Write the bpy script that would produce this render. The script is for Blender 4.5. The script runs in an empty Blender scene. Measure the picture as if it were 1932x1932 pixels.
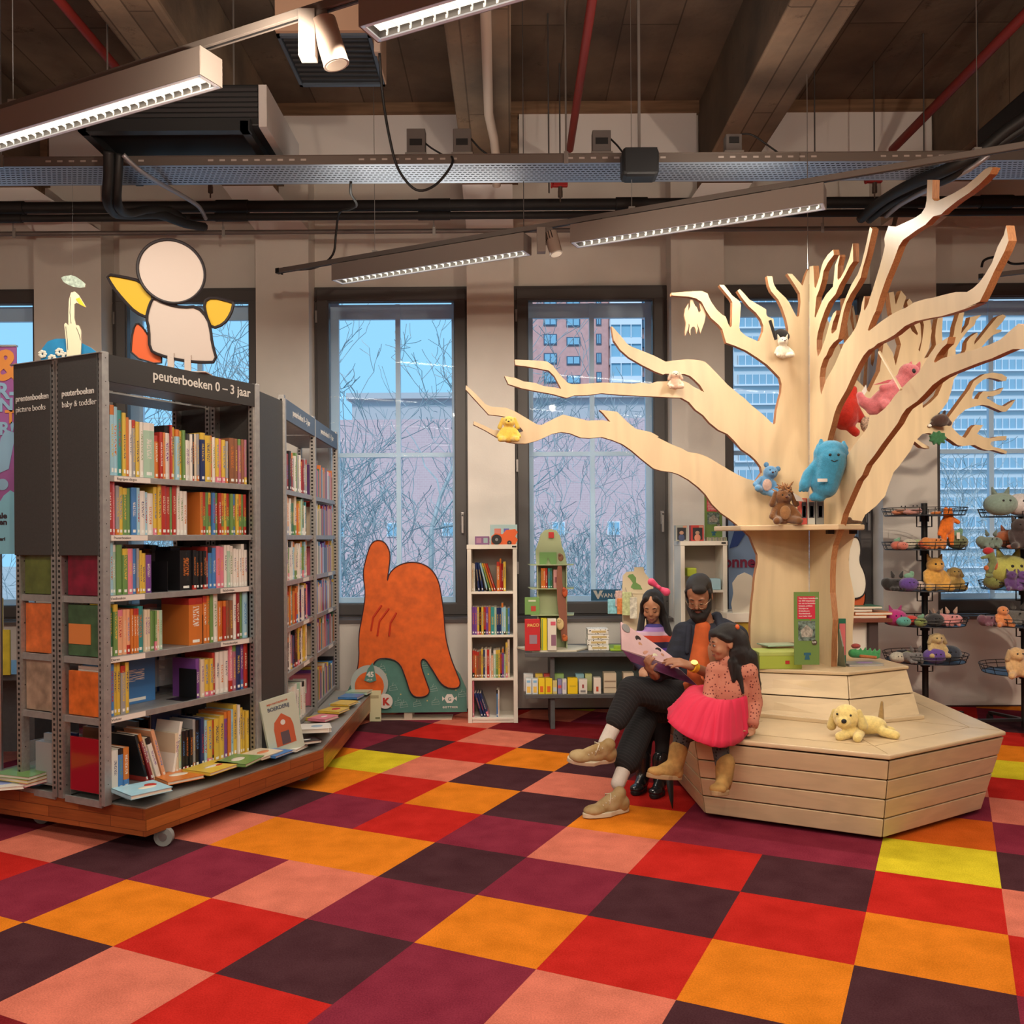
import bpy, bmesh, math, random
from mathutils import Vector, Matrix, Euler
from mathutils.geometry import tessellate_polygon
S = bpy.context.scene
C = S.collection
PI = math.pi
R = math.radians
# ---------------------------------------------------------------- camera
F, CX, CY, H, ROLL = 1720.6, 966.0, 1013.4, 1.512, -0.0065
cam_d = bpy.data.cameras.new('camera')
cam_d.sensor_width = 36.0
cam_d.sensor_fit = 'HORIZONTAL'
cam_d.lens = 36.0 * F / 1932
cam_d.shift_y = (CY - 966) / 1932
cam_d.clip_end = 600
cam = bpy.data.objects.new('camera', cam_d)
C.objects.link(cam)
cam.matrix_world = Matrix.Translation((0, 0, H)) @ Euler((R(90), 0, 0)).to_matrix().to_4x4() @ Matrix.Rotation(ROLL, 4, 'Z')
S.camera = cam
S.view_settings.view_transform = 'Standard'
S.view_settings.look = 'None'
S.view_settings.gamma = 1
S.view_settings.use_curve_mapping = False
S.view_settings.exposure = 0.0
# ---------------------------------------------------------------- world: flat pale blue overcast sky
W = bpy.data.worlds.new('sky'); S.world = W; W.use_nodes = True
bg = W.node_tree.nodes['Background']
bg.inputs[0].default_value = (0.32, 0.69, 1.0, 1)
bg.inputs[1].default_value = 1.08
def lamp(name, kind, loc, energy, col, size=0.1, size_y=None, rot=(0, 0, 0), spot=None, blend=0.5):
    d = bpy.data.lights.new(name, kind); d.energy = energy; d.color = col
    if kind == 'AREA':
        d.shape = 'RECTANGLE'; d.size = size; d.size_y = size_y or size
    elif kind == 'SUN': d.angle = size
    else: d.shadow_soft_size = size
    if kind == 'SPOT': d.spot_size = spot; d.spot_blend = blend
    o = bpy.data.objects.new(name, d); C.objects.link(o); o.location = loc; o.rotation_euler = rot
    return o
def aim(o, tgt):
    o.rotation_euler = (Vector(tgt) - o.location).to_track_quat('-Z', 'Y').to_euler()
# hazy daylight falling on the street side from behind our own building
sun = lamp('hazy_sun', 'SUN', (0, -5, 30), 2.9, (1.0, 0.93, 0.88), R(12)); aim(sun, (6, 20, 0))
# luminaires of the ceiling tracks (rail lines run at -25.8 degrees); long luminaires give the general light
TD = Vector((0.9003, -0.4352, 0)); TN = Vector((0.4352, 0.9003, 0))
WARM = (1.0, 0.80, 0.60); NEUT = (1.0, 0.90, 0.76)
def tube_light(n, s, e, col=NEUT, z=3.40):
    p = TN * n + TD * s
    return lamp('track_luminaire_light', 'AREA', (p.x, p.y, z), e, col, 1.4, 0.09, (0, 0, R(-25.8)))
for n, ss in ((2.87, (-3.54, -1.2, 1.2, 3.4)), (5.54, (-3.34, -1.44, 0.9)), (0.2, (-4, -2, 0, 2, 4)), (-2.5, (-4, -2, 0, 2, 4)), (-5.0, (-3, 0, 3))):
    for s in ss: tube_light(n, s, 30)
for n, ss in ((2.87, (-3.54, -1.2, 1.2)), (5.54, (-3.34, -1.44, 0.9)), (0.2, (-3, 0, 3))):
    for s in ss:      # upward fill added above the tracks to brighten ceiling and upper wall
        p = TN * n + TD * s; lamp('added_uplight_fill', 'AREA', (p.x, p.y, 3.62), 6 if n > 5 else 22, NEUT, 1.4, 0.09, (PI, 0, R(25.8)))
def spot_light(loc, tgt, e, ang=50, col=WARM, soft=0.04):
    o = lamp('track_and_added_spot', 'SPOT', loc, e, col, soft, None, (0, 0, 0), R(ang), 0.6); aim(o, tgt); return o
SPOTS = [((-0.9, 3.55, 3.35), (1.6, 5.6, 2.4), 210, 60), ((0.30, 5.93, 3.35), (1.2, 5.8, 2.3), 90, 75),
         ((1.2, 2.4, 3.4), (1.9, 5.0, 0.9), 190, 70), ((-0.4, 1.2, 3.4), (-1.9, 5.0, 1.3), 230, 60), ((3.6, 3.2, 3.4), (3.7, 7.9, 0.9), 650, 62), ((-0.8, 3.3, 3.3), (-2.2, 8, 3.9), 230, 95), ((0.4, 2.6, 3.5), (0.4, 8, 4.0), 230, 95), ((2.6, 2.0, 3.5), (3.0, 8, 4.0), 330, 95), ((-4.2, 4.9, 3.3), (-4.4, 8, 3.8), 110, 95),  # wide spots facing the upper wall are added to brighten it
         ((-0.6, 3.4, 3.4), (-0.4, 7.8, 0.9), 190, 60), ((0.6, 3.2, 3.4), (0.9, 7.6, 1.0), 190, 55), ((0.0, 2.0, 3.4), (0.9, 5.4, 0.9), 130, 45),
         ((3.0, 1.5, 3.4), (2.0, 5.0, 2.2), 120, 60), ((-3.6, 4.6, 3.4), (-3.4, 7.8, 1.8), 90, 70)]
for a in SPOTS: spot_light(a[0], a[1], a[2] * .42, a[3])

# ---------------------------------------------------------------- helpers
def P(px, py, Y):
    """point seen at pixel px,py at depth Y"""
    dx, dy = px - CX, py - CY
    x = dx * math.cos(ROLL) + dy * math.sin(ROLL); y = -dx * math.sin(ROLL) + dy * math.cos(ROLL)
    return Vector((x * Y / F, Y, H - y * Y / F))
def PZ(px, py, z):
    d = P(px, py, 1.0) - Vector((0, 0, H))
    return Vector((0, 0, H)) + d * ((z - H) / d.z)
def Ppl(px, py, o, n):
    d = P(px, py, 1.0) - Vector((0, 0, H)); c = Vector((0, 0, H))
    return c + d * ((Vector(o) - c).dot(n) / d.dot(n))
MATS = {}
def lin(c):
    return tuple((v / 255 / 12.92) if v / 255 <= .04045 else ((v / 255 + .055) / 1.055) ** 2.4 for v in c)
def mat(name, col, rough=0.6, metal=0.0, noise=0.0, nscale=20, bump=0.0, bscale=80, spec=0.4, emit=None, es=0, alpha=None, col2=None, stretch=None, trans=0, sheen=0):
    if name in MATS: return MATS[name]
    m = bpy.data.materials.new(name); m.use_nodes = True; nt = m.node_tree
    b = nt.nodes['Principled BSDF']
    b.inputs['Base Color'].default_value = (*col, 1); b.inputs['Roughness'].default_value = rough
    b.inputs['Metallic'].default_value = metal; b.inputs['Specular IOR Level'].default_value = spec
    if sheen: b.inputs['Sheen Weight'].default_value = sheen
    if trans: b.inputs['Transmission Weight'].default_value = trans
    if emit: b.inputs['Emission Color'].default_value = (*emit, 1); b.inputs['Emission Strength'].default_value = es
    if alpha is not None: b.inputs['Alpha'].default_value = alpha
    if noise or bump:
        tc = nt.nodes.new('ShaderNodeTexCoord'); mp = nt.nodes.new('ShaderNodeMapping')
        nt.links.new(tc.outputs['Object'], mp.inputs['Vector'])
        if stretch: mp.inputs['Scale'].default_value = stretch
    if noise:
        n = nt.nodes.new('ShaderNodeTexNoise'); n.inputs['Scale'].default_value = nscale; n.inputs['Detail'].default_value = 6
        nt.links.new(mp.outputs[0], n.inputs['Vector'])
        r = nt.nodes.new('ShaderNodeValToRGB')
        c2 = col2 or tuple(v * (1 - noise) for v in col); c1 = col if col2 else tuple(min(1, v * (1 + noise)) for v in col)
        r.color_ramp.elements[0].position = .3; r.color_ramp.elements[1].position = .7
        r.color_ramp.elements[0].color = (*c2, 1); r.color_ramp.elements[1].color = (*c1, 1)
        nt.links.new(n.outputs[0], r.inputs[0]); nt.links.new(r.outputs[0], b.inputs['Base Color'])
    if bump:
        n2 = nt.nodes.new('ShaderNodeTexNoise'); n2.inputs['Scale'].default_value = bscale; n2.inputs['Detail'].default_value = 4
        bp = nt.nodes.new('ShaderNodeBump'); bp.inputs['Strength'].default_value = bump; bp.inputs['Distance'].default_value = .01
        nt.links.new(mp.outputs[0], n2.inputs['Vector']); nt.links.new(n2.outputs[0], bp.inputs['Height']); nt.links.new(bp.outputs[0], b.inputs['Normal'])
    MATS[name] = m
    return m
class MB:
    def __init__(s): s.v = []; s.f = []; s.m = []
    def add(s, vs, fs, mi=0, M=None):
        o = len(s.v)
        s.v += [tuple(M @ Vector(v)) for v in vs] if M is not None else [tuple(v) for v in vs]
        s.f += [tuple(i + o for i in f) for f in fs]; s.m += [mi] * len(fs); return s
    def box(s, x0, x1, y0, y1, z0, z1, mi=0, M=None):
        vs = [(x0, y0, z0), (x1, y0, z0), (x1, y1, z0), (x0, y1, z0), (x0, y0, z1), (x1, y0, z1), (x1, y1, z1), (x0, y1, z1)]
        return s.add(vs, [(0, 3, 2, 1), (4, 5, 6, 7), (0, 1, 5, 4), (1, 2, 6, 5), (2, 3, 7, 6), (3, 0, 4, 7)], mi, M)
    def beam(s, a, b, w, h, mi=0, up=(0, 0, 1)):
        a, b = Vector(a), Vector(b); d = (b - a); L = d.length; d.normalize(); u = Vector(up)
        x = d.cross(u)
        if x.length < 1e-4: x = d.cross(Vector((0, 1, 0)))
        x.normalize(); z = x.cross(d)
        M = Matrix((x, d, z)).transposed().to_4x4(); M.translation = a
        return s.box(-w / 2, w / 2, 0, L, -h / 2, h / 2, mi, M)
    def tube(s, path, rad, seg=8, mi=0, closed=False, cap=True, flat=None):
        path = [Vector(p) for p in path]; n = len(path)
        if not hasattr(rad, '__len__'): rad = [rad] * n
        o = len(s.v); prev = None
        for i, p in enumerate(path):
            a = path[i - 1] if (i > 0 or closed) else p; b = path[(i + 1) % n] if (i < n - 1 or closed) else p
            t = (b - a)
            t = t.normalized() if t.length > 1e-9 else Vector((0, 0, 1))
            if prev is None:
                x = t.orthogonal().normalized()
            else:
                x = (prev - t * prev.dot(t)); x = x.normalized() if x.length > 1e-6 else t.orthogonal().normalized()
            prev = x; y = t.cross(x)
            for k in range(seg):
                a_ = 2 * PI * k / seg
                s.v.append(tuple(p + (x * math.cos(a_) + y * math.sin(a_) * (flat or 1)) * rad[i]))
        for i in range(n if closed else n - 1):
            j = (i + 1) % n
            for k in range(seg):
                l = (k + 1) % seg
                s.f.append((o + i * seg + k, o + i * seg + l, o + j * seg + l, o + j * seg + k)); s.m.append(mi)
        if cap and not closed:
            s.f.append(tuple(o + k for k in range(seg))[::-1]); s.f.append(tuple(o + (n - 1) * seg + k for k in range(seg))); s.m += [mi, mi]
        return s
    def ell(s, c, r, rot=None, seg=14, rings=9, mi=0):
        M = Matrix.Translation(Vector(c)) @ (rot.to_matrix().to_4x4() if rot is not None else Matrix()) @ Matrix.Diagonal((*(r if hasattr(r, '__len__') else (r, r, r)), 1))
        vs = [(0, 0, -1)]; fs = []
        for i in range(1, rings):
            a = PI * i / rings - PI / 2
            for k in range(seg): vs.append((math.cos(a) * math.cos(2 * PI * k / seg), math.cos(a) * math.sin(2 * PI * k / seg), math.sin(a)))
        vs.append((0, 0, 1)); T = len(vs) - 1
        for k in range(seg):
            l = (k + 1) % seg
            fs.append((0, 1 + l, 1 + k)); fs.append((T, T - seg + k, T - seg + l))
            for i in range(rings - 2): fs.append((1 + i * seg + k, 1 + i * seg + l, 1 + (i + 1) * seg + l, 1 + (i + 1) * seg + k))
        return s.add(vs, fs, mi, M)
    def cap(s, a, b, ra, rb=None, seg=12, mi=0):
        rb = rb if rb is not None else ra; a, b = Vector(a), Vector(b); d = (b - a).normalized() if (b - a).length > 1e-6 else Vector((0, 0, 1))
        pts = []; rs = []
        for t in (-1, -.8, -.45, 0): pts.append(a + d * ra * t); rs.append(max(ra * math.sqrt(max(0, 1 - t * t)), ra * .05))
        for t in (0, .45, .8, 1): pts.append(b + d * rb * t); rs.append(max(rb * math.sqrt(max(0, 1 - t * t)), rb * .05))
        return s.tube(pts, rs, seg, mi)
    def prism(s, poly, depth, M, mi=0, mi_side=None, back=0.0, mi_back=None):
        """poly in local xy, from z=back to z=back+depth"""
        n = len(poly); tri = tessellate_polygon([[Vector((p[0], p[1], 0)) for p in poly]])
        vs = [(p[0], p[1], back) for p in poly] + [(p[0], p[1], back + depth) for p in poly]
        ar = sum(poly[i][0] * poly[(i + 1) % n][1] - poly[(i + 1) % n][0] * poly[i][1] for i in range(n))
        f1 = []; 
        for t in tri:
            a, b, c = [poly[i] for i in t]
            o = (b[0] - a[0]) * (c[1] - a[1]) - (c[0] - a[0]) * (b[1] - a[1])
            f1.append(tuple(t) if o > 0 else (t[0], t[2], t[1]))
        s.add(vs, [tuple(i + n for i in t) for t in f1], mi, M)
        o = len(s.v) - 2 * n
        for t in f1: s.f.append(tuple(o + i for i in t)[::-1]); s.m.append(mi if mi_back is None else mi_back)
        for i in range(n):
            j = (i + 1) % n; q = (o + i, o + j, o + j + n, o + i + n)
            s.f.append(q if ar > 0 else q[::-1]); s.m.append(mi if mi_side is None else mi_side)
        return s
    def lathe(s, prof, c=(0, 0, 0), seg=20, mi=0):
        o = len(s.v); n = len(prof)
        for r, z in prof:
            for k in range(seg): s.v.append((c[0] + r * math.cos(2 * PI * k / seg), c[1] + r * math.sin(2 * PI * k / seg), c[2] + z))
        for i in range(n - 1):
            for k in range(seg):
                l = (k + 1) % seg; s.f.append((o + i * seg + k, o + i * seg + l, o + (i + 1) * seg + l, o + (i + 1) * seg + k)); s.m.append(mi)
        s.f.append(tuple(o + k for k in range(seg))[::-1]); s.f.append(tuple(o + (n - 1) * seg + k for k in range(seg))); s.m += [mi, mi]
        return s
    def mesh(s, name, mats):
        me = bpy.data.meshes.new(name); me.from_pydata(s.v, [], s.f)
        for m in (mats if isinstance(mats, (list, tuple)) else [mats]): me.materials.append(m)
        me.polygons.foreach_set('material_index', s.m); me.update(); return me
    def build(s, name, mats, parent=None, smooth=False, bevel=0, loc=None, rot=None, local=False):
        me = s.mesh(name, mats)
        o = bpy.data.objects.new(name, me); C.objects.link(o)
        if smooth:
            me.polygons.foreach_set('use_smooth', [True] * len(me.polygons))
            if smooth != True: me.set_sharp_from_angle(angle=R(smooth))
        if bevel:
            b = o.modifiers.new('bevel', 'BEVEL'); b.width = bevel; b.segments = 2; b.limit_method = 'ANGLE'
        if loc is not None: o.location = loc
        if rot is not None: o.rotation_euler = rot
        if parent is not None:
            o.parent = parent
            if not local: o.matrix_parent_inverse = wm(parent).inverted()
        return o
def wm(o):
    M = o.matrix_basis.copy()
    if o.parent is not None: M = wm(o.parent) @ o.matrix_parent_inverse @ M
    return M
def tag(o, label=None, cat=None, group=None, kind=None):
    if label: o['label'] = label
    if cat: o['category'] = cat
    if group: o['group'] = group
    if kind: o['kind'] = kind
    return o
def thing(name, loc, label, cat, group=None, rotz=0):
    o = bpy.data.objects.new(name, None); C.objects.link(o); o.location = loc; o.rotation_euler = (0, 0, rotz); o.empty_display_size = .1
    return tag(o, label, cat, group)
def struct(o): o['kind'] = 'structure'; return o
_font = None
def text(s, size, mat_, parent, M, depth=0.001, bold=0.0, align='LEFT', name='lettering', track=1.0, shear=0):
    cu = bpy.data.curves.new('t', 'FONT'); cu.body = s; cu.size = size; cu.extrude = depth; cu.offset = bold * size; cu.align_x = align; cu.space_character = track
    cu.resolution_u = 3; cu.shear = shear
    o = bpy.data.objects.new('t', cu); C.objects.link(o)
    me = bpy.data.meshes.new_from_object(o.evaluated_get(bpy.context.evaluated_depsgraph_get()))
    bpy.data.objects.remove(o); bpy.data.curves.remove(cu)
    me.materials.clear(); me.materials.append(mat_)
    q = bpy.data.objects.new(name, me); C.objects.link(q)
    me.transform(M)
    if parent is not None: q.parent = parent; q.matrix_parent_inverse = wm(parent).inverted()
    return q
def face_M(origin, right, up):
    r = Vector(right).normalized(); u = Vector(up).normalized(); n = r.cross(u)
    M = Matrix((r, u, n)).transposed().to_4x4(); M.translation = Vector(origin); return M
def remesh(mb, name, mats, parent, voxel=.01, smooth=6, factor=.5, sub=None):
    """one continuous skin grown over the overlapping volumes"""
    me = mb.mesh(name + '_tmp', mats if isinstance(mats, (list, tuple)) else [mats]); o = bpy.data.objects.new(name, me); C.objects.link(o)
    r = o.modifiers.new('r', 'REMESH'); r.mode = 'VOXEL'; r.voxel_size = voxel; r.use_smooth_shade = True
    if smooth:
        q = o.modifiers.new('s', 'SMOOTH'); q.iterations = smooth; q.factor = factor
    bpy.context.view_layer.update()
    me2 = bpy.data.meshes.new_from_object(o.evaluated_get(bpy.context.evaluated_depsgraph_get()))
    o.modifiers.clear(); o.data = me2; me2.name = name; bpy.data.meshes.remove(me)
    me2.materials.clear()
    for m in (mats if isinstance(mats, (list, tuple)) else [mats]): me2.materials.append(m)
    me2.polygons.foreach_set('use_smooth', [True] * len(me2.polygons))
    if parent is not None: o.parent = parent; o.matrix_parent_inverse = wm(parent).inverted()
    return o
# ================================================================= STRUCTURE
# ---- carpet tiles
CC = {'O': (.64, .178, .010), 'R': (.45, .016, .011), 'P': (.58, .155, .100), 'M': (.195, .019, .038), 'D': (.058, .019, .024),
      'Y': (.60, .48, .02), 'B': (.17, .010, .014), 'K': (.52, .09, .008)}
CK = list(CC)
def carpet_mat(k):
    c = CC[k]; m = bpy.data.materials.new('carpet_' + k); m.use_nodes = True; nt = m.node_tree; b = nt.nodes['Principled BSDF']
    b.inputs['Roughness'].default_value = .97; b.inputs['Specular IOR Level'].default_value = .1
    b.inputs['Specular IOR Level'].default_value = .02
    tc = nt.nodes.new('ShaderNodeTexCoord')
    n1 = nt.nodes.new('ShaderNodeTexNoise'); n1.inputs['Scale'].default_value = 170; n1.inputs['Detail'].default_value = 5
    n2 = nt.nodes.new('ShaderNodeTexNoise'); n2.inputs['Scale'].default_value = 7; n2.inputs['Detail'].default_value = 5
    mx = nt.nodes.new('ShaderNodeMath'); mx.operation = 'MULTIPLY_ADD'; mx.inputs[1].default_value = .42
    nt.links.new(tc.outputs['Object'], n1.inputs['Vector']); nt.links.new(tc.outputs['Object'], n2.inputs['Vector'])
    m2 = nt.nodes.new('ShaderNodeMath'); m2.operation = 'MULTIPLY'; m2.inputs[1].default_value = .58
    nt.links.new(n1.outputs[0], m2.inputs[0]); nt.links.new(n2.outputs[0], mx.inputs[0]); nt.links.new(m2.outputs[0], mx.inputs[2])
    r = nt.nodes.new('ShaderNodeValToRGB'); r.color_ramp.elements[0].position = .36; r.color_ramp.elements[1].position = .64
    r.color_ramp.elements[0].color = (*[v * .76 for v in c], 1); r.color_ramp.elements[1].color = (*[min(1, v * 1.18 + .006) for v in c], 1)
    nt.links.new(mx.outputs[0], r.inputs[0]); nt.links.new(r.outputs[0], b.inputs['Base Color'])
    bp = nt.nodes.new('ShaderNodeBump'); bp.inputs['Strength'].default_value = .35; bp.inputs['Distance'].default_value = .004
    nt.links.new(n1.outputs[0], bp.inputs['Height']); nt.links.new(bp.outputs[0], b.inputs['Normal'])
    return m
TILES = {(0,-1):'O',(1,-1):'R',(2,-1):'O',(3,-1):'D',(2,-2):'D',(1,-2):'P',(0,-2):'M',(-1,-2):'D',(-2,-2):'R',(-3,-2):'O',(-4,-2):'M',(-3,-3):'D',(-2,-3):'P',(-1,-3):'R',(-4,-3):'O',
 (-3,-4):'M',(-4,-4):'M',(0,-3):'M',(1,-3):'D',(-1,-1):'M',(-2,-1):'P',(-3,-1):'M',(-4,-1):'D',(-5,-1):'P',(-5,-2):'R',(-6,-1):'M',(-6,-2):'D',(0,0):'M',(1,0):'D',(2,0):'R',(3,0):'O',(4,0):'R',(4,-1):'M',(-1,0):'D',(-2,0):'O',(-3,0):'O',
 (-4,0):'P',(-5,0):'D',(-6,0):'R',(0,1):'P',(1,1):'R',(2,1):'D',(3,1):'R',(4,1):'P',(-1,1):'M',(-2,1):'R',(-3,1):'M',(-4,1):'D',(-5,1):'P',(0,2):'O',(-1,2):'D',(-2,2):'O',(-3,2):'R',(-4,2):'O',(-5,2):'M',
 (1,2):'M',(2,2):'M',(3,2):'Y',(4,2):'D',(-3,3):'P',(-2,3):'D',(-1,3):'P',(-4,3):'Y',(-5,3):'O',(0,3):'R',(1,3):'M',(2,3):'D',(3,3):'K',(4,3):'M',(4,4):'P',(3,4):'M',(4,5):'R',(3,5):'P',(4,6):'Y',(3,6):'Y',(4,7):'O',(4,8):'R',(3,7):'O',(3,8):'R',
 (4,9):'D',(-4,4):'D',(-3,4):'R',(-2,4):'O',(-5,4):'M',(-1,4):'D',(0,4):'B',(-4,5):'R',(-3,5):'P',(-2,5):'D',(-1,5):'B',(-5,5):'D',(-4,6):'P',(-3,6):'B',(-2,6):'B',(-1,6):'B',(-5,6):'M',(-6,6):'P',(-6,5):'P',(-5,7):'B',(-6,7):'O',(-4,7):'R',
 (5,8):'D',(5,7):'O',(5,9):'R',(3,9):'P',(3,10):'R',(4,10):'M',(2,10):'D',(2,9):'M',(5,10):'P',(-7,1):'P',(-7,0):'R',(-8,1):'M',(-7,2):'P',(-8,2):'O',(-7,3):'R',(-8,3):'D',(-9,2):'P',(-9,3):'M',(-6,2):'R',(-6,3):'O',(-8,0):'M'}
TH = .4496; TC_ = Vector((-.15823, 3.8572))
mb = MB(); rnd = random.Random(5)
e1 = Vector((math.cos(TH), -math.sin(TH))) * .5; e2 = Vector((math.sin(TH), math.cos(TH))) * .5
for i in range(-22, 22):
    for j in range(-22, 22):
        q = [TC_ + e1 * (i + a) + e2 * (j + b) for a, b in ((0, 0), (1, 0), (1, 1), (0, 1))]
        c = sum(q, Vector((0, 0))) / 4
        if not (-7.6 < c.x < 8.1 and -7 < c.y < 8.6): continue
        k = TILES.get((i, j)) or rnd.choice('OORRRPPMMMDDDBY')
        mb.add([(p.x, p.y, 0) for p in q], [(0, 1, 2, 3)], CK.index(k))
struct(mb.build('floor', [carpet_mat(k) for k in CK]))
struct(MB().box(-7.9, 8.6, -7.3, 8.9, -.3, -.004).build('trim_1', mat('screed', (.2, .19, .18), .9)))
# ---- walls
wallm = mat('white_wall_paint', (.70, .665, .62), .85, noise=.05, nscale=3, bump=.08, bscale=60)
def plank_concrete(nm, c1, c2, w, rot):
    m = mat(nm, c1, .92, noise=.5, nscale=1.7, bump=.6, bscale=10, col2=c2); nt = m.node_tree; b = nt.nodes['Principled BSDF']
    src = b.inputs['Base Color'].links[0].from_socket; tc = nt.nodes.new('ShaderNodeTexCoord'); mp = nt.nodes.new('ShaderNodeMapping'); mp.inputs['Rotation'].default_value = rot; bt = nt.nodes.new('ShaderNodeTexBrick')
    nt.links.new(tc.outputs['Object'], mp.inputs[0]); nt.links.new(mp.outputs[0], bt.inputs['Vector']); bt.inputs['Scale'].default_value = 1; bt.inputs['Brick Width'].default_value = 2.7; bt.inputs['Row Height'].default_value = w; bt.inputs['Mortar Size'].default_value = .006
    bt.inputs['Color1'].default_value = (1, 1, 1, 1); bt.inputs['Color2'].default_value = (.55, .52, .5, 1); bt.inputs['Mortar'].default_value = (.18, .15, .13, 1)
    sp = nt.nodes.new('ShaderNodeTexNoise'); sp.inputs['Scale'].default_value = 3.3; sp.inputs['Detail'].default_value = 12; sp.inputs['Roughness'].default_value = .8; rr = nt.nodes.new('ShaderNodeValToRGB'); rr.color_ramp.elements[0].position = .30; rr.color_ramp.elements[0].color = (.12, .10, .09, 1); rr.color_ramp.elements[1].position = .42
    nt.links.new(tc.outputs['Object'], sp.inputs[0]); nt.links.new(sp.outputs[0], rr.inputs[0]); cur = src
    for q in (bt.outputs[0], rr.outputs[0]):
        x = nt.nodes.new('ShaderNodeMix'); x.data_type = 'RGBA'; x.blend_type = 'MULTIPLY'; x.inputs[0].default_value = .75; nt.links.new(cur, x.inputs[6]); nt.links.new(q, x.inputs[7]); cur = x.outputs[2]
    nt.links.new(cur, b.inputs['Base Color']); return m
concrete = plank_concrete('old_concrete', (.215, .15, .105), (.09, .062, .048), .42, (0, 0, PI / 2))
beamm = plank_concrete('board_marked_concrete', (.30, .205, .135), (.12, .088, .065), .15, (0, 0, PI / 2))
brownw = mat('brown_timber', (.22, .13, .075), .7, noise=.35, nscale=6, stretch=(.3, 4, 4))
whitep = mat('lightened_wall_white', (.80, .77, .76), .7)  # wall white made lighter, the stronger light up there put into the colour
WINS = [(-7.40, -6.02), (-5.56, -4.18), (-3.59, -2.235), (-1.77, -.383), (.03, 1.41), (1.875, 3.255), (3.735, 5.10), (5.57, 6.95)]
ZB, ZT, YW, YF = .795, 3.776, 8.0, 8.25
mb = MB()
xs = [-7.7] + [v for w in WINS for v in w] + [8.4]
for a, b in zip(xs[::2], xs[1::2]): mb.box(a, b, YW, 8.55, 0, 5.32)
for a, b in WINS:
    mb.box(a, b, YW, 8.55, 0, ZB - .03); mb.box(a, b, YF + .01, 8.55, ZT, 5.32)
struct(mb.build('wall_back', wallm))
struct(MB().box(-7.9, -7.7, -7.2, 8.6, 0, 5.4).build('wall_left', wallm))
struct(MB().box(8.4, 8.6, -7.2, 8.6, 0, 5.4).build('wall_right', wallm))
struct(MB().box(-7.9, 8.6, -7.4, -7.2, 0, 5.4).build('wall_front', wallm))
struct(MB().box(-7.9, 8.6, -7.4, 8.6, 5.30, 5.5).build('ceiling', concrete))
n = 0
for k in range(-4, 5):
    x0 = -.397 + 2.05 * k
    if k == 2: pass
    n += 1
    b = MB().box(x0, x0 + .41, -7.2, 8.0, 4.64, 5.30); struct(b.build('trim_%d' % (n + 1), beamm, bevel=.02))
for k in range(-4, 4):   # painted corbels between beam foot and pier
    x0 = -.397 + 2.05 * k
    n += 1
    struct(MB().box(x0 - .01, x0 + .42, 7.75, 8.0, 4.53, 4.64).build('trim_%d' % (n + 1), brownw))
    pl = [w for w in zip([-8.0] + [w[1] for w in WINS], [w[0] for w in WINS] + [8.4])]
    c = x0 + .2; pr = min(pl, key=lambda q: abs((q[0] + q[1]) / 2 - c))
    p0, p1 = max(pr[0], -7.7), pr[1]
    n += 1
    vs = [(x0 - .01, 7.8, 4.53), (x0 + .42, 7.8, 4.53), (x0 + .42, 8.0, 4.53), (x0 - .01, 8.0, 4.53), (p0, 7.99, 4.22), (p1, 7.99, 4.22), (p1, 8.0, 4.22), (p0, 8.0, 4.22)]
    struct(MB().add(vs, [(0, 1, 2, 3), (4, 7, 6, 5), (0, 4, 5, 1), (1, 5, 6, 2), (2, 6, 7, 3), (3, 7, 4, 0)]).build('trim_%d' % (n + 1), whitep))
# boarded panels between the beam ends, timber ledger above
for k in range(-4, 4):
    x0 = -.397 + 2.05 * k + .41; x1 = x0 + 1.64
    n += 1; struct(MB().box(x0 + .07, x1 - .02, 7.955, 7.995, 4.72, 5.20).build('trim_%d' % (n + 1), whitep))
    n += 1; struct(MB().box(x0, x1, 7.93, 7.995, 5.20, 5.30).box(x0, x0 + .06, 7.94, 7.995, 4.6, 5.2).build('trim_%d' % (n + 1), brownw))
# ---- windows
framem = mat('dark_grey_frame', (.075, .068, .068), .45, spec=.5)
sashm = mat('sky_tinted_sash', (.62, .82, 1.0), .5)  # blue tint puts the outdoor light on the sash into its colour
sillm = mat('grey_sill', (.12, .10, .095), .5)
hinge = mat('hinge_metal', (.35, .33, .32), .4, .8)
def glass_mat():
    m = bpy.data.materials.new('window_glass'); m.use_nodes = True; nt = m.node_tree; nt.nodes.clear()
    o = nt.nodes.new('ShaderNodeOutputMaterial'); mx = nt.nodes.new('ShaderNodeMixShader'); t = nt.nodes.new('ShaderNodeBsdfTransparent'); g = nt.nodes.new('ShaderNodeBsdfGlossy')
    t.inputs[0].default_value = (.97, .985, 1, 1); g.inputs['Roughness'].default_value = .02
    lw = nt.nodes.new('ShaderNodeLayerWeight'); lw.inputs[0].default_value = .12
    nt.links.new(lw.outputs['Fresnel'], mx.inputs[0]); nt.links.new(t.outputs[0], mx.inputs[1]); nt.links.new(g.outputs[0], mx.inputs[2]); nt.links.new(mx.outputs[0], o.inputs[0])
    return m
glassm = glass_mat()
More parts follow.
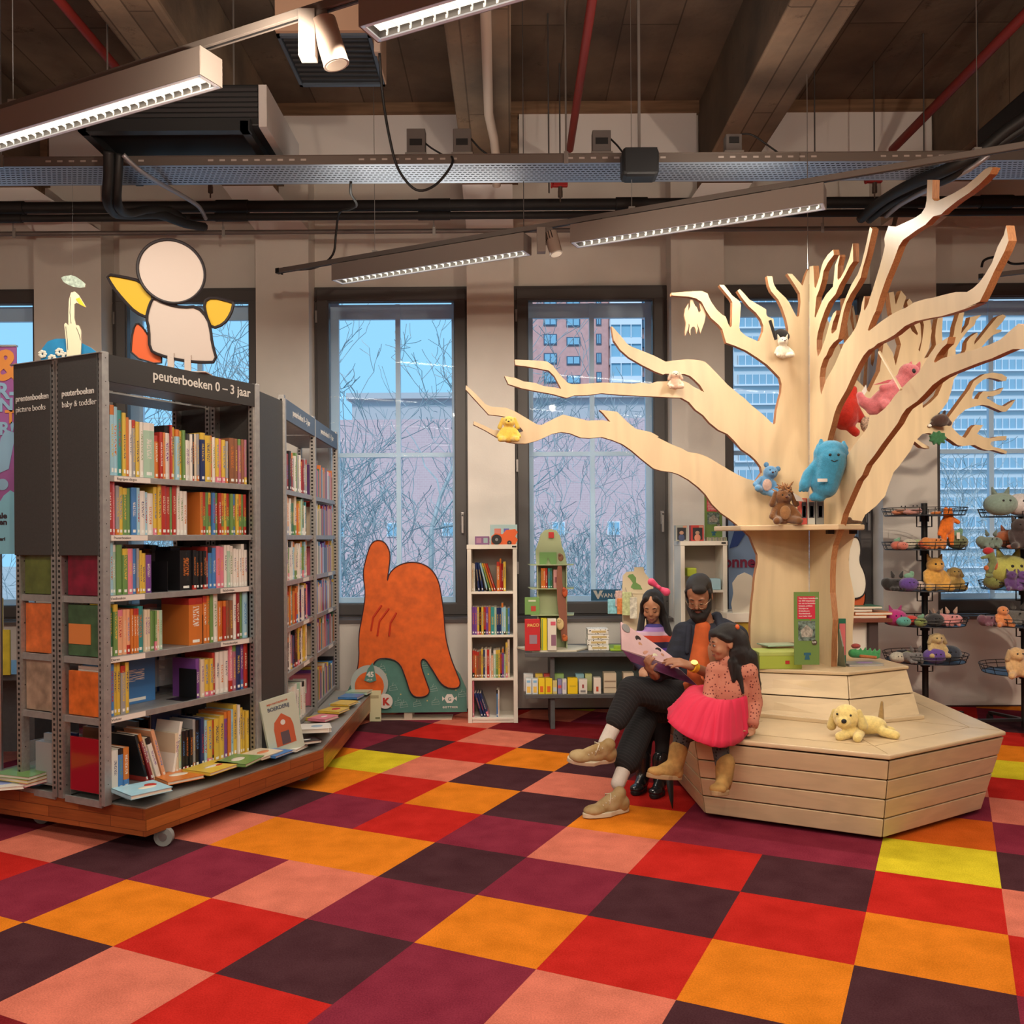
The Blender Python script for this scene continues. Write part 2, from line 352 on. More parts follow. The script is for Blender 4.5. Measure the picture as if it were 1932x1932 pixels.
for wi, (a, b) in enumerate(WINS):
    r = bpy.data.objects.new('window_%d' % (wi + 1), None); C.objects.link(r); r.location = ((a + b) / 2, YF, ZB); struct(r)
    mb = MB(); t = .13
    mb.box(a, b, YF - .03, YF + .05, ZT - t, ZT - .0).box(a, b, YF - .03, YF + .05, ZB, ZB + t).box(a, a + t, YF - .03, YF + .05, ZB + t, ZT - t).box(b - t, b, YF - .03, YF + .05, ZB + t, ZT - t)
    mb.build('frame', framem, r, bevel=.006)
    i = .025
    mb = MB().box(a + i, b - i, YF - .045, YF - .03, ZT - t + .01, ZT - i).box(a + i, b - i, YF - .045, YF - .03, ZB + i, ZB + t - .01).box(a + i, a + t - .01, YF - .045, YF - .03, ZB + t - .01, ZT - t + .01).box(b - t + .01, b - i, YF - .045, YF - .03, ZB + t - .01, ZT - t + .01)
    mb.build('casement', framem, r, bevel=.003)
    c = (a + b) / 2 + .03; zm = 2.28; y0, y1 = 8.46, 8.50
    mb = MB().box(a, b, y0, y1, ZT - .235, ZT - .1).box(a, b, y0, y1, ZB + .1, ZB + .17).box(a, a + .175, y0 + .003, y1 + .003, ZB, ZT).box(b - .165, b, y0 + .003, y1 + .003, ZB, ZT)
    mb.box(c - .022, c + .022, y0 - .012, y1 - .01, ZB + .1, ZT - .1).box(a, b, y0 - .006, y1 - .004, zm - .02, zm + .02)
    mb.build('outer_sash', sashm, r)
    MB().box(a + t - .01, b - t + .01, YF + .01, YF + .014, ZB + t - .01, ZT - t + .01).build('pane', glassm, r)
    mb = MB()
    for z in (3.45, 2.1, 1.18): mb.box(a + .012, a + .03, YF - .055, YF - .04, z, z + .11)
    mb.build('hinge', hinge, r)
    mb = MB().box(b - .075, b - .045, YF - .065, YF - .045, 1.62, 1.74).box(b - .068, b - .05, YF - .1, YF - .065, 1.7, 1.72).box(b - .07, b - .048, YF - .1, YF - .085, 1.55, 1.73)
    mb.build('handle', hinge, r, bevel=.003)
    MB().box(a - .0, b + .0, YW - .015, YF - .03, ZB - .03, ZB).build('sill', sillm, r)
n += 1
struct(MB().box(-7.7, 8.4, 7.99, 8.0, 0, .012).build('trim_%d' % (n + 1), mat('dark_foot_strip', (.05, .015, .015), .8)))
# ================================================================= OUTSIDE
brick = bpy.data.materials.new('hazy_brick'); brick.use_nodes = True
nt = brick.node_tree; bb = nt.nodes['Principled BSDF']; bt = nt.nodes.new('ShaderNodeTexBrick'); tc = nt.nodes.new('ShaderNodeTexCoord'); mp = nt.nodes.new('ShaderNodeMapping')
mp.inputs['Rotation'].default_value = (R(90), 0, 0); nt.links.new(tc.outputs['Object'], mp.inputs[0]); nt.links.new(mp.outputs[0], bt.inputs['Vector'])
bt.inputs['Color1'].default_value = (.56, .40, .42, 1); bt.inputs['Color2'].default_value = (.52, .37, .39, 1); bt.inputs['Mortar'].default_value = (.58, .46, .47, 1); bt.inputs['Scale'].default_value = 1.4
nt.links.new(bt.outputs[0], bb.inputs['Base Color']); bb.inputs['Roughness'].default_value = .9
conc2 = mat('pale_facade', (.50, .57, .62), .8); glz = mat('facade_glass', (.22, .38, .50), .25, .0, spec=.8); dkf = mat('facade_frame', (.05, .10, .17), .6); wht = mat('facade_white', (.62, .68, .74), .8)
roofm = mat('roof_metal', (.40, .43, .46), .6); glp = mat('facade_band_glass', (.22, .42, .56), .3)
ground = mat('asphalt_street', (.34, .36, .38), .9, noise=.15, nscale=.3)
struct(MB().box(-150, 220, 8.9, 260, -6.2, -6.0).build('street', ground))
def u(px, Y): return (px - 966) * Y / F
def vz(py, Y): return H + (1013.4 - py) * Y / F
# brick apartment block
Y = 130
t = thing('apartment_block', (11, Y, -6), 'tall pinkish brick apartment block with rows of blue windows seen through the middle window', 'building')
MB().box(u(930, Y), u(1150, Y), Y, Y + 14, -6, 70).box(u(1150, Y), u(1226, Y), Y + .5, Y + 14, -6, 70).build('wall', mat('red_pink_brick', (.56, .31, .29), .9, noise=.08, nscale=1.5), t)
fl = 36.0 * Y / F
for ci, (a, b, o) in enumerate(((1028, 1053, 0), (1071, 1097, 6), (1127, 1137, 0), (1213, 1219, 10))):
    for k in range(-7, 12):
        y0 = 595 + o + 36 * k
        if vz(y0, Y) < 0: continue
        m = MB().box(u(a, Y), u(b, Y), Y - .15, Y - .02 + (.6 if a > 1200 else 0), vz(y0 + 20 - (4 if o else 0), Y), vz(y0, Y), 0).box(u(a + 2, Y), u((a + b) / 2 - .8, Y), Y - .2, Y - .1, vz(y0 + 18 - (4 if o else 0), Y), vz(y0 + 2, Y), 1)
        m.box(u((a + b) / 2 + .8, Y), u(b - 2, Y), Y - .2, Y - .1, vz(y0 + 18 - (4 if o else 0), Y), vz(y0 + 2, Y), 1)
        m.build('window', [dkf, glp], t)
m = MB()
for k in range(-8, 9):
    y0 = 570 + 36 * k + 0
    if y0 > 800: break
    m.box(u(1152, Y), u(1211, Y), Y - 1.4, Y + .6, vz(y0 + 12, Y), vz(y0, Y), 1).box(u(1153, Y), u(1210, Y), Y - 1.2, Y + .6, vz(y0 + 36, Y), vz(y0 + 12, Y), 0)
    for q in (1152, 1171, 1190, 1209.5): m.box(u(q, Y), u(q + 1.5, Y), Y - 1.45, Y - 1.1, vz(y0 + 36, Y), vz(y0 + 12, Y), 1)
m.build('glazed_balcony_bay', [glp, wht], t)
# long low brick building
Y = 70
t = thing('low_brick_building', (-6, Y, -6), 'long low brick building with flat pale roof edge behind bare trees', 'building')
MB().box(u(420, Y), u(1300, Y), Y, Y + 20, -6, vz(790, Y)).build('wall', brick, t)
MB().box(u(640, Y), u(1300, Y), Y + 6, Y + 22, vz(800, Y), vz(730, Y)).box(u(630, Y), u(1300, Y), Y + 5.5, Y + 23, vz(730, Y), vz(718, Y)).build('roof', roofm, t)
for k in range(16):
    x = 470 + k * 52
    for y0 in ((985,) if k % 2 else ()):
        MB().box(u(x, Y), u(x + 24, Y), Y - .1, Y + .1, vz(y0 + 26, Y), vz(y0, Y), 0).box(u(x + 2, Y), u(x + 11, Y), Y - .14, Y, vz(y0 + 24, Y), vz(y0 + 2, Y), 1).box(u(x + 13, Y), u(x + 22, Y), Y - .14, Y, vz(y0 + 24, Y), vz(y0 + 2, Y), 1).build('window', [wht, glp], t)
# glass office towers
def tower(px0, px1, Y, top, lab, step=36, off=0, base=1300):
    t = thing('office_tower', (u((px0 + px1) / 2, Y), Y, -6), lab, 'building')
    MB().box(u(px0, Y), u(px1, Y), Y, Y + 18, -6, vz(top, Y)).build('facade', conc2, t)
    m = MB(); y = top + 14 + off
    while y < base and vz(y + step * .5, Y) > -5.5:
        m.box(u(px0 + 8, Y), u(px1 - 4, Y), Y - .15, Y + .1, vz(y + step * .52, Y), vz(y, Y), 0)
        x = px0 + 8
        while x < px1 - 4:
            m.box(u(x, Y), u(x + 1.3, Y), Y - .3, Y, vz(y + step * .52, Y), vz(y, Y), 1); x += 13
        m.box(u(px0, Y), u(px1, Y), Y - .45, Y, vz(y + step * .6, Y), vz(y + step * .52, Y), 1)
        y += step
    m.build('window_bands', [glz, wht], t)
tower(1386, 1620, 120, 480, 'pale blue glass office tower seen through the window left of the tree trunk')
tower(1700, 2300, 110, 560, 'wide banded glass office tower filling the window behind the wire stands', 37)
# parked car
def car(px, lab, col):
    Y = 44; c = PZ(px, 1100, -6)
    x = u(px, Y)
    t = thing('car', (x, Y, -6), lab, 'car')
    prof = [(-2.1, .35), (-2.1, .8), (-1.5, .95), (-.9, 1.42), (.6, 1.45), (1.3, .98), (2.1, .85), (2.15, .35)]
    MB().prism([(p[0] + x, p[1] - 6) for p in prof], 1.7, Matrix(((1, 0, 0, 0), (0, 0, -1, Y + 1.7), (0, 1, 0, 0), (0, 0, 0, 1)))).build('body', mat('car_' + col, {'white': (.7, .72, .75), 'grey': (.2, .23, .26)}[col], .3), t, bevel=.05)
    for q in (-1.35, 1.35):
        MB().tube([(x + q, Y - .03, -5.66), (x + q, Y + .2, -5.66)], .33, 14).build('wheel', mat('tyre', (.03, .03, .03), .8), t)
car(668, 'white car parked in the street below the leftmost tree branches', 'white')
# bare trees
bark = mat('hazy_bark', (.30, .35, .37), .9, noise=.2, nscale=3)  # bark paled and greyed so its colour carries the outdoor haze
def bare_tree(x, y, h, seed, lab, spread=.55, n0=7, lean=0):
    mx = 7 if abs(x) < 5 else 6
    rn = random.Random(seed); t = thing('bare_tree', (x, y, -6), lab, 'tree', 'bare winter trees outside the windows'); tr = MB(); br = MB(); cnt = [0]
    def grow(p, d, L, r, lev):
        pts = [p]; rs = [r]; n = 5 if lev < 3 else 3
        for i in range(n):
            d = (d + Vector((rn.uniform(-1, 1), rn.uniform(-1, 1), rn.uniform(-.7, .9))) * (.30 if lev else .07)).normalized()
            p = p + d * L / n; pts.append(p); rs.append(max(r * (1 - .5 * (i + 1) / n), .008))
        (tr if lev == 0 else br).tube(pts, rs, 6 if lev < 2 else 3, cap=False)
        cnt[0] += 1
        if lev >= mx: return
        k = (n0 if lev == 0 else rn.choice((2, 3, 3)) if lev < 5 else 2)
        for i in range(k):
            a = rn.uniform(.25, 1) if lev else rn.uniform(.45, 1)
            q = pts[0].lerp(pts[-1], a) if lev == 0 else pts[min(n, 1 + int(a * n))]
            s = Vector((rn.uniform(-1, 1), rn.uniform(-1, 1), rn.uniform(-.15, 1.0)))
            nd = (d * (1 - spread) + s.normalized() * spread * 1.35).normalized()
            grow(q, nd, L * rn.uniform(.55, .8), rs[-1] * rn.uniform(.6, .95), lev + 1)
    grow(Vector((x, y, -6)), Vector((lean, 0, 1)).normalized(), h * .40, h * .014, 0)
    tr.build('trunk', bark, t, smooth=True); br.build('branches', bark, t)
TR = [(-1.9, 20, 14.5, 11, 'bare tree with a forked trunk behind the window over the orange display'), (-7.5, 26, 12.5, 4, 'bare tree showing left of the tall bookcase top'), (2.2, 24, 10, 7, 'bare tree low behind the window above the grey table'),
      (1.2, 17, 8.5, 21, 'nearest bare tree with low twisting limbs at the middle window'), (6.6, 27, 11, 9, 'bare tree seen through the gap in the plywood limbs'), (12.5, 25, 10.5, 14, 'bare tree behind the wire toy stands'), (-13, 28, 13, 17, 'bare tree at the leftmost window'),
      (-4.6, 19, 9.5, 31, 'bare tree with drooping twigs close to the left windows'), (15.5, 29, 11, 23, 'bare tree at the rightmost window edge')]
for a in TR: bare_tree(*a)
# outlines of the plywood tree boards
OA = [(1526.5,503),(1525.6,506.8),(1521.5,515.5),(1516.1,533),(1514.1,538.7),(1495,517),(1485.5,516),(1500,538),(1509,553),(1510.5,570),(1508.5,590),(1507.4,596.1),(1504.8,597.6),(1502.4,596.1),(1497.8,588.3),(1488.4,569.7),(1482.2,561.9),(1465.2,545.6),(1459.7,535.5),(1457.4,521.6),(1447.3,520.8),(1450.4,538.6),(1455.1,549.5),(1468.3,565),(1476,580.6),(1480.7,594.5),(1483.8,603.9),(1487.2,620.9),(1486.6,647.3),(1484.1,655.4),(1477.6,652.8),(1472.9,644.2),(1462,636.5),(1460.2,628.7),(1460.5,616.3),(1459.7,602.3),(1448.1,596.9),(1445.7,593),(1445.7,583.7),(1429.4,574.3),(1413.9,565),(1403,552.6),(1395.7,545.3),(1391.4,548.7),(1399.9,561.9),(1412.4,577.5),(1426.3,589.9),(1435.7,602.3),(1440.3,614.7),(1439.5,625.6),(1432.5,642.7),(1429.4,643.8),(1407.7,634.1),(1396.8,624.8),(1394.8,617.8),(1396.1,600.7),(1397.9,574.3),(1393.7,566.6),(1381.3,557.3),(1373.5,546.4),(1365.8,537.4),(1357.5,537.4),(1359.6,541),(1378.2,563.5),(1381.6,569.7),(1381.3,594.5),(1380.5,614.7),(1378.2,617.5),(1374.3,611.6),(1368.9,596.9),(1362.7,593.8),(1351.8,583.7),(1340.9,568.1),(1334.7,553.4),(1323.9,548.7),(1292.8,550.3),(1267.2,552.3),(1267.2,557.3),(1299,559.6),(1313,562.7),(1323.9,569.7),(1331.6,585.2),(1340.9,599.2),(1356.5,613.2),(1362.7,620.9),(1368.9,642.7),(1370.4,646.6),(1386,652),(1407.7,661.3),(1426.3,673),(1448.1,688.5),(1460.5,700.9),(1471.4,712.5),(1474.8,725),(1473.7,740.5),(1469.8,754.5),(1465.2,774.7),(1462.8,798),(1460.5,800.7),(1455.8,798),(1441.9,784),(1418.6,765.3),(1404.6,751.4),(1392.2,742),(1373.5,726.5),(1354.9,707.1),(1339.4,690.8),(1330.1,682.3),(1317.6,679.2),(1295.9,677.6),(1278.8,679.2),(1255.5,682.3),(1249.2,678.7),(1232.7,670.4),(1212,662.1),(1191.3,653.8),(1183,648.7),(1170.6,633.1),(1156.1,616.6),(1153.6,615.5),(1158.1,642.4),(1170.6,660),(1187.1,674.5),(1212,689),(1236.8,701.4),(1251.3,706.6),(1255.5,704.8),(1277.3,706.3),(1291.2,705.6),(1302.1,709.4),(1309.9,715.7),(1320.7,726.5),(1328.8,739.9),(1317.6,734.3),(1306.8,728.9),(1298.2,721.9),(1286.6,718),(1252.4,719.5),(1240,719.8),(1224.4,724.2),(1209.9,721.7),(1195.4,723.8),(1160.2,722.2),(1133.3,721.7),(1104.3,724.2),(1079.5,724.8),(1071.2,722.2),(1058.8,709.7),(1042.2,689),(1031.8,681.8),(1004.9,679.7),(971.2,678.3),(972.4,688.6),(992.5,691.1),(1021.5,696.3),(1036,699.4),(1046.3,709.7),(1058.8,733.5),(1042.2,730.4),(1025.6,728.4),(1009.1,722.2),(988.4,719.7),(971.8,712.8),(952.1,709.3),(959,724.6),(984.2,732.5),(1015.3,738.7),(1040.1,742.9),(1069.1,750.7),(1083.6,746),(1108.4,745.5),(1135.4,741.8),(1170.6,744.9),(1212,747),(1232.7,748),(1240,748.3),(1269,749.9),(1285.5,750.4),(1300,758.6),(1312.5,773.1),(1327,783.5),(1339.4,798),(1355.9,811.4),(1372.5,818.7),(1384.9,831.1),(1399.4,847.7),(1416,859),(1426.3,868.4),(1435.7,880.8),(1437.7,891.1),(1426.3,907.7),(1409.8,903.6),(1393.2,896.3),(1376.6,887),(1355.9,874.6),(1335.2,862.2),(1318.7,855.9),(1298,852.8),(1285.5,845.6),(1269,839.4),(1240,824.9),(1243,823.6),(1228.5,815.3),(1199.5,809.1),(1183,795.7),(1164.3,777),(1149.9,774.9),(1131.2,773.5),(1138.5,780.1),(1151.5,795.7),(1137.4,792.5),(1108.4,793.6),(1087.7,788.4),(1075.3,785.3),(1061.9,782.2),(1046.3,789.4),(1021.5,801.9),(1013.2,800.8),(992.5,788.4),(971.8,776),(955.2,769.4),(938.7,768.1),(926.3,767.3),(915.9,762.5),(897.3,742.9),(879.3,726.7),(878.6,734.6),(899.3,757.3),(922.1,782.2),(942.8,784.3),(959.4,787.4),(975.9,798.8),(987.3,813.3),(978,817),(959.4,817.4),(938.7,811.6),(930.4,811.2),(915.9,803.9),(894.2,794.6),(893.1,800.8),(915.9,812.2),(938.7,825.7),(957.3,834),(971.8,836.6),(992.5,837.1),(1015.3,830.8),(1042.2,818.4),(1058.8,815.3),(1075.3,817.4),(1096,825.7),(1112.6,826.7),(1135.4,824.6),(1154,829.8),(1174.7,838.1),(1191.3,849.5),(1212,867.1),(1232.7,883.6),(1245.1,887.8),(1269,891.1),(1281.4,895.3),(1300,905.6),(1318.7,920.1),(1331.1,932.5),(1343.5,951.2),(1360.1,967.7),(1376.6,979.1),(1391.1,990.5),(1405.6,1002.9),(1416,1013.3),(1422.2,1029.9),(1429.4,1046.4),(1429.4,1063),(1424.3,1087.8),(1422.2,1112.7),(1419,1140),(1416,1180),(1416,1215),(1421,1252),(1526.5,1252)]
OB = [(1527,503),(1534.3,501.4),(1535.3,514.2),(1535.7,525),(1536.6,541.1),(1538.4,543.8),(1540.4,539.8),(1545.8,522.3),(1549.8,503.4),(1553.8,492.7),(1561.9,480.6),(1572,471.1),(1573.3,480.6),(1561.9,495.4),(1553.8,511.5),(1551.1,527.7),(1545.8,546.5),(1540.4,560),(1539,572.1),(1537,597.6),(1538.4,599),(1544.4,584.2),(1551.1,568),(1559.2,554.6),(1571.3,541.1),(1573.3,525),(1575.4,500.7),(1583.4,480.6),(1584.1,484.6),(1580.7,500.7),(1580.1,525),(1581.4,528.3),(1586.1,523.6),(1594.2,508.8),(1602.3,487.3),(1609,459),(1609.7,493.3),(1602.3,503.4),(1594.2,519.6),(1583.4,538.4),(1576.7,554.6),(1570,562.7),(1563.3,570.7),(1556.5,585.5),(1548.4,608.4),(1543.1,627.2),(1541,640.7),(1541,659.5),(1543.1,673),(1547.1,666.3),(1556.5,640.7),(1564.6,611.1),(1571.3,592.3),(1578.1,585.5),(1577.4,593.6),(1571.3,608.4),(1568.6,621.9),(1568.6,628.6),(1571.3,629.3),(1578.1,621.9),(1583.4,600.3),(1588.8,578.8),(1596.9,558.6),(1606.3,537.1),(1618.4,516.9),(1625.2,498.1),(1631.9,471.1),(1641.3,428.1),(1646,432.1),(1642.7,446.9),(1635.9,477.9),(1627.8,506.1),(1623.8,523.6),(1615.7,538.4),(1605,554.6),(1596.9,570.7),(1591.5,588.2),(1588.8,601.7),(1583.4,629.9),(1581.4,639.4),(1572.7,646.1),(1564.6,656.9),(1559.2,670.3),(1553.8,677.5),(1548.4,693.6),(1546.4,711.1),(1547.1,730),(1549.1,744.8),(1557.9,717.9),(1565.9,704.4),(1575.4,686.9),(1583.4,668.1),(1591.5,648.8),(1605,632.6),(1614.4,617.8),(1619.8,601.7),(1623.8,586.9),(1626.5,570.7),(1630.5,558.6),(1631.6,562.7),(1629.9,582.8),(1631.2,586.2),(1637.3,574.8),(1642.7,557.3),(1649.4,537.1),(1658.8,506.1),(1665.5,481.9),(1669.6,463.1),(1668.2,451),(1670.9,440.2),(1674,433),(1676.3,426.2),(1689.9,427.7),(1705,420.9),(1724.6,411.8),(1738.2,402.8),(1745.8,390.7),(1748.1,378.6),(1749.6,339.3),(1759.4,339.3),(1758.6,374.1),(1762.4,378.6),(1768.5,379.3),(1776,375.6),(1798.7,365),(1821.4,351.4),(1841,334.8),(1857.6,319.6),(1866.7,315.1),(1872.8,316.6),(1866.7,328.7),(1848.6,346.9),(1828.9,363.5),(1806.3,378.6),(1783.6,396.7),(1776,404.3),(1760.9,408.1),(1745.8,423.9),(1730.7,433),(1714.1,445.1),(1703.5,452.7),(1695.9,464.7),(1685.3,493.5),(1671.7,526.7),(1659.6,561.5),(1652.1,587.2),(1648,594.9),(1641.3,611.1),(1637.3,622.5),(1639.3,624.6),(1648,617.8),(1661.5,607.1),(1679,594.9),(1699.2,584.2),(1708,581.1),(1724.6,570.5),(1744.3,564.5),(1760.9,561.5),(1783.6,555.4),(1803.2,550.9),(1824.4,550.9),(1836.5,543.3),(1847.1,533.5),(1857.6,519.2),(1871.2,496.5),(1881.8,466.3),(1893.9,443.6),(1898.4,425.4),(1903,454.2),(1895.4,473.8),(1875.8,511.6),(1859.2,547.9),(1848.6,569),(1821.4,581.1),(1846.7,572.1),(1825.7,581),(1801.5,589.1),(1777.3,596.3),(1753.1,600.4),(1727.2,606),(1707.8,614.9),(1688.5,631.1),(1672.3,640.8),(1656.2,648),(1648.1,655.3),(1638.6,660),(1629.2,670.8),(1619.8,686.9),(1607.7,711.1),(1596.9,735.4),(1587.5,751.5),(1579.4,766.3),(1574,781.1),(1568.6,802.7),(1563.3,821.5),(1559.9,837.6),(1557,880),(1556,918),(1573,898),(1600,857),(1612,839),(1629,817),(1636,807),(1640,792),(1641,783),(1655,782),(1668.2,771.7),(1679,759.6),(1688.4,746.1),(1701.9,731.3),(1715.3,717.9),(1734.2,701.7),(1743.4,686),(1753.1,669.8),(1766,652.1),(1778.9,642.4),(1789.4,635.6),(1787.8,642.4),(1786.2,648.8),(1777.3,656.9),(1767.6,669.8),(1761.9,681.9),(1764,684.4),(1777.3,676.3),(1793.4,671.4),(1817.7,665),(1841.9,658.5),(1866.1,650.4),(1887.1,640.8),(1904.9,624.6),(1921,610.9),(1932,613.3),(1955,617),(1955,655),(1932,658.5),(1911.3,658.5),(1891.9,666.6),(1871,676.3),(1846.7,684.4),(1817.7,695.7),(1793.4,705.4),(1777.3,713.4),(1759.5,726.3),(1743.4,744.1),(1730.4,757),(1709.4,771.6),(1701.4,782.9),(1693.3,799),(1678.8,818.4),(1664.2,837.8),(1649.7,858.8),(1634.6,878),(1626.5,896.9),(1618,907),(1603.5,940),(1591,969),(1585,992),(1579,1008),(1571.4,1029),(1567.3,1056),(1565.8,1087),(1566,1118),(1568,1137),(1571,1170),(1569,1211),(1568,1258),(1527,1252)]
OC = [(1540,560),(1540,1248),(1609,1244),(1608.7,1211.3),(1608.7,1190.6),(1611.8,1149.2),(1612.8,1128.4),(1607.7,1103.6),(1602.5,1078.8),(1601.4,1056),(1603.5,1037.3),(1611.8,1012.5),(1624.2,987.7),(1632.5,971.1),(1653.2,954.5),(1669.8,935.9),(1676,917.3),(1686.3,890.4),(1695.7,880),(1717.5,850.7),(1725.6,832.9),(1740.1,844.2),(1753.1,846.7),(1753.1,842.6),(1743.4,837.8),(1730.4,828.9),(1740.1,818.4),(1753.1,816.8),(1767.6,821.6),(1782.1,823.3),(1795,831.3),(1806.3,839.4),(1816,841.8),(1838.7,839.4),(1854.8,847.5),(1866.1,849.9),(1874.2,849.1),(1898.4,856.4),(1900,851.5),(1887.1,845.9),(1874.2,843.4),(1868.5,837.8),(1871,832.9),(1882.3,831.3),(1898.4,830.5),(1899.2,822.4),(1882.3,823.3),(1869.3,827.3),(1856.4,824.9),(1843.5,818.4),(1848.3,811.9),(1854.8,802.3),(1840.3,801.4),(1833.8,807.1),(1827.3,818.4),(1820.9,826.5),(1811.2,821.6),(1803.1,813.6),(1795.9,805.5),(1798.3,797.4),(1808,784.5),(1820.9,773.2),(1833.8,768.3),(1853.2,763.5),(1866.1,765.9),(1879,771.6),(1891.9,777.2),(1898.4,776.4),(1908.1,766.7),(1916.2,753.8),(1904.9,760.3),(1895.2,766.7),(1882.3,763.5),(1869.3,755.4),(1861.3,750.6),(1864.5,747.3),(1874.2,747.3),(1887.1,742.5),(1893.6,731.2),(1882.3,736),(1871,738.5),(1854.8,738.5),(1848.3,745.7),(1845.1,753),(1833.8,752.2),(1835.4,740.9),(1841.9,728),(1854.8,716.7),(1866.1,712.6),(1880.6,715),(1891.9,719.1),(1898.4,718.3),(1900,711.8),(1890.3,705.4),(1874.2,702.9),(1858,705.4),(1845.1,713.4),(1837,719.1),(1829,734.4),(1814.4,753.8),(1801.5,771.6),(1791.8,784.5),(1785.4,792.6),(1782.1,800.6),(1769.2,802.3),(1753.1,800.6),(1756.3,794.2),(1766,784.5),(1777.3,773.2),(1788.6,757),(1795,737.7),(1799.9,715),(1808,705.4),(1825.7,689.2),(1836.2,673.1),(1851.6,655.3),(1864.5,640.8),(1872.6,632.7),(1888.7,626.2),(1890.3,621.9),(1879,621.4),(1891.9,606.8),(1898.4,596.3),(1891.9,593.1),(1882.3,597.1),(1866.1,616.5),(1848.3,639.1),(1837.8,650.4),(1838.7,644),(1845.4,631.1),(1843.5,627),(1830.6,635.9),(1824.1,645.6),(1822.5,660.1),(1812.8,676.3),(1803.1,671.4),(1803.1,656.9),(1814.4,639.1),(1825.7,624.6),(1838.7,613.3),(1841.9,603.6),(1851.6,593.9),(1830.6,598),(1827.3,611.7),(1813.6,629.4),(1816,608.5),(1819.3,589.1),(1809.6,590.7),(1801.5,616.5),(1799.9,631.1),(1790.2,656.9),(1783.7,689.2),(1780.5,719.9),(1769.2,745.7),(1756.3,758.7),(1740.9,770),(1740.5,760.3),(1749.8,737.7),(1762.7,715),(1770.8,673.1),(1778.1,640.8),(1777.3,624.6),(1778.9,598.8),(1769.2,600.4),(1766,616.5),(1764.4,634.3),(1766,650.4),(1753.1,673.1),(1743.4,676.3),(1753.1,656.9),(1757.9,624.6),(1755.5,603.6),(1746.6,592.3),(1743.4,579.4),(1738.5,579.4),(1740.1,600.4),(1743.4,613.3),(1740.1,640.8),(1735.3,663.4),(1732.9,660.1),(1738.5,640.8),(1736.9,613.3),(1730.4,592.3),(1720.8,569.7),(1715.9,563.2),(1711.1,569.7),(1719.1,600.4),(1732.1,629.4),(1730.4,632.7),(1720.8,624.6),(1709.4,603.6),(1700,590),(1710,560),(1700,548),(1690,575),(1686,550),(1677,552),(1682,590),(1700,650),(1690,690),(1684,665),(1668,640),(1660,700),(1640,740),(1600,700),(1580,640)]
# ================================================================= PLYWOOD TREE AND BENCH
def ply(name, col, sc=(1, 1, 1)):
    m = bpy.data.materials.new(name); m.use_nodes = True; nt = m.node_tree; b = nt.nodes['Principled BSDF']; b.inputs['Roughness'].default_value = .34
    tc = nt.nodes.new('ShaderNodeTexCoord'); mp = nt.nodes.new('ShaderNodeMapping'); mp.inputs['Scale'].default_value = sc
    w = nt.nodes.new('ShaderNodeTexWave'); w.wave_type = 'BANDS'; w.bands_direction = 'X'; w.inputs['Scale'].default_value = 2.2; w.inputs['Distortion'].default_value = 16; w.inputs['Detail'].default_value = 5; w.inputs['Detail Scale'].default_value = 1.4
    n = nt.nodes.new('ShaderNodeTexNoise'); n.inputs['Scale'].default_value = 30; n.inputs['Detail'].default_value = 6
    ad = nt.nodes.new('ShaderNodeMath'); ad.operation = 'MULTIPLY_ADD'; ad.inputs[1].default_value = .5
    ml = nt.nodes.new('ShaderNodeMath'); ml.operation = 'MULTIPLY'; ml.inputs[1].default_value = .5
    nt.links.new(tc.outputs['Object'], mp.inputs[0]); nt.links.new(mp.outputs[0], w.inputs['Vector']); nt.links.new(mp.outputs[0], n.inputs['Vector'])
    nt.links.new(n.outputs[0], ml.inputs[0]); nt.links.new(w.outputs['Fac'], ad.inputs[0]); nt.links.new(ml.outputs[0], ad.inputs[2])
    r = nt.nodes.new('ShaderNodeValToRGB'); r.color_ramp.elements[0].position = .2; r.color_ramp.elements[1].position = .85
    r.color_ramp.elements[0].color = (*[v * .93 for v in col], 1); r.color_ramp.elements[1].color = (*[min(1, v * 1.04) for v in col], 1)
    nt.links.new(ad.outputs[0], r.inputs[0]); nt.links.new(r.outputs[0], b.inputs['Base Color'])
    return m
plyf = ply('birch_plywood', (.64, .505, .32), (1, 1, .18))
plyh = ply('birch_plywood_lying', (.61, .46, .28), (.5, .5, 3))
plye = mat('plywood_edge', (.42, .19, .075), .55, noise=.35, nscale=30, stretch=(6, 6, .6), col2=(.27, .11, .045))
gapm = mat('shadow_gap_core', (.10, .06, .03), .8)
AX = Vector((1.888, 5.80))
ZT2 = .72
tree = thing('plywood_tree', (AX.x, AX.y, ZT2), 'big pale plywood tree of crossed cut-out boards rising from the slatted bench', 'tree')
THK = .036
def fin(outline, ang, name, flip=1, thk=THK):
    d = Vector((math.cos(R(ang)), math.sin(R(ang)), 0)); nrm = Vector((-d.y, d.x, 0)) * flip
    pts = []
    for p in outline:
        q = Ppl(p[0], p[1], (AX.x, AX.y, 0), nrm) - Vector((AX.x, AX.y, 0))
        pts.append((q.dot(d), max(q.z, ZT2)))
    M = Matrix((d, Vector((0, 0, 1)), d.cross(Vector((0, 0, 1))))).transposed().to_4x4(); M.translation = (AX.x, AX.y, 0)
    # local z of M = d x up ; extrude away from camera
    away = M.to_3x3() @ Vector((0, 0, 1))
    cam_side = away.dot(Vector((AX.x, AX.y, 0)))      # >0 : away points from camera
    mb = MB()
    if cam_side > 0: mb.prism(pts, thk, M, 0, 1)
    else: mb.prism(pts, thk, M, 0, 1, back=-thk)
    return mb.build(name, [plyf, plye], tree)
fin(OA, 187, 'branch_board'); fin(OB, -85, 'branch_board'); fin(OC, 27, 'branch_board')
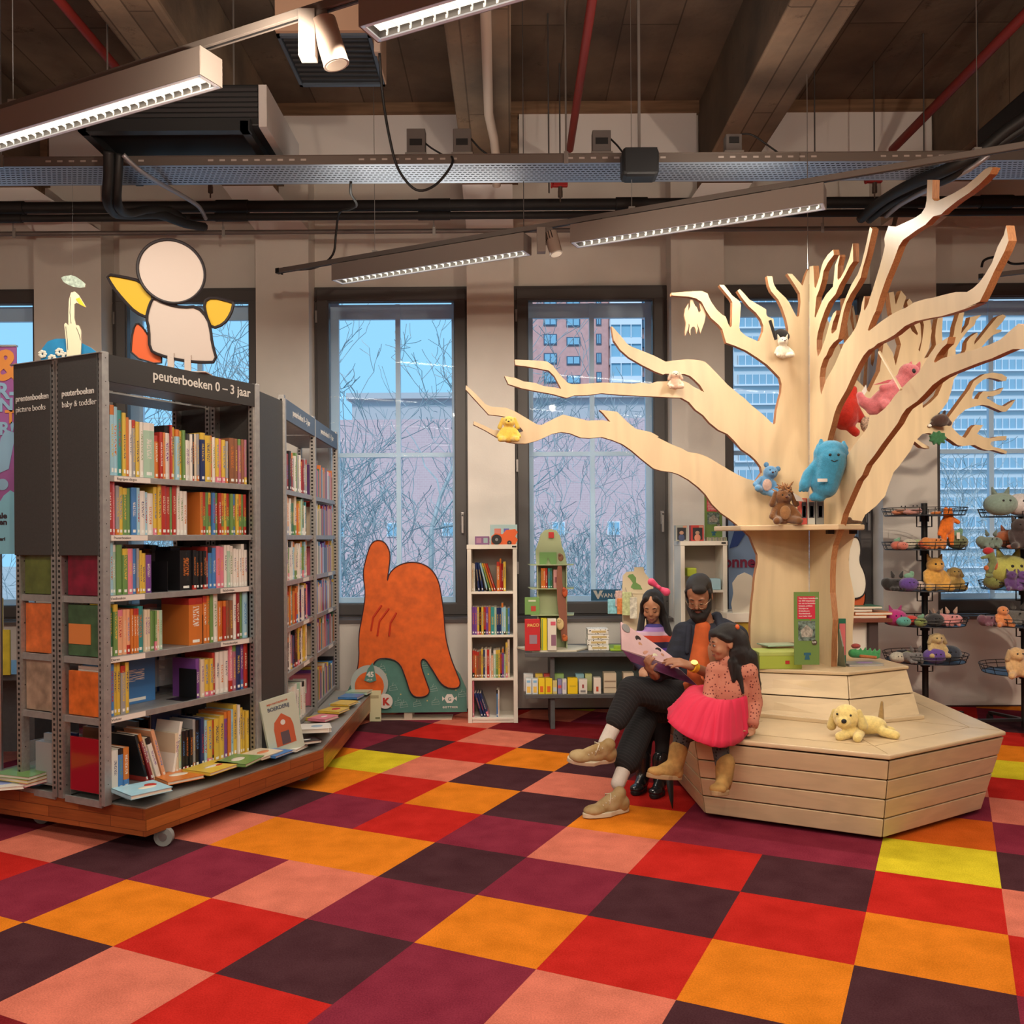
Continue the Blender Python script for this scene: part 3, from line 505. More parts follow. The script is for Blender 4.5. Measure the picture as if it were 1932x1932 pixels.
# two rear boards, cut like the right-hand one, mostly hidden
def copy_fin(ang, sx=1.0, cut=None):
    d0 = Vector((math.cos(R(27)), math.sin(R(27)), 0)); n0 = Vector((-d0.y, d0.x, 0)); d = Vector((math.cos(R(ang)), math.sin(R(ang)), 0)); pts = []
    for p in OC:
        q = Ppl(p[0], p[1], (AX.x, AX.y, 0), n0) - Vector((AX.x, AX.y, 0)); pts.append((q.dot(d0) * sx, max(q.z, ZT2)))
    M = Matrix((d, Vector((0, 0, 1)), d.cross(Vector((0, 0, 1))))).transposed().to_4x4(); M.translation = (AX.x, AX.y, 0)
    MB().prism(pts, THK, M, 0, 1).build('branch_board', [plyf, plye], tree)
copy_fin(52, .85)
# little platform in the fork of the trunk
pl = [PZ(px, py, 1.545) for px, py in ()]
zs = 1.553
def at(px, Y): return (px - 966) * Y / F
pts = [(at(1398, 5.62), 5.62), (at(1575, 5.36), 5.30), (at(1624, 5.58), 5.52), (at(1630, 6.1), 6.1), (1.9, 6.35), (1.35, 6.1)]
MB().prism(pts, .032, Matrix.Translation((0, 0, zs - .01)), 0, 1).build('fork_shelf', [plyh, plyh], tree, bevel=.006)
for px, Y in ((1568, 5.42), (1612, 5.62)):
    MB().box(at(px, Y) - .018, at(px, Y) + .018, Y, Y + .04, zs - .035, zs - .011).build('bracket', mat('black_steel', (.02, .02, .022), .4, .5), tree)
MB().tube([P(1524, 508, 5.8), P(1524, 498, 5.8)], .008, 6).build('hanging_eye', mat('zinc', (.5, .5, .5), .3, .9), tree)
MB().tube([P(1659, 664, 4.75), P(1700, 735, 4.55)], .008, 6).build('wooden_rod', plyf, tree)
# bat shaped offcut hanging under the upper left limb
bat = [(1302,570),(1306,575),(1308,584),(1316,591),(1321,600),(1325,585),(1319,570),(1330,586),(1337,600),(1337,612),(1328,636),(1323,648),(1321,629),(1317,610),(1320,630),(1314,640),(1312,625),(1306,614),(1304,640),(1302,645),(1298,634),(1301,612),(1300,610),(1300,625),(1294,648),(1292,633),(1295,612),(1292,595),(1294,578),(1300,565),(1299,586),(1304,574)]
bat = [(1240+a*300/1932,520+b*300/1932) for a,b in [(408,290),(435,290),(470,370),(485,372),(515,450),(535,420),(520,330),(560,370),(598,460),(580,560),(530,700),(515,640),(490,575),(500,640),(485,700),(470,640),(455,615),(430,620),(412,650),(410,720),(390,680),(398,600),(392,575),(380,650),(345,725),(342,690),(355,570),(333,480),(345,400),(385,330),(382,425),(405,370)]]
d = Vector((math.cos(R(187)), math.sin(R(187)), 0)); nrm = Vector((-d.y, d.x, 0))
pt = []
for p in bat:
    q = Ppl(p[0], p[1], (AX.x, AX.y, 0), nrm) - Vector((AX.x, AX.y, 0)); pt.append((q.dot(d), q.z))
M = Matrix((d, Vector((0, 0, 1)), d.cross(Vector((0, 0, 1))))).transposed().to_4x4(); M.translation = (AX.x, AX.y, 0)
bo = thing('plywood_bat', Ppl(1303, 600, (AX.x, AX.y, 0), nrm), 'small plywood bat shape hanging under the top left limb of the plywood tree', 'ornament')
MB().prism(pt, .012, M, 0, 1, back=.01).build('bat_board', [plyf, plye], bo)
MB().tube([Ppl(1306, 566, (AX.x, AX.y, 0), nrm) + Vector((0, .02, .01)), Ppl(1306, 556, (AX.x, AX.y, 0), nrm) + Vector((0, .02, .03))], .002, 5).build('string', gapm, bo)
# suspension wire
tag(MB().tube([P(1524, 498, 5.8), P(1522.5, 140, 5.8)], .0028, 5).build('suspension_wire', mat('zinc', (.5, .5, .5), .3, .9)), 'thin steel wire running up from the top of the plywood tree', 'wire')
# ---- bench
bench = thing('slatted_bench', (1.78, 5.4, 0), 'big six-sided plywood bench with flared slatted sides around the tree', 'bench')
TOP = [(1.806, 4.379), (2.634, 4.891), (2.70, 6.20), (1.92, 6.75), (.90, 6.20), (.96, 4.833)]
BOT = [(1.81, 4.478), (2.53, 4.935), (2.59, 6.13), (1.9, 6.62), (.975, 6.13), (1.025, 4.893)]
def ring(poly0, poly1, t): return [Vector((a[0] + (b[0] - a[0]) * t, a[1] + (b[1] - a[1]) * t)) for a, b in zip(poly0, poly1)]
def slats(P0, P1, z0, z1, n, parent, cap_h=0, nm='side_slat', sides=None, gap=.006, thick=.02):
    """slatted skirt between two rings"""
    N = len(P0)
    core = MB(); sh = .022
    def inset(poly, k):
        c = sum((Vector(p) for p in poly), Vector((0, 0))) / len(poly); return [Vector(p) + (c - Vector(p)).normalized() * k for p in poly]
    a, b = inset(P0, .02), inset(P1, .02)
    core.add([(p.x, p.y, z0 + .01) for p in a] + [(p.x, p.y, z1 - .01) for p in b], [tuple(range(N))[::-1], tuple(range(N, 2 * N))] + [(i, (i + 1) % N, (i + 1) % N + N, i + N) for i in range(N)])
    core.build('core', gapm, parent)
    hh = (z1 - z0) / n
    for k in range(n):
        t0 = (k * hh + gap / 2) / (z1 - z0); t1 = ((k + 1) * hh - gap / 2) / (z1 - z0)
        r0, r1 = ring(P0, P1, t0), ring(P0, P1, t1); i0, i1 = inset([tuple(p) for p in r0], thick), inset([tuple(p) for p in r1], thick)
        za, zb = z0 + t0 * (z1 - z0), z0 + t1 * (z1 - z0)
        for i in range(N):
            j = (i + 1) % N; e = (r0[j] - r0[i]).normalized() * .003
            vs = [(*(r0[i] + e), za), (*(r0[j] - e), za), (*(i0[j] - e), za), (*(i0[i] + e), za), (*(r1[i] + e), zb), (*(r1[j] - e), zb), (*(i1[j] - e), zb), (*(i1[i] + e), zb)]
            MB().add(vs, [(0, 3, 2, 1), (4, 5, 6, 7), (0, 1, 5, 4), (1, 2, 6, 5), (2, 3, 7, 6), (3, 0, 4, 7)]).build(nm, plyh, parent, bevel=.004)
slats(BOT, TOP, .022, .425, 4, bench)
c = Vector((1.8, 5.5))
T2 = [Vector(p) + (Vector(p) - c).normalized() * .008 for p in TOP]
MB().prism([tuple(p) for p in T2], .024, Matrix.Translation((0, 0, .431)), 0).build('seat_top', plyh, bench, bevel=.008)
m = MB()   # mitre seams and inlaid line on the seat top
for i in range(6):
    a = T2[i]; b = a + (c - a) * .55
    m.beam((*a.lerp(c, .03), .4553), (*b, .4553), .004, .0012)
    q0, q1 = T2[i].lerp(c, .17), T2[(i + 1) % 6].lerp(c, .17); m.beam((*q0, .4553), (*q1, .4553), .003, .0012)
m.build('seat_seam', mat('seam_line', (.36, .25, .13), .6), bench)
fb, rb = PZ(1606, 1369, .455), PZ(1738, 1356, .455); ft, rt = PZ(1600, 1274, ZT2 - .02), PZ(1711, 1262, ZT2 - .02)
TB = [(fb.x, fb.y), (rb.x, rb.y), (2.36, 6.1), (1.95, 6.4), (1.30, 6.1), (1.345, 5.37)]
TT = [(ft.x, ft.y), (rt.x, rt.y), (2.33, 6.05), (1.95, 6.33), (1.36, 6.05), (1.39, 5.45)]
slats(TB, TT, .458, .698, 2, bench, nm='plinth_slat')
ct = Vector((1.88, 5.8))
T3 = [Vector(p) + (Vector(p) - ct).normalized() * .012 for p in TT]
MB().prism([tuple(p) for p in T3], .02, Matrix.Translation((0, 0, .70)), 0).build('plinth_top', plyh, bench, bevel=.006)
T4 = [Vector(p) + (Vector(p) - ct).normalized() * .02 for p in TB]
MB().prism([tuple(p) for p in T4], .022, Matrix.Translation((0, 0, .4555)), 0).build('plinth_foot', plyh, bench, bevel=.004)
# ================================================================= TALL METAL BOOKCASE ON A WOODEN TROLLEY
steel = mat('galvanised_steel', (.40, .385, .37), .38, .75, noise=.12, nscale=60)
steel2 = mat('light_grey_steel', (.36, .355, .35), .45, .55, noise=.1, nscale=30)
hole = mat('dark_slot', (.012, .012, .012), .8)
dark = mat('anthracite_panel', (.046, .044, .043), .55, noise=.12, nscale=120, bump=.05, bscale=300)
dark2 = mat('dark_header', (.028, .025, .024), .5)
paper = mat('white_lettering', (.62, .60, .56), .7)
cardm = mat('label_card', (.72, .66, .60), .7)
wood = bpy.data.materials.new('merbau_block_board'); wood.use_nodes = True; nt = wood.node_tree; b = nt.nodes['Principled BSDF']; b.inputs['Roughness'].default_value = .28
tc = nt.nodes.new('ShaderNodeTexCoord'); mp = nt.nodes.new('ShaderNodeMapping'); bt = nt.nodes.new('ShaderNodeTexBrick'); nt.links.new(tc.outputs['UV'], mp.inputs[0]); nt.links.new(mp.outputs[0], bt.inputs['Vector'])
bt.inputs['Scale'].default_value = 1; bt.inputs['Brick Width'].default_value = .42; bt.inputs['Row Height'].default_value = .055; bt.inputs['Mortar Size'].default_value = .0015; bt.inputs['Color1'].default_value = (.30, .085, .022, 1); bt.inputs['Color2'].default_value = (.15, .038, .012, 1); bt.inputs['Mortar'].default_value = (.08, .02, .008, 1); bt.inputs['Bias'].default_value = .0
nz = nt.nodes.new('ShaderNodeTexNoise'); nz.inputs['Scale'].default_value = 8; m2 = nt.nodes.new('ShaderNodeMapping'); m2.inputs['Scale'].default_value = (1, 14, 14); nt.links.new(tc.outputs['UV'], m2.inputs[0]); nt.links.new(m2.outputs[0], nz.inputs[0])
mx = nt.nodes.new('ShaderNodeMix'); mx.data_type = 'RGBA'; mx.blend_type = 'MULTIPLY'; mx.inputs[0].default_value = .6; nt.links.new(bt.outputs[0], mx.inputs[6]); nt.links.new(nz.outputs[1], mx.inputs[7])
hs = nt.nodes.new('ShaderNodeHueSaturation'); hs.inputs['Value'].default_value = 1.7; hs.inputs['Saturation'].default_value = 1.0
bw = nt.nodes.new('ShaderNodeRGBToBW'); nt.links.new(nz.outputs[1], bw.inputs[0]); nt.links.new(bw.outputs[0], mx.inputs[7]); nt.links.new(mx.outputs[2], hs.inputs['Color']); nt.links.new(hs.outputs[0], b.inputs['Base Color'])
platm = mat('grey_platform_top', (.30, .30, .28), .3, .2)
ZP0, ZP1 = .085, .222
pc = Vector((-1.768, 4.375)); bend = Vector((-1.165, 5.60)); far_ = Vector((-1.175, 7.72))
d1 = (bend - pc).normalized(); left = Vector((-d1.y, d1.x)); lf = pc + Vector((-.912, .39)).normalized() * 1.35
trolley = thing('wooden_trolley', (-1.9, 5.5, 0), 'low reddish wooden trolley on castors carrying the tall bookcase', 'trolley')
poly = [pc, bend, far_, Vector((-1.95, 7.72)), Vector((-2.3, 5.9)), lf + Vector((.35, .75)), lf]
mb = MB().prism([tuple(p) for p in poly], ZP1 - ZP0 - .006, Matrix.Translation((0, 0, ZP0)), 0)
ob = mb.build('deck', wood, trolley)
uv = ob.data.uv_layers.new(name='u'); me = ob.data
for pg in me.polygons:
    nrm = pg.normal
    for li in pg.loop_indices:
        co = me.vertices[me.loops[li].vertex_index].co
        if abs(nrm.z) > .5: uv.data[li].uv = (co.x, co.y)
        else: uv.data[li].uv = (co.x * -nrm.y + co.y * nrm.x, co.z)
c = sum(poly, Vector((0, 0))) / len(poly)
MB().prism([tuple(p + (c - p).normalized() * .012) for p in poly], .006, Matrix.Translation((0, 0, ZP1 - .006)), 0).build('deck_top', platm, trolley)
wheelm = mat('grey_rubber', (.25, .25, .24), .6); rimm = mat('castor_steel', (.45, .45, .44), .3, .8)
for p in (pc + Vector((.04, .13)), bend + Vector((-.15, .1)), far_ + Vector((-.15, -.2)), lf + Vector((.2, .2)), Vector((-2.1, 5.9)), pc + Vector((-.75, .5))):
    w = MB().tube([(p.x, p.y - .016, .046), (p.x, p.y + .016, .046)], .046, 22).build('castor', wheelm, trolley, smooth=40)
    MB().tube([(p.x, p.y - .018, .046), (p.x, p.y + .018, .046)], .020, 14).build('hub', rimm, w)
ZTP = 2.42
SH = [.262, .640, .935, 1.236, 1.535, 1.828]     # tops of the shelves
def mapper(o, ang):
    M = Matrix.Rotation(ang, 4, 'Z'); M.translation = (o[0], o[1], 0); return M
def post(M, x, y, ztop=ZTP, zb=ZP1, w=.045, t=.035):
    mb = MB().box(x - w / 2, x + w / 2, y - t / 2, y + t / 2, zb, ztop, 0, M)
    k = zb + .04
    while k < ztop - .03:
        for sx in (-1, 1): mb.box(x + sx * w / 2 - .0006, x + sx * w / 2 + .0006, y - .007, y + .007, k, k + .013, 1, M)
        k += .0265
    k = zb + .06
    while k < ztop - .03:
        for sy in (-1, 1): mb.box(x - .003, x + .003, y + sy * t / 2 - .0005, y + sy * t / 2 + .0005, k, k + .006, 1, M)
        k += .16
    return mb
case = thing('metal_bookcase', (-1.9, 5.4, ZP1), 'tall grey metal bookcase with dark end panels and perforated posts', 'bookcase')
o1 = Vector((-1.988, 4.441)); a1 = math.atan2(.916, .473)
M1 = mapper(o1, a1)     # local x along the front (away), local y = depth to the left
L1, DP = 1.03, .30
for x in (0, L1):
    for y in (0, DP, 2 * DP + .02): post(M1, x, y + .0).build('post', [steel, hole], case)
for x in (0, L1):
    post(M1, x, DP + .045).build('post', [steel, hole], case)
plex = mat('clear_acrylic', (.8, .85, .88), .05, spec=.5, alpha=.18)
for dep in (0, 1):
    y0 = .012 + dep * (DP + .045); y1 = y0 + DP - .03
    for k, z in enumerate(SH):
        MB().box(.02, L1 - .02, y0, y1, z - .004, z, 0, M1).box(.02, L1 - .02, y0 - .014, y0, z - .03, z + .001, 0, M1).box(.02, L1 - .02, y1, y1 + .01, z - .03, z + .001, 0, M1).build('shelf', steel2, case, bevel=.001)
    MB().box(.02, L1 - .02, y0, y1, 2.30, 2.31, 0, M1).build('shelf', steel2, case)
    for k, z in enumerate(SH[:-1]):
        MB().box(.03, L1 - .03, y1 + .012, y1 + .015, z + .05, z + .2, 0, M1).build('back_stop', plex, case)
    MB().box(.03, L1 - .03, y1 + .012, y1 + .015, SH[-1] + .05, SH[-1] + .28, 0, M1).build('back_stop', plex, case)
    # coloured acrylic ends below the dark end panel, cross lips
    for k, z in enumerate(SH[1:-2] + [.24]):
        MB().box(-.012, -.002, y0, y1, z - .035, z - .002, 0, M1).build('end_lip', steel2, case)
    MB().box(-.03, -.018, y0 - .01, y1 + .012, 1.435, ZTP - .005, 0, M1).build('end_panel', dark, case, bevel=.003)
    MB().box(L1 + .018, L1 + .03, y0 - .01, y1 + .012, .26, ZTP - .005, 0, M1).build('end_panel', dark, case)
mb = MB().box(-.026, .012, -.028, -.004, ZP1, ZTP + .005, 0, M1)
k = ZP1 + .1
while k < ZTP: mb.box(-.008, -.004, -.029, -.0278, k, k + .005, 1, M1); k += .115
mb.build('corner_post', [steel2, hole], case, bevel=.003)
MB().box(L1 - .012, L1 + .026, -.028, -.004, ZP1, ZTP, 0, M1).build('corner_post', [steel2, hole], case, bevel=.003)
MB().box(.012, L1 - .012, -.024, -.008, 2.285, ZTP - .004, 0, M1).build('header_board', dark2, case)
MB().box(.012, L1 - .012, -.004, .06, 2.30, 2.318, 0, M1).build('light_rail', steel2, case)
MB().prism([(-.035, -.03), (-.02, -.03), (-.02, .66), (-.035, .66)], .004, M1 @ Matrix.Translation((0, 0, ZTP - .004))).build('top_trim', steel2, case)
FM1 = face_M(M1 @ Vector((.28, -.0245, 2.335)), M1.to_3x3() @ Vector((1, 0, 0)), (0, 0, 1))
text('peuterboeken 0 – 3 jaar', .072, paper, case, FM1, .0006, .012)
EX = M1.to_3x3() @ Vector((0, -1, 0))   # to the right when looking at the end
for y, s1, s2 in ((.335 - .02, 'peuterboeken', 'baby & toddler'), (.655 - .03, 'prentenboeken', 'picture books')):
    y_ = {0.315: .262, 0.625: .62}[round(y, 3)]
    for s, z, bd in ((s1, 2.225, .02), (s2, 2.17, 0)):
        text(s, .042, paper, case, face_M(M1 @ Vector((-.0305, y_, z)), EX, (0, 0, 1)), .0005, bd)
# strip labels on the shelf fronts
for z, x0, s in ((SH[5], .04, 'Begrijpen dingen'), (SH[4], .02, 'Peuterboeken'), (SH[3], .0, 'Voelboeken'), (SH[2], .0, 'Dieren'), (SH[1], .0, 'Verkeer'), (SH[2], .74, 'Prentenboekjes'), (SH[3], .74, 'Babyboekjes')):
    MB().box(x0 + .02, x0 + .24, -.0035, -.0025, z - .028, z - .002, 0, M1 @ Matrix.Translation((0, 0, 0))).build('shelf_label', cardm, case)
    text(s, .018, dark2, case, face_M(M1 @ Vector((x0 + .035, -.0040, z - .02)), M1.to_3x3() @ Vector((1, 0, 0)), (0, 0, 1)), .0003)
# dark filler panel to the second run
q0 = M1 @ Vector((L1 + .026, -.02, 0)); q1 = Vector((-1.447, 5.765, 0))
mb = MB().beam((q0.x, q0.y, (ZP1 + ZTP - .04) / 2), (q1.x, q1.y, (ZP1 + ZTP - .04) / 2), .012, ZTP - .04 - ZP1)
mb.build('filler_panel', dark, case)
# second run: two bays facing right
case2 = thing('metal_bookcase', (-1.65, 6.8, ZP1), 'farther two-bay run of the grey metal bookcase, seen sideways near the window', 'bookcase')
o2 = Vector((-1.452, 5.775)); a2 = R(91.6); M2 = mapper(o2, a2); LB = 1.01
SH2 = [.262, .640, .935, 1.236, 1.535, 1.828]
for i in range(3):
    for y in (.0, DP): post(M2, i * LB, y).build('post', [steel, hole], case2)
    MB().box(i * LB - .015, i * LB + .015, -.024, -.008, ZP1, ZTP - .02, 0, M2).build('corner_post', steel2, case2)
for i in range(2):
    x0, x1 = i * LB + .02, (i + 1) * LB - .02
    for z in SH2: MB().box(x0, x1, .012, DP, z - .004, z, 0, M2).box(x0, x1, -.004, .012, z - .03, z + .001, 0, M2).build('shelf', steel2, case2)
    MB().box(x0, x1, .012, DP, 2.28, 2.29, 0, M2).build('shelf', steel2, case2)
    MB().box(x0 - .005, x1 + .005, -.022, -.006, 2.27, ZTP - .02, 0, M2).build('header_board', mat('slate_header', (.075, .10, .14), .45), case2)
    text('peuterboeken 0 – 3 jaar', .06, paper, case2, face_M(M2 @ Vector((x0 + .2, -.0225, 2.32)), M2.to_3x3() @ Vector((1, 0, 0)), (0, 0, 1)), .0005, .01)
    for k, z in enumerate(SH2[1:4]): MB().box(x0 + .6, x0 + .8, -.0048, -.004, z - .028, z - .002, 0, M2).build('shelf_label', cardm, case2)
MB().box(LB * 2 + .02, LB * 2 + .028, 0, DP, .26, 2.36, 0, M2).build('end_plate', plex, case2)
# ================================================================= BOOKS
COL = {'r': ('red', (.42, .035, .025)), 'o': ('orange', (.58, .17, .03)), 'y': ('yellow', (.64, .44, .06)), 'g': ('green', (.14, .27, .08)), 'G': ('dark green', (.03, .14, .07)), 't': ('teal', (.04, .26, .26)),
       'l': ('light blue', (.32, .55, .66)), 'b': ('blue', (.06, .20, .48)), 'n': ('navy', (.02, .035, .12)), 'v': ('purple', (.17, .06, .28)), 'p': ('pink', (.68, .20, .27)), 'm': ('mauve', (.36, .14, .20)),
       'w': ('white', (.72, .68, .62)), 'c': ('cream', (.66, .55, .40)), 'k': ('black', (.012, .012, .014)), 'B': ('brown', (.25, .10, .05)), 'e': ('grey', (.30, .30, .31)), 'd': ('dark red', (.24, .015, .02)), 'a': ('peach', (.72, .36, .20)), 's': ('mint', (.38, .55, .42))}
pagem = mat('book_pages', (.68, .62, .52), .8, noise=.08, nscale=200, stretch=(30, 1, 1))
def cover_mat(k, var):
    nm = 'cover_%s_%d' % (k, var)
    if nm in MATS: return MATS[nm]
    c = COL[k][1]; rn = random.Random(nm)
    alt = COL[rn.choice('wycrobgw' if k not in 'wcy' else 'rbnovgk')][1]; alt2 = COL[rn.choice('rybgowpk')][1]
    m = bpy.data.materials.new(nm); m.use_nodes = True; nt = m.node_tree; b = nt.nodes['Principled BSDF']; b.inputs['Roughness'].default_value = .33
    tc = nt.nodes.new('ShaderNodeTexCoord'); sp = nt.nodes.new('ShaderNodeSeparateXYZ'); nt.links.new(tc.outputs['Generated'], sp.inputs[0])
    def band(z0, z1, src='Z'):
        n = nt.nodes.new('ShaderNodeMath'); n.operation = 'COMPARE'; n.inputs[1].default_value = (z0 + z1) / 2; n.inputs[2].default_value = (z1 - z0) / 2
        nt.links.new(sp.outputs[src], n.inputs[0]); return n.outputs[0]
    def mix(fac, a, bcol):
        x = nt.nodes.new('ShaderNodeMix'); x.data_type = 'RGBA'; nt.links.new(fac, x.inputs[0])
        if isinstance(a, tuple): x.inputs[6].default_value = (*a, 1)
        else: nt.links.new(a, x.inputs[6])
        x.inputs[7].default_value = (*bcol, 1); return x.outputs[2]
    def mul(a, bb):
        n = nt.nodes.new('ShaderNodeMath'); n.operation = 'MULTIPLY'; nt.links.new(a, n.inputs[0]); nt.links.new(bb, n.inputs[1]); return n.outputs[0]
    cur = c
    # title lettering: broken strokes down the middle of the spine
    mp = nt.nodes.new('ShaderNodeMapping'); mp.inputs['Scale'].default_value = (3, .01, 34 + rn.random() * 20); nt.links.new(tc.outputs['Generated'], mp.inputs[0])
    nz = nt.nodes.new('ShaderNodeTexNoise'); nz.inputs['Scale'].default_value = 1.0; nz.inputs['Detail'].default_value = 1; nt.links.new(mp.outputs[0], nz.inputs[0])
    g = nt.nodes.new('ShaderNodeMath'); g.operation = 'GREATER_THAN'; g.inputs[1].default_value = .5; nt.links.new(nz.outputs[0], g.inputs[0])
    z0 = rn.uniform(.25, .45); z1 = rn.uniform(.65, .9)
    f = mul(mul(g.outputs[0], band(z0, z1)), band(.28, .72, 'X'))
    if var == 1: cur = mix(band(.0, rn.uniform(.1, .25)), cur, alt2)
    if var == 3: cur = mix(band(.86, 1.0), cur, alt2)
    if var == 5: cur = mix(band(.45, .72), cur, COL['r'][1]); cur = mix(band(.2, .45), cur, COL['g'][1])
    cur = mix(f, cur, alt)
    cur = mix(mul(band(.05, .11), band(.25, .75, 'X')), cur, (.8, .8, .75))
    nt.links.new(cur, b.inputs['Base Color']); MATS[nm] = m; return m
# shared unit book: x thickness, -y spine, z height
def unit_book():
    mb = MB(); b = .09
    mb.box(-.5, -.5 + b, -.5, .5, 0, 1, 0).box(.5 - b, .5, -.5, .5, 0, 1, 0).box(-.5 + b, .5 - b, -.5, -.46, 0, 1, 0)
    mb.add([(-.5, -.5, 0), (0, -.53, 0), (.5, -.5, 0), (-.5, -.5, 1), (0, -.53, 1), (.5, -.5, 1)], [(0, 1, 4, 3), (1, 2, 5, 4), (0, 2, 1), (3, 4, 5)], 0)
    mb.box(-.5 + b, .5 - b, -.46, .475, .012, .988, 1)
    me = mb.mesh('book', [cover_mat('r', 0), pagem]); return me
UB = unit_book()
ORD = ['first', 'second', 'third', 'fourth', 'fifth', 'sixth', 'seventh', 'eighth', 'ninth', 'tenth', 'eleventh', 'twelfth', 'thirteenth', 'fourteenth', 'fifteenth', 'sixteenth', 'seventeenth', 'eighteenth', 'nineteenth', 'twentieth']
def ordn(i):
    return ORD[i] if i < 20 else ('twenty-' + ORD[i - 20] if i < 29 else 'thirtieth' if i == 29 else 'thirty-' + ORD[i - 30] if i < 39 else 'fortieth' if i == 39 else 'forty-' + ORD[i - 40])
def size_word(t, h): return ('thick ' if t > .03 else 'slim ' if t < .013 else '') + ('tall ' if h > .25 else 'small ' if h < .17 else '')
brn = random.Random(77)
NB = [0]
def book(k, t, d, h, loc, rotz, tilt=0, label='', group='', var=None, flat=False, bo=None):
    if bo is None: bo = bpy.data.objects.new('book', UB)
    C.objects.link(bo); NB[0] += 1
    bo.scale = (t, d, h)
    bo.material_slots[0].link = 'OBJECT'; bo.material_slots[0].material = cover_mat(k, brn.randrange(5) if var is None else var)
    bo.location = loc; bo.rotation_euler = (0, tilt, rotz)
    return tag(bo, label, 'book', group)
def row(M, x0, z, items, shelf, case_txt, y=.02, depth=.2, group=None, x1=None):
    """items: (key, thickness, height[, depth[, tilt[, gap]]]) laid from x0 along local x"""
    x = x0; ang = math.atan2(M[1][0], M[0][0]); i = 0
    if x1:
        fx = sum(.006 if it[0] == '#' else 0 for it in items); sc = (x1 - x0 - fx) / sum(it[1] for it in items); items = [(it[0], it[1] * sc, *it[2:]) for it in items]
    for it in items:
        k, t, h = it[0], it[1], it[2]
        if k == '_': x += t; continue
        d = it[3] if len(it) > 3 else depth + brn.uniform(-.02, .02)
        tl = it[4] if len(it) > 4 else 0
        if k == '#':    # black steel bookend
            e = MB().box(x, x + .003, y, y + .13, z + .001, z + .16, 0, M).box(x - .09, x + .003, y, y + .13, z + .0005, z + .0025, 0, M).build('bookend', mat('black_steel', (.02, .02, .022), .4, .5))
            tag(e, 'black metal bookend on the %s of the %s' % (shelf, case_txt), 'bookend'); x += .006; continue
        w = t * math.cos(tl) + (h * abs(math.sin(tl)))
        if tl == 0: px_ = x + t / 2; zz = z + .001
        elif tl > 0: px_ = x + t / 2 * math.cos(tl); zz = z + t / 2 * math.sin(tl) + .001
        else: px_ = x + h * math.sin(-tl) + t / 2 * math.cos(tl); zz = z + t / 2 * math.sin(-tl) + .001
        if tl: w = t / math.cos(tl) + .002
        p = M @ Vector((px_, y + d / 2 + brn.uniform(0, .012), 0)); p.z = zz
        lab = '%s%s book, %s from left, %s, %s' % (size_word(t, h), COL[k][0], ordn(i), shelf, case_txt)
        book(k, t * .97, d, h, p, ang, tl, lab, group or 'books on the %s of the %s' % (shelf, case_txt), it[5] if len(it) > 5 else None)
        x += w; i += 1
    return x
def seq(s, t=.016, h=.22, jt=.003, jh=.02):
    out = []
    for tok in s.split():
        if tok[0] == '_': out.append(('_', float(tok[1:]) / 1000, 0)); continue
        if tok == '#': out.append(('#', 0, 0)); continue
        k = tok[0]; a = tok[1:].split(',') if len(tok) > 1 else []
        tt = float(a[0]) / 1000 if a and a[0] else t + brn.uniform(-jt, jt); hh = float(a[1]) / 1000 if len(a) > 1 and a[1] else h + brn.uniform(-jh, jh)
        it = [k, tt, hh, brn.uniform(.17, .21), R(float(a[2])) if len(a) > 2 and a[2] else 0]
        if len(a) > 3: it.append(int(a[3]))
        out.append(tuple(it))
    return out
FR = 'near bookcase'
row(M1, .03, SH[5], seq('n26,345 l24,350 l26,345 t26,330 y22,320 o22,300 w18,290 e20,290 y24,285 w22,285 s70,285 o28,225 r22,245 o16,245 w34,285 r14,290 y20,280 l26,270 y22,265 g20,270 w18,255 w18,255 w18,255 k14,260 c16,260 e20,262 n34,270 y42,258 o18,262 w24,255 y20,250 p22,250 y26,245 e20,240 #', .024, .27), 'top shelf', FR, x1=.855)
row(M1, .862, SH[5], seq('B46,262 B24,262 m22,262 B24,262 m20,262', .024), 'top shelf', FR + ', beyond the bookend', x1=1.0)
row(M1, .03, SH[4], seq('r40,270 p16,262 e20,245 y22,240 g24,235 g20,235 b32,240 l18,240 w30,225 l18,220 w34,215 y22,250 y22,265 r32,258 r24,255 g14,255 r26,262 w18,265 w26,235 w26,235', .022), 'second shelf', FR, x1=.55)
row(M1, .635, SH[4], [(k, .0232, .235, .18, 0, 5 if q % 2 else 0) for q, k in enumerate('orgybgroyrgbyogr')], 'second shelf', FR + ', striped set', x1=1.0)
row(M1, .03, SH[3], seq('k20,225 l20,265 s24,250 g32,250 g32,230 p30,230 b26,228 e16,230 y14,220 y26,205 v36,195 _100 #', .02), 'third shelf', FR)
row(M1, .50, SH[3], seq('k70,215 k20,215 k20,210 k20,210 k20,210 r14,230 b22,230 b24,225 p28,235 p24,230 w18,240 s18,240 w22,235 w16,220 w16,215 w16,215 w20,245 w22,245', .02), 'third shelf', FR + ', right of the gap', x1=1.0)
row(M1, .03, SH[2], seq('y20,245 G20,240 g26,255 a34,225 a22,225 a22,225 o16,225 o16,225 o16,225 t34,235 c22,215 c20,215 g14,205 g14,205 g14,205 c18,205 s20,205', .02), 'fourth shelf', FR)
row(M1, .55, SH[2], seq('o70,255 # o20,262 o16,262 g18,275 w24,272 o14,225 o14,225 r16,225 B16,225 B20,225 w16,262 d22,268 g18,275 l28,275', .02), 'fourth shelf', FR + ', right of the gap', x1=1.0)
row(M1, .03, SH[1], seq('w18,240 b24,255 y20,260 y20,258 e28,240 y24,255', .02), 'fifth shelf', FR)
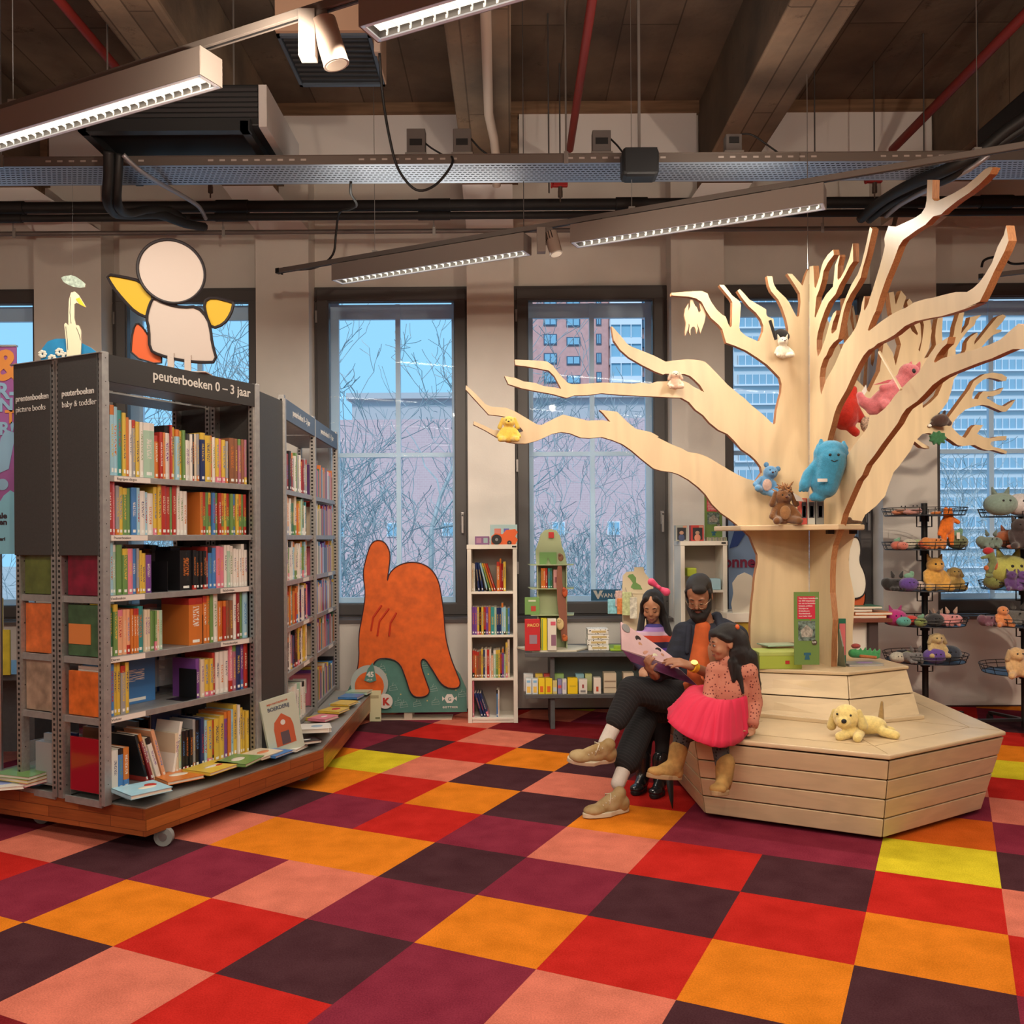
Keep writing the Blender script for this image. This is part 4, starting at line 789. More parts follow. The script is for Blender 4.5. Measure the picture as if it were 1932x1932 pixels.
row(M1, .60, SH[1], seq('# v20,215 c20,210 y26,205 y20,205 r16,235 w24,235 w26,235 w22,235 p18,265 m20,262 n26,262 v20,262 r24,262', .022), 'fifth shelf', FR + ', right of the gap', x1=1.0)
row(M1, .03, SH[0], seq('w34,205 w34,205 b30,205 o34,205', .03), 'bottom shelf', FR)
row(M1, .20, SH[0], seq('k16,260,-16 d18,265,-18 c20,240,-17 w26,235,-18 a22,270,-17', .02), 'bottom shelf', FR + ', leaning left')
row(M1, .43, SH[0], seq('w16,275,12 c20,215 s20,215 k20,215 k20,215 k20,215 e16,265 k28,255 n20,265 l20,245 y30,240 r14,235 y34,240 y28,250 v20,265 o20,268 l18,270 y24,295 w14,290 y18,270 y18,250 y20,245', .02), 'bottom shelf', FR + ', right of the leaning ones', x1=1.0)
def covers(M, x, z, k, w, h, shelf, case_txt, y=.2, extra=''):
    e = MB().box(x, x + w, y, y + .012, z + .001, z + h, 0, M).box(x + .004, x + w, y + .012, y + .02, z + .004, z + h - .004, 1, M).build('picture_book', [cover_mat(k, 2), pagem])
    return tag(e, 'large %s picture book facing out, back of %s, %s' % (COL[k][0], shelf, case_txt), 'book')
covers(M1, .26, SH[1], 'b', .22, .27, 'fifth shelf', FR); covers(M1, .46, SH[0], 'n', .2, .33, 'bottom shelf', FR); covers(M1, .22, SH[4], 'm', .2, .285, 'second shelf', FR)
# rear half of the near case: what shows between the posts at the end
def slab(M, x0, x1, y0, y1, z0, z1, mat_, nm, lab, cat, group=None, bev=.002): return tag(MB().box(x0, x1, y0, y1, z0, z1, 0, M).build(nm, mat_, bevel=bev), lab, cat, group)
redac = mat('red_acrylic', (.30, .01, .02), .08, spec=.6)
ENDB = [(.03, .27, SH[3], .30, (.20, .008, .03), 'deep red picture book standing behind the end posts, uppermost of the right column'), (.03, .27, SH[2], .255, (.05, .11, .05), 'dark green picture book with orange label behind the end posts'),
        (.04, .27, SH[1], .22, (.60, .13, .02), 'plain orange picture book behind the end posts'), (.38, .62, SH[3], .29, (.10, .13, .03), 'green forest picture book behind the left end posts'),
        (.38, .60, SH[2], .255, (.60, .14, .03), 'orange picture book with dark animal drawing behind the left end posts'), (.38, .60, SH[1], .26, (.34, .24, .17), 'beige picture book behind the left end posts above the red box')]
for y0, y1, z, h, c_, lab in ENDB:
    e = MB().box(.004, .022, y0, y1, z + .001, z + h, 0, M1); tag(e.build('picture_book', mat('cov' + lab[:18], c_, .3, noise=.35, nscale=14), bevel=.002), lab, 'book')
MB_ = MB().box(-.001, .003, .10, .26, SH[2] + .06, SH[2] + .16, 0, M1).build('cover_label', mat('orange_label', (.6, .2, .05), .5)); tag(MB_, 'orange paper label on the dark green book behind the end posts', 'label')
slab(M1, .002, .014, .03, .26, SH[0] + .003, SH[0] + .27, redac, 'acrylic_sheet', 'dark red glossy sheet at the bottom of the end, behind the posts', 'panel')
for q, (dz, c_) in enumerate(((.003, 'g'), (.021, 'y'), (.039, 'g'))):
    bk = book(c_, .016, .2, .24, M1 @ Vector((.02 + .004 * q, .49, SH[0] + dz + .009)), a1 + R(90 + 4 * q), R(90), '%s picture book lying in the pile behind the left end posts, %s from the bottom' % (COL[c_][0], ordn(q)), 'books piled behind the left end posts')
# farther run: books seen edge on along the front
def quick(pal, n, t, h):
    return [(brn.choice(pal), t * brn.uniform(.8, 1.15), h * brn.uniform(.86, 1.12), brn.uniform(.16, .20)) for _ in range(n)]
PALS = {5: 'wcoyrwegwrdk', 4: 'wycoswtGkw', 3: 'cwwelcwwgw', 2: 'oortewnrpw', 1: 'ywnkcpmwwy', 0: 'lwwcwwswcw'}
NMS = ['bottom shelf', 'fifth shelf', 'fourth shelf', 'third shelf', 'second shelf', 'top shelf']
for i, pal in PALS.items(): row(M2, .05, SH2[i], quick(pal, 15, .055 if i else .05, .245), NMS[i], 'first bay by the window', y=.012)
# last bay: too small and foreshortened to tell apart
m = MB(); fm = [cover_mat(k, v) for k, v in (('w', 0), ('r', 1), ('b', 0), ('y', 2), ('G', 0), ('p', 4), ('c', 3), ('o', 0), ('v', 2))]
for z in SH2:
    x = LB + .04
    while x < 2 * LB - .06:
        t_ = brn.uniform(.018, .034); h_ = brn.uniform(.19, .26); m.box(x, x + t_ - .001, .012, .19, z + .001, z + h_, brn.randrange(9), M2); x += t_
tag(m.build('books', fm), 'closely packed small books filling the farthest bay by the window', 'books', kind='stuff')
m = MB()
for i in range(0, 5):
    x = .04
    while x < L1 - .05:
        t_ = brn.uniform(.015, .032); m.box(x, x + t_ - .001, .40, .58, SH[i] + .001, SH[i] + brn.uniform(.19, .25), brn.randrange(4), M1); x += t_ + (.12 if brn.random() < .05 else 0)
tag(m.build('books', [cover_mat('n', 0), cover_mat('k', 2), cover_mat('B', 0), cover_mat('e', 4)]), 'dark rows of books on the rear side of the near bookcase, spines turned away', 'books', kind='stuff')
print('books', NB[0])
# ================================================================= CEILING SERVICES
railm = mat('grey_track', (.17, .15, .14), .5, .2); blackm = mat('black_plastic', (.012, .012, .013), .5); bodym = mat('grey_luminaire', (.27, .24, .225), .5, .2)
louv = mat('lit_louvre', (.9, .9, .85), .4, emit=(1, .97, .80), es=1.15); louv2 = mat('louvre_blade', (.85, .85, .8), .4, emit=(.95, .95, .80), es=.85); rimw = mat('louvre_rim', (.62, .64, .68), .4, emit=(.8, .88, 1), es=.12)
redp = mat('red_pipe', (.20, .02, .015), .5); zinc = mat('zinc', (.5, .5, .5), .3, .9); pvc = mat('old_pvc_pipe', (.42, .33, .27), .6)
def TP(n, s, z): p = TN * n + TD * s; return Vector((p.x, p.y, z))
RZ = 3.57
for n_, s0, s1, lab in ((2.87, -4.9, 3.2, 'long grey lighting track crossing the top left of the ceiling'), (5.54, -4.67, 4.6, 'long grey lighting track running from its cabled end to the upper right'), (8.2, .2, 3.2, 'short grey lighting track end near the rightmost window')):
    t = thing('lighting_track', TP(n_, s0, RZ), lab, 'track')
    MB().beam(TP(n_, s0, RZ), TP(n_, s1, RZ), .036, .034).build('rail', railm, t, bevel=.002)
    MB().beam(TP(n_, s0 + .02, RZ - .0175), TP(n_, s1, RZ - .0175), .010, .002).build('slot', blackm, t)
    MB().beam(TP(n_, s0 - .004, RZ), TP(n_, s0 + .03, RZ), .04, .038).build('end_cap', blackm, t)
    for s in [s0 + .9 + 1.95 * k for k in range(5)]:
        if s < s1: m = MB(); m.tube([TP(n_, s, RZ), TP(n_, s, 5.3)], .0022, 5).box(*[v for a, b in zip(TP(n_, s, RZ + .022), (.02, .012, .008)) for v in (a - b, a + b)]); m.build('hanger_wire', zinc, t)
def luminaire(n_, s0, lab, L=1.56):
    t = thing('tube_luminaire', TP(n_, s0 + L / 2, 3.41), lab, 'lamp', 'long louvred lamps on the ceiling tracks')
    w = .062; zb, zt = 3.412, 3.530
    def bm(sa, sb, off, ww, z, h, mm, nm, mi=0):
        a = TP(n_ + off, sa, z); b = TP(n_ + off, sb, z); return MB().beam(a, b, ww, h)
    m = MB()
    for off in (-w, w): m.beam(TP(n_ + off, s0, (zb + zt) / 2), TP(n_ + off, s0 + L, (zb + zt) / 2), .004, zt - zb)
    m.beam(TP(n_, s0, zt), TP(n_, s0 + L, zt), 2 * w, .004).beam(TP(n_, s0 - .002, (zb + zt) / 2), TP(n_, s0 + .003, (zb + zt) / 2), 2 * w, zt - zb).beam(TP(n_, s0 + L - .003, (zb + zt) / 2), TP(n_, s0 + L + .002, (zb + zt) / 2), 2 * w, zt - zb)
    m.build('housing', bodym, t)
    m = MB()
    for off in (-w + .008, w - .008): m.beam(TP(n_ + off, s0 + .01, zb + .003), TP(n_ + off, s0 + L - .01, zb + .003), .016, .006)
    for e in (.012, L - .012): m.beam(TP(n_, s0 + e - .008, zb + .003), TP(n_, s0 + e + .008, zb + .003), 2 * w - .01, .006)
    m.build('rim', rimw, t)
    MB().beam(TP(n_, s0 + .02, zb + .035), TP(n_, s0 + L - .02, zb + .035), 2 * w - .03, .004).build('reflector', louv, t)
    m = MB(); k = .05
    while k < L - .03:
        for sg in (-1, 1):
            pts = [TP(n_ + sg * (.045 * math.cos(a)), s0 + k + .018 * math.sin(a) * 1.2, zb + .014) for a in [PI / 8 * q for q in range(5)]]
            for a, b in zip(pts[:-1], pts[1:]): m.beam(a, b, .003, .014)
        k += .052
    m.build('louvre_grille', louv2, t)
    m = MB()
    for e in (.25, L - .25): m.beam(TP(n_, s0 + e - .05, zt + .012), TP(n_, s0 + e + .05, zt + .012), .03, .024)
    m.build('track_adapter', railm, t)
luminaire(2.87, -4.32, 'long louvred lamp nearest the camera at the upper left'); luminaire(2.87, -1.975, 'long louvred lamp cut by the top edge of the photo')
luminaire(5.54, -4.11, 'long louvred lamp hanging above the window over the orange display'); luminaire(5.54, -2.215, 'long louvred lamp just above the tall plywood tree')
luminaire(5.54, .55, 'louvred lamp farther along the window track to the right') if 0 else None
def spot_fix(n_, s, d, lab, sc=1.0, ribs=False):
    c = TP(n_, s, RZ - .02); t = thing('track_spotlight', c, lab, 'lamp')
    X = TD.normalized()
    MB().beam(c + Vector((0, 0, 0)) - X * .01, c - X * .01 + Vector((0, 0, -.002)), .05, .05).box(c.x - .03, c.x + .03, c.y - .02, c.y + .02, c.z - .03, c.z + .005).build('adapter', railm, t)
    a = c + Vector((-.045, -.01, -.01)); MB().box(a.x - .03 * sc, a.x + .03 * sc, a.y - .03, a.y + .03, a.z - .16 * sc, a.z + .01).build('gear_box', bodym, t, bevel=.003)
    h = c + Vector((.035, 0, -.10 * sc)); d = Vector(d).normalized()
    MB().tube([h - d * .075 * sc, h + d * .085 * sc], .046 * sc, 26).build('head', mat('warm_grey_spot', (.36, .29, .25), .4), t, smooth=40)
    MB().tube([h + d * .083 * sc, h + d * .087 * sc], .047 * sc, 26).build('front_ring', mat('pale_ring', (.55, .52, .48), .4), t, smooth=40)
    MB().tube([h + d * .0872 * sc, h + d * .0882 * sc], .038 * sc, 26).build('lens', mat('spot_lens', (.9, .85, .7), .3, emit=(1, .85, .6), es=.25), t)
    MB().tube([a + Vector((.02, 0, -.1 * sc)), h], .008, 8).build('pivot', railm, t)
    if ribs:
        m = MB()
        for k in range(9):
            q = Vector((-d.z, 0, d.x)).normalized(); b2 = d.cross(q)
            an = PI * k / 8 - PI / 2; off = (q * math.cos(an + PI) + b2 * math.sin(an + PI)) * .047 * sc
            m.beam(h - d * .075 * sc + off, h - d * .02 * sc + off, .006, .004)
        m.build('cooling_rib', blackm, t)
spot_fix(2.87, -2.2, (.25, .05, -.85), 'large cylindrical track spotlight with a side gear box at the top left', 1.08); spot_fix(5.54, -2.4, (.22, -.15, -.9), 'ribbed cylindrical spotlight between the two lower louvred lamps', .95, True)
# cable tray
t = thing('cable_tray', (0, 6, 3.93), 'long perforated metal cable tray running across the room in front of the windows', 'cable tray')
traym = mat('galvanised_tray', (.40, .46, .54), .5, .7); trayside = mat('tray_side', (.16, .13, .115), .5, .4)
MB().box(-7.6, 8.3, 5.9, 6.22, 3.93, 3.934).build('tray_floor', traym, t)
MB().box(-7.6, 8.3, 5.896, 5.9, 3.93, 3.99).box(-7.6, 8.3, 6.22, 6.224, 3.93, 3.99).box(-7.6, 8.3, 5.89, 5.896, 3.985, 3.99).build('side_rail', trayside, t)
m = MB(); x = -4.2
k = 0
while x < 4.6:
    for q, y in enumerate((5.93, 5.965, 6.0, 6.035, 6.07, 6.105, 6.14, 6.175)): 
        if k % 2 == q % 2: m.box(x, x + .022, y, y + .008, 3.9292, 3.9299)
    x += .017; k += 1
m.build('slot_pattern', hole, t)
m = MB(); x = -4.2
while x < 4.6:
    if int(x * 3) % 3: m.box(x, x + .035, 5.8952, 5.8959, 3.955, 3.967)
    x += .075
m.build('slot_pattern', mat('pale_gap', (.42, .36, .33), .8), t)
m = MB()
for x in (-3.3, .35): m = MB(); m.box(x, x + .03, 5.885, 5.895, 3.92, 4.0).tube([(x + .015, 5.89, 3.95), (x + .015, 5.89, 5.3)], .006, 6); m.build('hanger', zinc, t)
def pipe(name, path, r, m_, lab, cat='pipe', seg=12, collars=()):
    t = thing(name, path[0], lab, cat); MB().tube(path, r, seg).build('run', m_, t, smooth=60)
    if collars:
        for x in collars: MB().tube([(x - .13, path[0][1], path[0][2]), (x + .13, path[0][1], path[0][2])], r * 1.18, seg).build('collar', m_, t, smooth=60)
    return t
rub = mat('black_pipe_lagging', (.014, .012, .012), .65)
pipe('lagged_pipe', [(-7.6, 7.5, 4.245), (8.3, 7.5, 4.245)], .046, rub, 'upper and thicker of the two black lagged pipes along the window wall', collars=(-4.12, -2.28, -.62, 1.0, 1.9, 4.0))
pipe('lagged_pipe', [(-7.6, 7.46, 4.145), (8.3, 7.46, 4.145)], .030, rub, 'lower and thinner of the two black lagged pipes along the window wall', collars=(-4.12, -2.28, -.62, 3.2))
t = pipe('steel_conduit', [(-7.6, 7.7, 4.10), (3.2, 7.7, 4.10), (3.24, 7.7, 4.12), (3.26, 7.7, 4.2), (3.26, 7.6, 4.24)], .019, mat('grey_conduit', (.17, .14, .13), .5, .3), 'thin grey steel conduit running below the black pipes')
m = MB()
for px in (33, 427, 823, 1234, 1554): x = (px - 966) / F * 7.7; m.box(x - .012, x + .012, 7.672, 7.68, 4.06, 4.14).tube([(x, 7.66, 4.12), (x, 7.66, 4.2)], .006, 6)
m.build('clip', mat('pale_clip', (.5, .48, .46), .4, .6), t)
pipe('grey_drain_pipe', [P(915, -30, 5.05), P(919, 120, 5.86), P(922, 215, 6.55), P(932, 262, 6.9), P(936, 300, 7.1), P(937, 350, 7.3)], .034, pvc, 'pale plastic pipe coming down beside the middle concrete beam')
pipe('sprinkler_pipe', [(.50, 3.5, 4.72), (.50, 7.55, 4.72)], .030, redp, 'dark red sprinkler pipe left of the large right-hand concrete beam')
pipe('sprinkler_pipe', [(3.17, 3.5, 4.70), (3.17, 7.55, 4.70)], .034, redp, 'dark red sprinkler pipe slanting through the upper right corner')
pipe('sprinkler_pipe', [(-2.62, 3.5, 4.66), (-2.62, 7.2, 4.66)], .030, redp, 'dark red sprinkler pipe in the upper left corner')
for px, py, lab in ((397, 352, 'small sprinkler head with red collar under the tray, left of the pale conduit'), (1057, 360, 'small sprinkler head with red collar under the middle of the tray'), (1650, 352, 'small sprinkler head with red collar at the right end of the lagged pipes')):
    c = P(px, py, 7.3); t = thing('sprinkler', c, lab, 'sprinkler')
    MB().tube([c + Vector((0, 0, .12)), c + Vector((0, 0, .0))], .018, 10).tube([c, c - Vector((0, 0, .05))], .02, 10).tube([c - Vector((0, 0, .05)), c - Vector((0, 0, .09))], .006, 8).build('nozzle', mat('dull_brass', (.16, .12, .10), .4, .7), t)
    MB().box(c.x - .06, c.x + .06, c.y - .02, c.y + .02, c.z + .03, c.z + .08).tube([c + Vector((-.06, 0, .055)), c + Vector((-.075, 0, .055))], .035, 10).build('collar', mat('red_collar', (.35, .02, .02), .5), t, bevel=.01)
    MB().tube([c + Vector((0, 0, .1)), Vector((c.x, c.y, 5.3))], .006, 6).build('drop_pipe', mat('dull_rod', (.12, .11, .11), .5, .6), t)
# fan coil units
def fancoil(x0, x1, y0, y1, z0, z1, lab):
    t = thing('fan_coil_unit', ((x0 + x1) / 2, y0, z0), lab, 'air conditioner')
    MB().box(x0 + .03, x1 - .03, y0 + .05, y1, z0 + .05, z1).build('casing', blackm, t, bevel=.01)
    m = MB()
    for k in range(6): m.box(x0 + .04, x1 - .04, y0 + .035, y0 + .05, z0 + .1 + k * (z1 - z0 - .12) / 6, z0 + .12 + k * (z1 - z0 - .12) / 6)
    m.build('grille', mat('dark_fin', (.03, .028, .03), .4), t)
    MB().box(x0, x1 - .08, y0, y0 + .06, z0, z0 + .075).box(x0, x0 + .05, y0, y1, z0, z0 + .06).box(x1 - .14, x1 - .09, y0, y1, z0, z0 + .06).build('lower_frame', mat('black_metal_frame', (.03, .032, .035), .35, .4), t)
    MB().box(x1 - .03, x1 + .02, y0 + .02, y1, z0 + .03, z1 - .02).build('end_plate', mat('pale_end_plate', (.42, .38, .37), .5), t)
    m = MB()
    for x in (x0 + .15, x1 - .2): m.tube([(x, y0 + .08, z1), (x, y0 + .08, 5.3)], .006, 6)
    m.build('hanger_rod', zinc, t)
fancoil(-2.66, -1.52, 5.62, 6.5, 4.03, 4.34, 'black ceiling air unit hanging above the tall bookcase')
fancoil(3.25, 4.6, 5.5, 6.4, 4.02, 4.34, 'black ceiling air unit in the upper right corner')
t = thing('ceiling_cassette', (-1.1, 5.6, 4.6), 'square ceiling air inlet with beige board front and dark grille', 'ventilation inlet')
MB().box(-1.43, -.84, 5.58, 5.62, 4.62, 5.05).box(-.87, -.84, 5.62, 6.25, 4.62, 5.0).build('board', mat('beige_board', (.36, .22, .15), .7), t)
MB().box(-1.42, -.86, 5.62, 6.25, 4.62, 4.7).build('grille_box', blackm, t)
m = MB().box(-1.43, -.85, 5.61, 5.64, 4.605, 4.62).box(-1.43, -.85, 6.22, 6.25, 4.605, 4.62).box(-1.43, -1.41, 5.61, 6.25, 4.605, 4.62).box(-.87, -.85, 5.61, 6.25, 4.605, 4.62); m.build('edge_frame', mat('blue_grey_frame', (.06, .075, .10), .4), t)
m = MB()
for k in range(9): m.box(-1.40, -.88, 5.67 + k * .06, 5.68 + k * .06, 4.608, 4.62)
m.build('louvre', mat('dark_fin', (.03, .028, .03), .4), t)
tag(MB().box(-.83, -.79, 5.6, 5.66, 4.5, 4.62).build('junction_box', mat('beige_plastic', (.45, .34, .28), .6), bevel=.006), 'small beige box on the right side of the ceiling air inlet', 'junction box')
# control boxes on the tray
gb = mat('grey_control_box', (.12, .105, .10), .5)
for px0, px1, py0, lab in ((768, 803, 246, 'grey control box on the cable tray under the ceiling inlet'), (855, 889, 246, 'grey control box on the cable tray beside the middle concrete beam'), (1117, 1152, 249, 'grey control box on the cable tray left of the black speaker'), (1368, 1398, 256, 'grey control box on the cable tray under the large right beam')):
    a = P(px0, py0, 5.95); b = P(px1, 294, 5.95); t = thing('control_box', (a.x, 5.95, 3.99), lab, 'control box')
    MB().box(a.x, b.x, 5.92, 6.0, 4.012, a.z).build('case', gb, t, bevel=.004); MB().box(a.x + .02, b.x - .02, 5.914, 5.921, 4.06, 4.10).build('terminal_cover', blackm, t)
    MB().box(a.x - .01, b.x + .01, 5.91, 6.02, 3.992, 4.011).build('mounting_plate', zinc, t)
a = P(1171, 287, 5.8); b = P(1240, 341, 5.8)
t = thing('ceiling_speaker', ((a.x + b.x) / 2, 5.8, a.z), 'black rounded speaker hanging in front of the cable tray', 'speaker')
MB().box(a.x, b.x, 5.70, 5.86, b.z, a.z).build('cabinet', blackm, t, bevel=.03); MB().box(a.x + .015, b.x - .015, 5.69, 5.698, b.z + .015, a.z - .015).build('grille', mat('black_grille', (.008, .008, .009), .8, bump=.3, bscale=600), t, bevel=.003)
MB().box((a.x + b.x) / 2 - .008, (a.x + b.x) / 2 + .008, 5.77, 5.79, a.z, 5.3).build('rod', zinc, t)
def cable(px, r, lab, m_=blackm, name='cable', cat='cable'):
    pts = [P(*q) for q in px]; out = []
    n_ = len(pts)
    for i in range(n_ - 1):
        p0, p1, p2, p3 = pts[max(i - 1, 0)], pts[i], pts[i + 1], pts[min(i + 2, n_ - 1)]
        for k in range(6):
            t = k / 6; out.append(.5 * ((2 * p1) + (p2 - p0) * t + (2 * p0 - 5 * p1 + 4 * p2 - p3) * t * t + (-p0 + 3 * p1 - 3 * p2 + p3) * t ** 3))
    out.append(pts[-1]); return tag(MB().tube(out, r, 8).build(name, m_, smooth=True), lab, cat)
cable([(716, 100, 5.6), (722, 180, 5.7), (735, 260, 5.75), (752, 320, 5.8), (785, 358, 5.82), (820, 350, 5.84), (850, 315, 5.86), (852, 296, 5.9), (830, 297, 5.95), (748, 296, 5.95)], .0085, 'black cable drooping in a loop from the ceiling inlet over the tray')
cable([(662, 343, 6.0), (662, 365, 6.1), (673, 386, 6.3), (660, 395, 6.6), (640, 402, 6.8), (634, 440, 6.9), (628, 480, 6.95), (600, 503, 7.0), (560, 509, 7.0), (535, 506, 7.02), (532, 518, 7.02)], .009, 'black cable hanging from the tray to the end of the window track')
cable([(802, 270, 5.95), (815, 280, 5.95), (835, 292, 5.95)], .006, 'short black lead from the first control box'); cable([(889, 262, 5.95), (905, 280, 5.95), (925, 295, 5.95)], .006, 'short black lead from the second control box')
cable([(1152, 262, 5.95), (1165, 275, 5.9), (1175, 288, 5.85)], .006, 'short black lead from the box beside the speaker'); cable([(1398, 253, 5.95), (1420, 255, 5.95), (1450, 275, 5.95), (1475, 293, 5.95)], .006, 'black lead arching right from the fourth control box')
cable([(1852, 504, 7.3), (1856, 492, 7.3), (1870, 486, 7.3), (1890, 485, 7.3), (1905, 496, 7.3), (1920, 498, 7.2), (1945, 495, 7.1)], .010, 'black cable arching over the short track end beside the rightmost limb')
hs = mat('black_hose', (.013, .013, .014), .55); sil = mat('silver_conduit', (.38, .38, .42), .4, .6)
cable([(205, 285, 5.7), (205, 330, 5.76), (203, 375, 5.84), (215, 400, 6.1), (240, 405, 6.4), (300, 405, 6.8), (350, 422, 7.1), (385, 428, 7.35)], .035, 'thick black hose dropping from the left air unit to the lagged pipes', hs, 'hose', 'hose')
cable([(225, 290, 5.75), (222, 340, 5.8), (222, 385, 5.9), (240, 402, 6.2), (280, 395, 6.6), (320, 398, 7.0), (345, 412, 7.35)], .03, 'second black hose beside the thick one under the left air unit', hs, 'hose', 'hose')
cable([(232, 292, 5.72), (262, 320, 5.82), (300, 345, 6.05), (345, 370, 6.5), (375, 390, 6.9), (388, 412, 7.35)], .016, 'silver conduit slanting down from the left air unit', sil, 'conduit', 'pipe')
cable([(1960, 205, 5.6), (1900, 245, 5.7), (1850, 285, 5.78), (1790, 318, 5.85), (1710, 352, 6.3), (1660, 382, 6.9), (1625, 412, 7.35)], .04, 'thick black hose slanting from the upper right air unit to the lagged pipes', hs, 'hose', 'hose')
cable([(1940, 235, 5.68), (1880, 275, 5.76), (1800, 330, 5.9), (1730, 362, 6.4), (1680, 385, 6.9), (1640, 415, 7.4)], .03, 'second black hose below the thick one at the upper right', hs, 'hose', 'hose')
cable([(1866, 292, 5.74), (1820, 325, 5.84), (1750, 358, 6.2), (1700, 385, 6.7), (1672, 408, 7.3)], .018, 'silver conduit slanting down beside the right black hoses', sil, 'conduit', 'pipe')
m = MB()
for px, y0, y1 in ((458, 0, 0),): pass
for px, Y, z in ((1040, 6.6, 4.0), (1542, 6.9, 4.0), (1748, 6.9, 4.1), (1850, 6.6, 4.1), (992, 6.2, 3.6)):
    x = (px - 966) / F * Y; tag(MB().tube([(x, Y, z), (x, Y, 5.3)], .0055 if px != 992 else .003, 6).build('hanger_rod', mat('dull_rod', (.12, .11, .11), .5, .6)), {1040: 'thin steel hanger rod left of the middle red pipe', 1542: 'thin hanger rod above the top of the plywood tree', 1748: 'thin hanger rod at the right edge of the last white panel', 1850: 'thin hanger rod in front of the upper right beam', 992: 'thin wire hanging just right of the middle concrete beam'}[px], 'rod')
a = P(1882, 531, 7.7); t = thing('smoke_detector', a, 'small pale exit marker fixed above the rightmost window', 'sign'); MB().box(a.x - .0, a.x + .07, 8.245, 8.26, a.z - .01, a.z + .03).build('plate', mat('pale_plate', (.7, .62, .6), .6), t, bevel=.003)
# ================================================================= FURNITURE AND DISPLAYS
whitel = mat('white_laminate', (.72, .68, .60), .45); greyt = mat('dark_grey_table', (.085, .088, .092), .4, noise=.1, nscale=40); greyp = mat('green_grey_panel', (.10, .125, .12), .5)
def bbox(x0, x1, y0, y1, z0, z1, m_, nm, par, bev=.002): return MB().box(x0, x1, y0, y1, z0, z1).build(nm, m_, par, bevel=bev)
def white_case(x0, x1, y0, y1, top, shelves, lab, tag_x):
    t = thing('white_bookcase', ((x0 + x1) / 2, y0, 0), lab, 'bookcase')
    bbox(x0, x0 + .034, y0, y1, 0, top - .036, whitel, 'side_panel', t); bbox(x1 - .034, x1, y0, y1, 0, top - .036, whitel, 'side_panel', t)
    bbox(x0 - .003, x1 + .003, y0 - .004, y1, top - .036, top, whitel, 'top_panel', t)
    bbox(x0 + .03, x1 - .03, y1 - .01, y1, .03, top - .04, mat('case_back', (.40, .35, .30), .6), 'back_panel', t, 0)
    for z in shelves: bbox(x0 + .034, x1 - .034, y0 + .004, y1 - .01, z - .02, z, whitel, 'shelf', t)
    bbox(x0 + .034, x1 - .034, y0 + .012, y0 + .024, .0, shelves[0] - .02, whitel, 'plinth', t)
    MB().box(tag_x - .018, tag_x + .018, y0 - .006, y0 - .004, top - .024, top - .010).build('price_holder', blackm, t)
    return t
WY = 7.42; WX0, WX1 = at(881, WY), at(975, WY)
white_case(WX0, WX1, WY, 7.72, 1.452, [.045, .366, .717, 1.07], 'narrow white bookcase full of paperbacks between the two middle windows', at(970, WY))
I4 = Matrix.Translation((WX0 + .036, WY, 0))
row(I4, .0, 1.07, seq('c14,230 w12,225 n16,235,-6 n16,235,-9 l14,235,-14 g14,235,-16 o14,235,-17 r14,235,-18 _75 o24,240 r14,265 d16,225 y20,240', .014), 'upper shelf', 'narrow white bookcase', y=.03, group='books in the narrow white bookcase')
row(I4, .0, .717, seq('v20,225 v20,225 y18,225 k18,222 y18,225 r18,224 v20,225 o20,225 t30,224 s18,225 n20,218 n20,218 l16,255 l20,225 g16,208 b16,215', .018), 'middle shelf', 'narrow white bookcase', y=.02, group='books in the narrow white bookcase')
row(I4, .0, .366, seq('r18,220 o16,215 B20,210 B18,215 y16,232 n16,225 w14,232 r22,228 w14,232 a18,180 s20,222 g18,224 y18,226 r14,190 v16,235 s14,190 y16,285 c18,310', .018), 'lower shelf', 'narrow white bookcase', y=.02, group='books in the narrow white bookcase')
row(I4, .0, .045, seq('p12,300 n18,200,-17 n18,200,-18 n18,200,-19 _120 b12,220 w12,215', .016), 'bottom shelf', 'narrow white bookcase', y=.02, group='books in the narrow white bookcase')
W2 = 7.42; x0, x1 = at(1284, W2), at(1372, W2)
white_case(x0, x1, W2, 7.72, 1.470, [.045, .366, .717, 1.07], 'second white bookcase standing behind the seated man', at(1365, W2))
bbox(at(1338, 7.4), at(1362, 7.4), 7.45, 7.6, 1.072, 1.16, mat('pale_blue_card', (.35, .55, .65), .6), 'card_box', None); tag(bpy.data.objects['card_box'], 'pale blue card box on a shelf behind the bearded man', 'box')
tag(bbox(at(1300, 7.4), at(1318, 7.4), 7.48, 7.6, 1.18, 1.25, mat('lime_toy', (.45, .55, .05), .5), 'toy_block', None, .01), 'lime green block in the second white bookcase', 'toy')
# books on top of white case 1
def cbox(x0, x1, y0, y1, z0, z1, col, nm, lab, cat, grp=None, parts=None, bev=.002, rough=.5):
    t = thing(nm, ((x0 + x1) / 2, (y0 + y1) / 2, z0), lab, cat, grp)
    bbox(x0, x1, y0, y1, z0, z1, mat('bx_%d_%d_%d' % tuple(int(v * 99) for v in col), col, rough), 'box' if cat == 'box' else 'body', t, bev)
    for (u0, u1, v0, v1, c2, nm2) in (parts or []):   # fractions on the front face
        MB().box(x0 + (x1 - x0) * u0, x0 + (x1 - x0) * u1, y0 - .0012, y0 - .0002, z0 + (z1 - z0) * v0, z0 + (z1 - z0) * v1).build(nm2, mat('bx_%d_%d_%d' % tuple(int(v * 99) for v in c2), c2, rough), t)
    return t
def pxbox(px0, px1, py0, py1, Y, dep, col, nm, lab, cat, grp=None, parts=None, z0=None, bev=.002):
    a, b = P(px0, py0, Y), P(px1, py1, Y); return cbox(a.x, b.x, Y, Y + dep, z0 if z0 is not None else b.z, a.z, col, nm, lab, cat, grp, parts, bev)
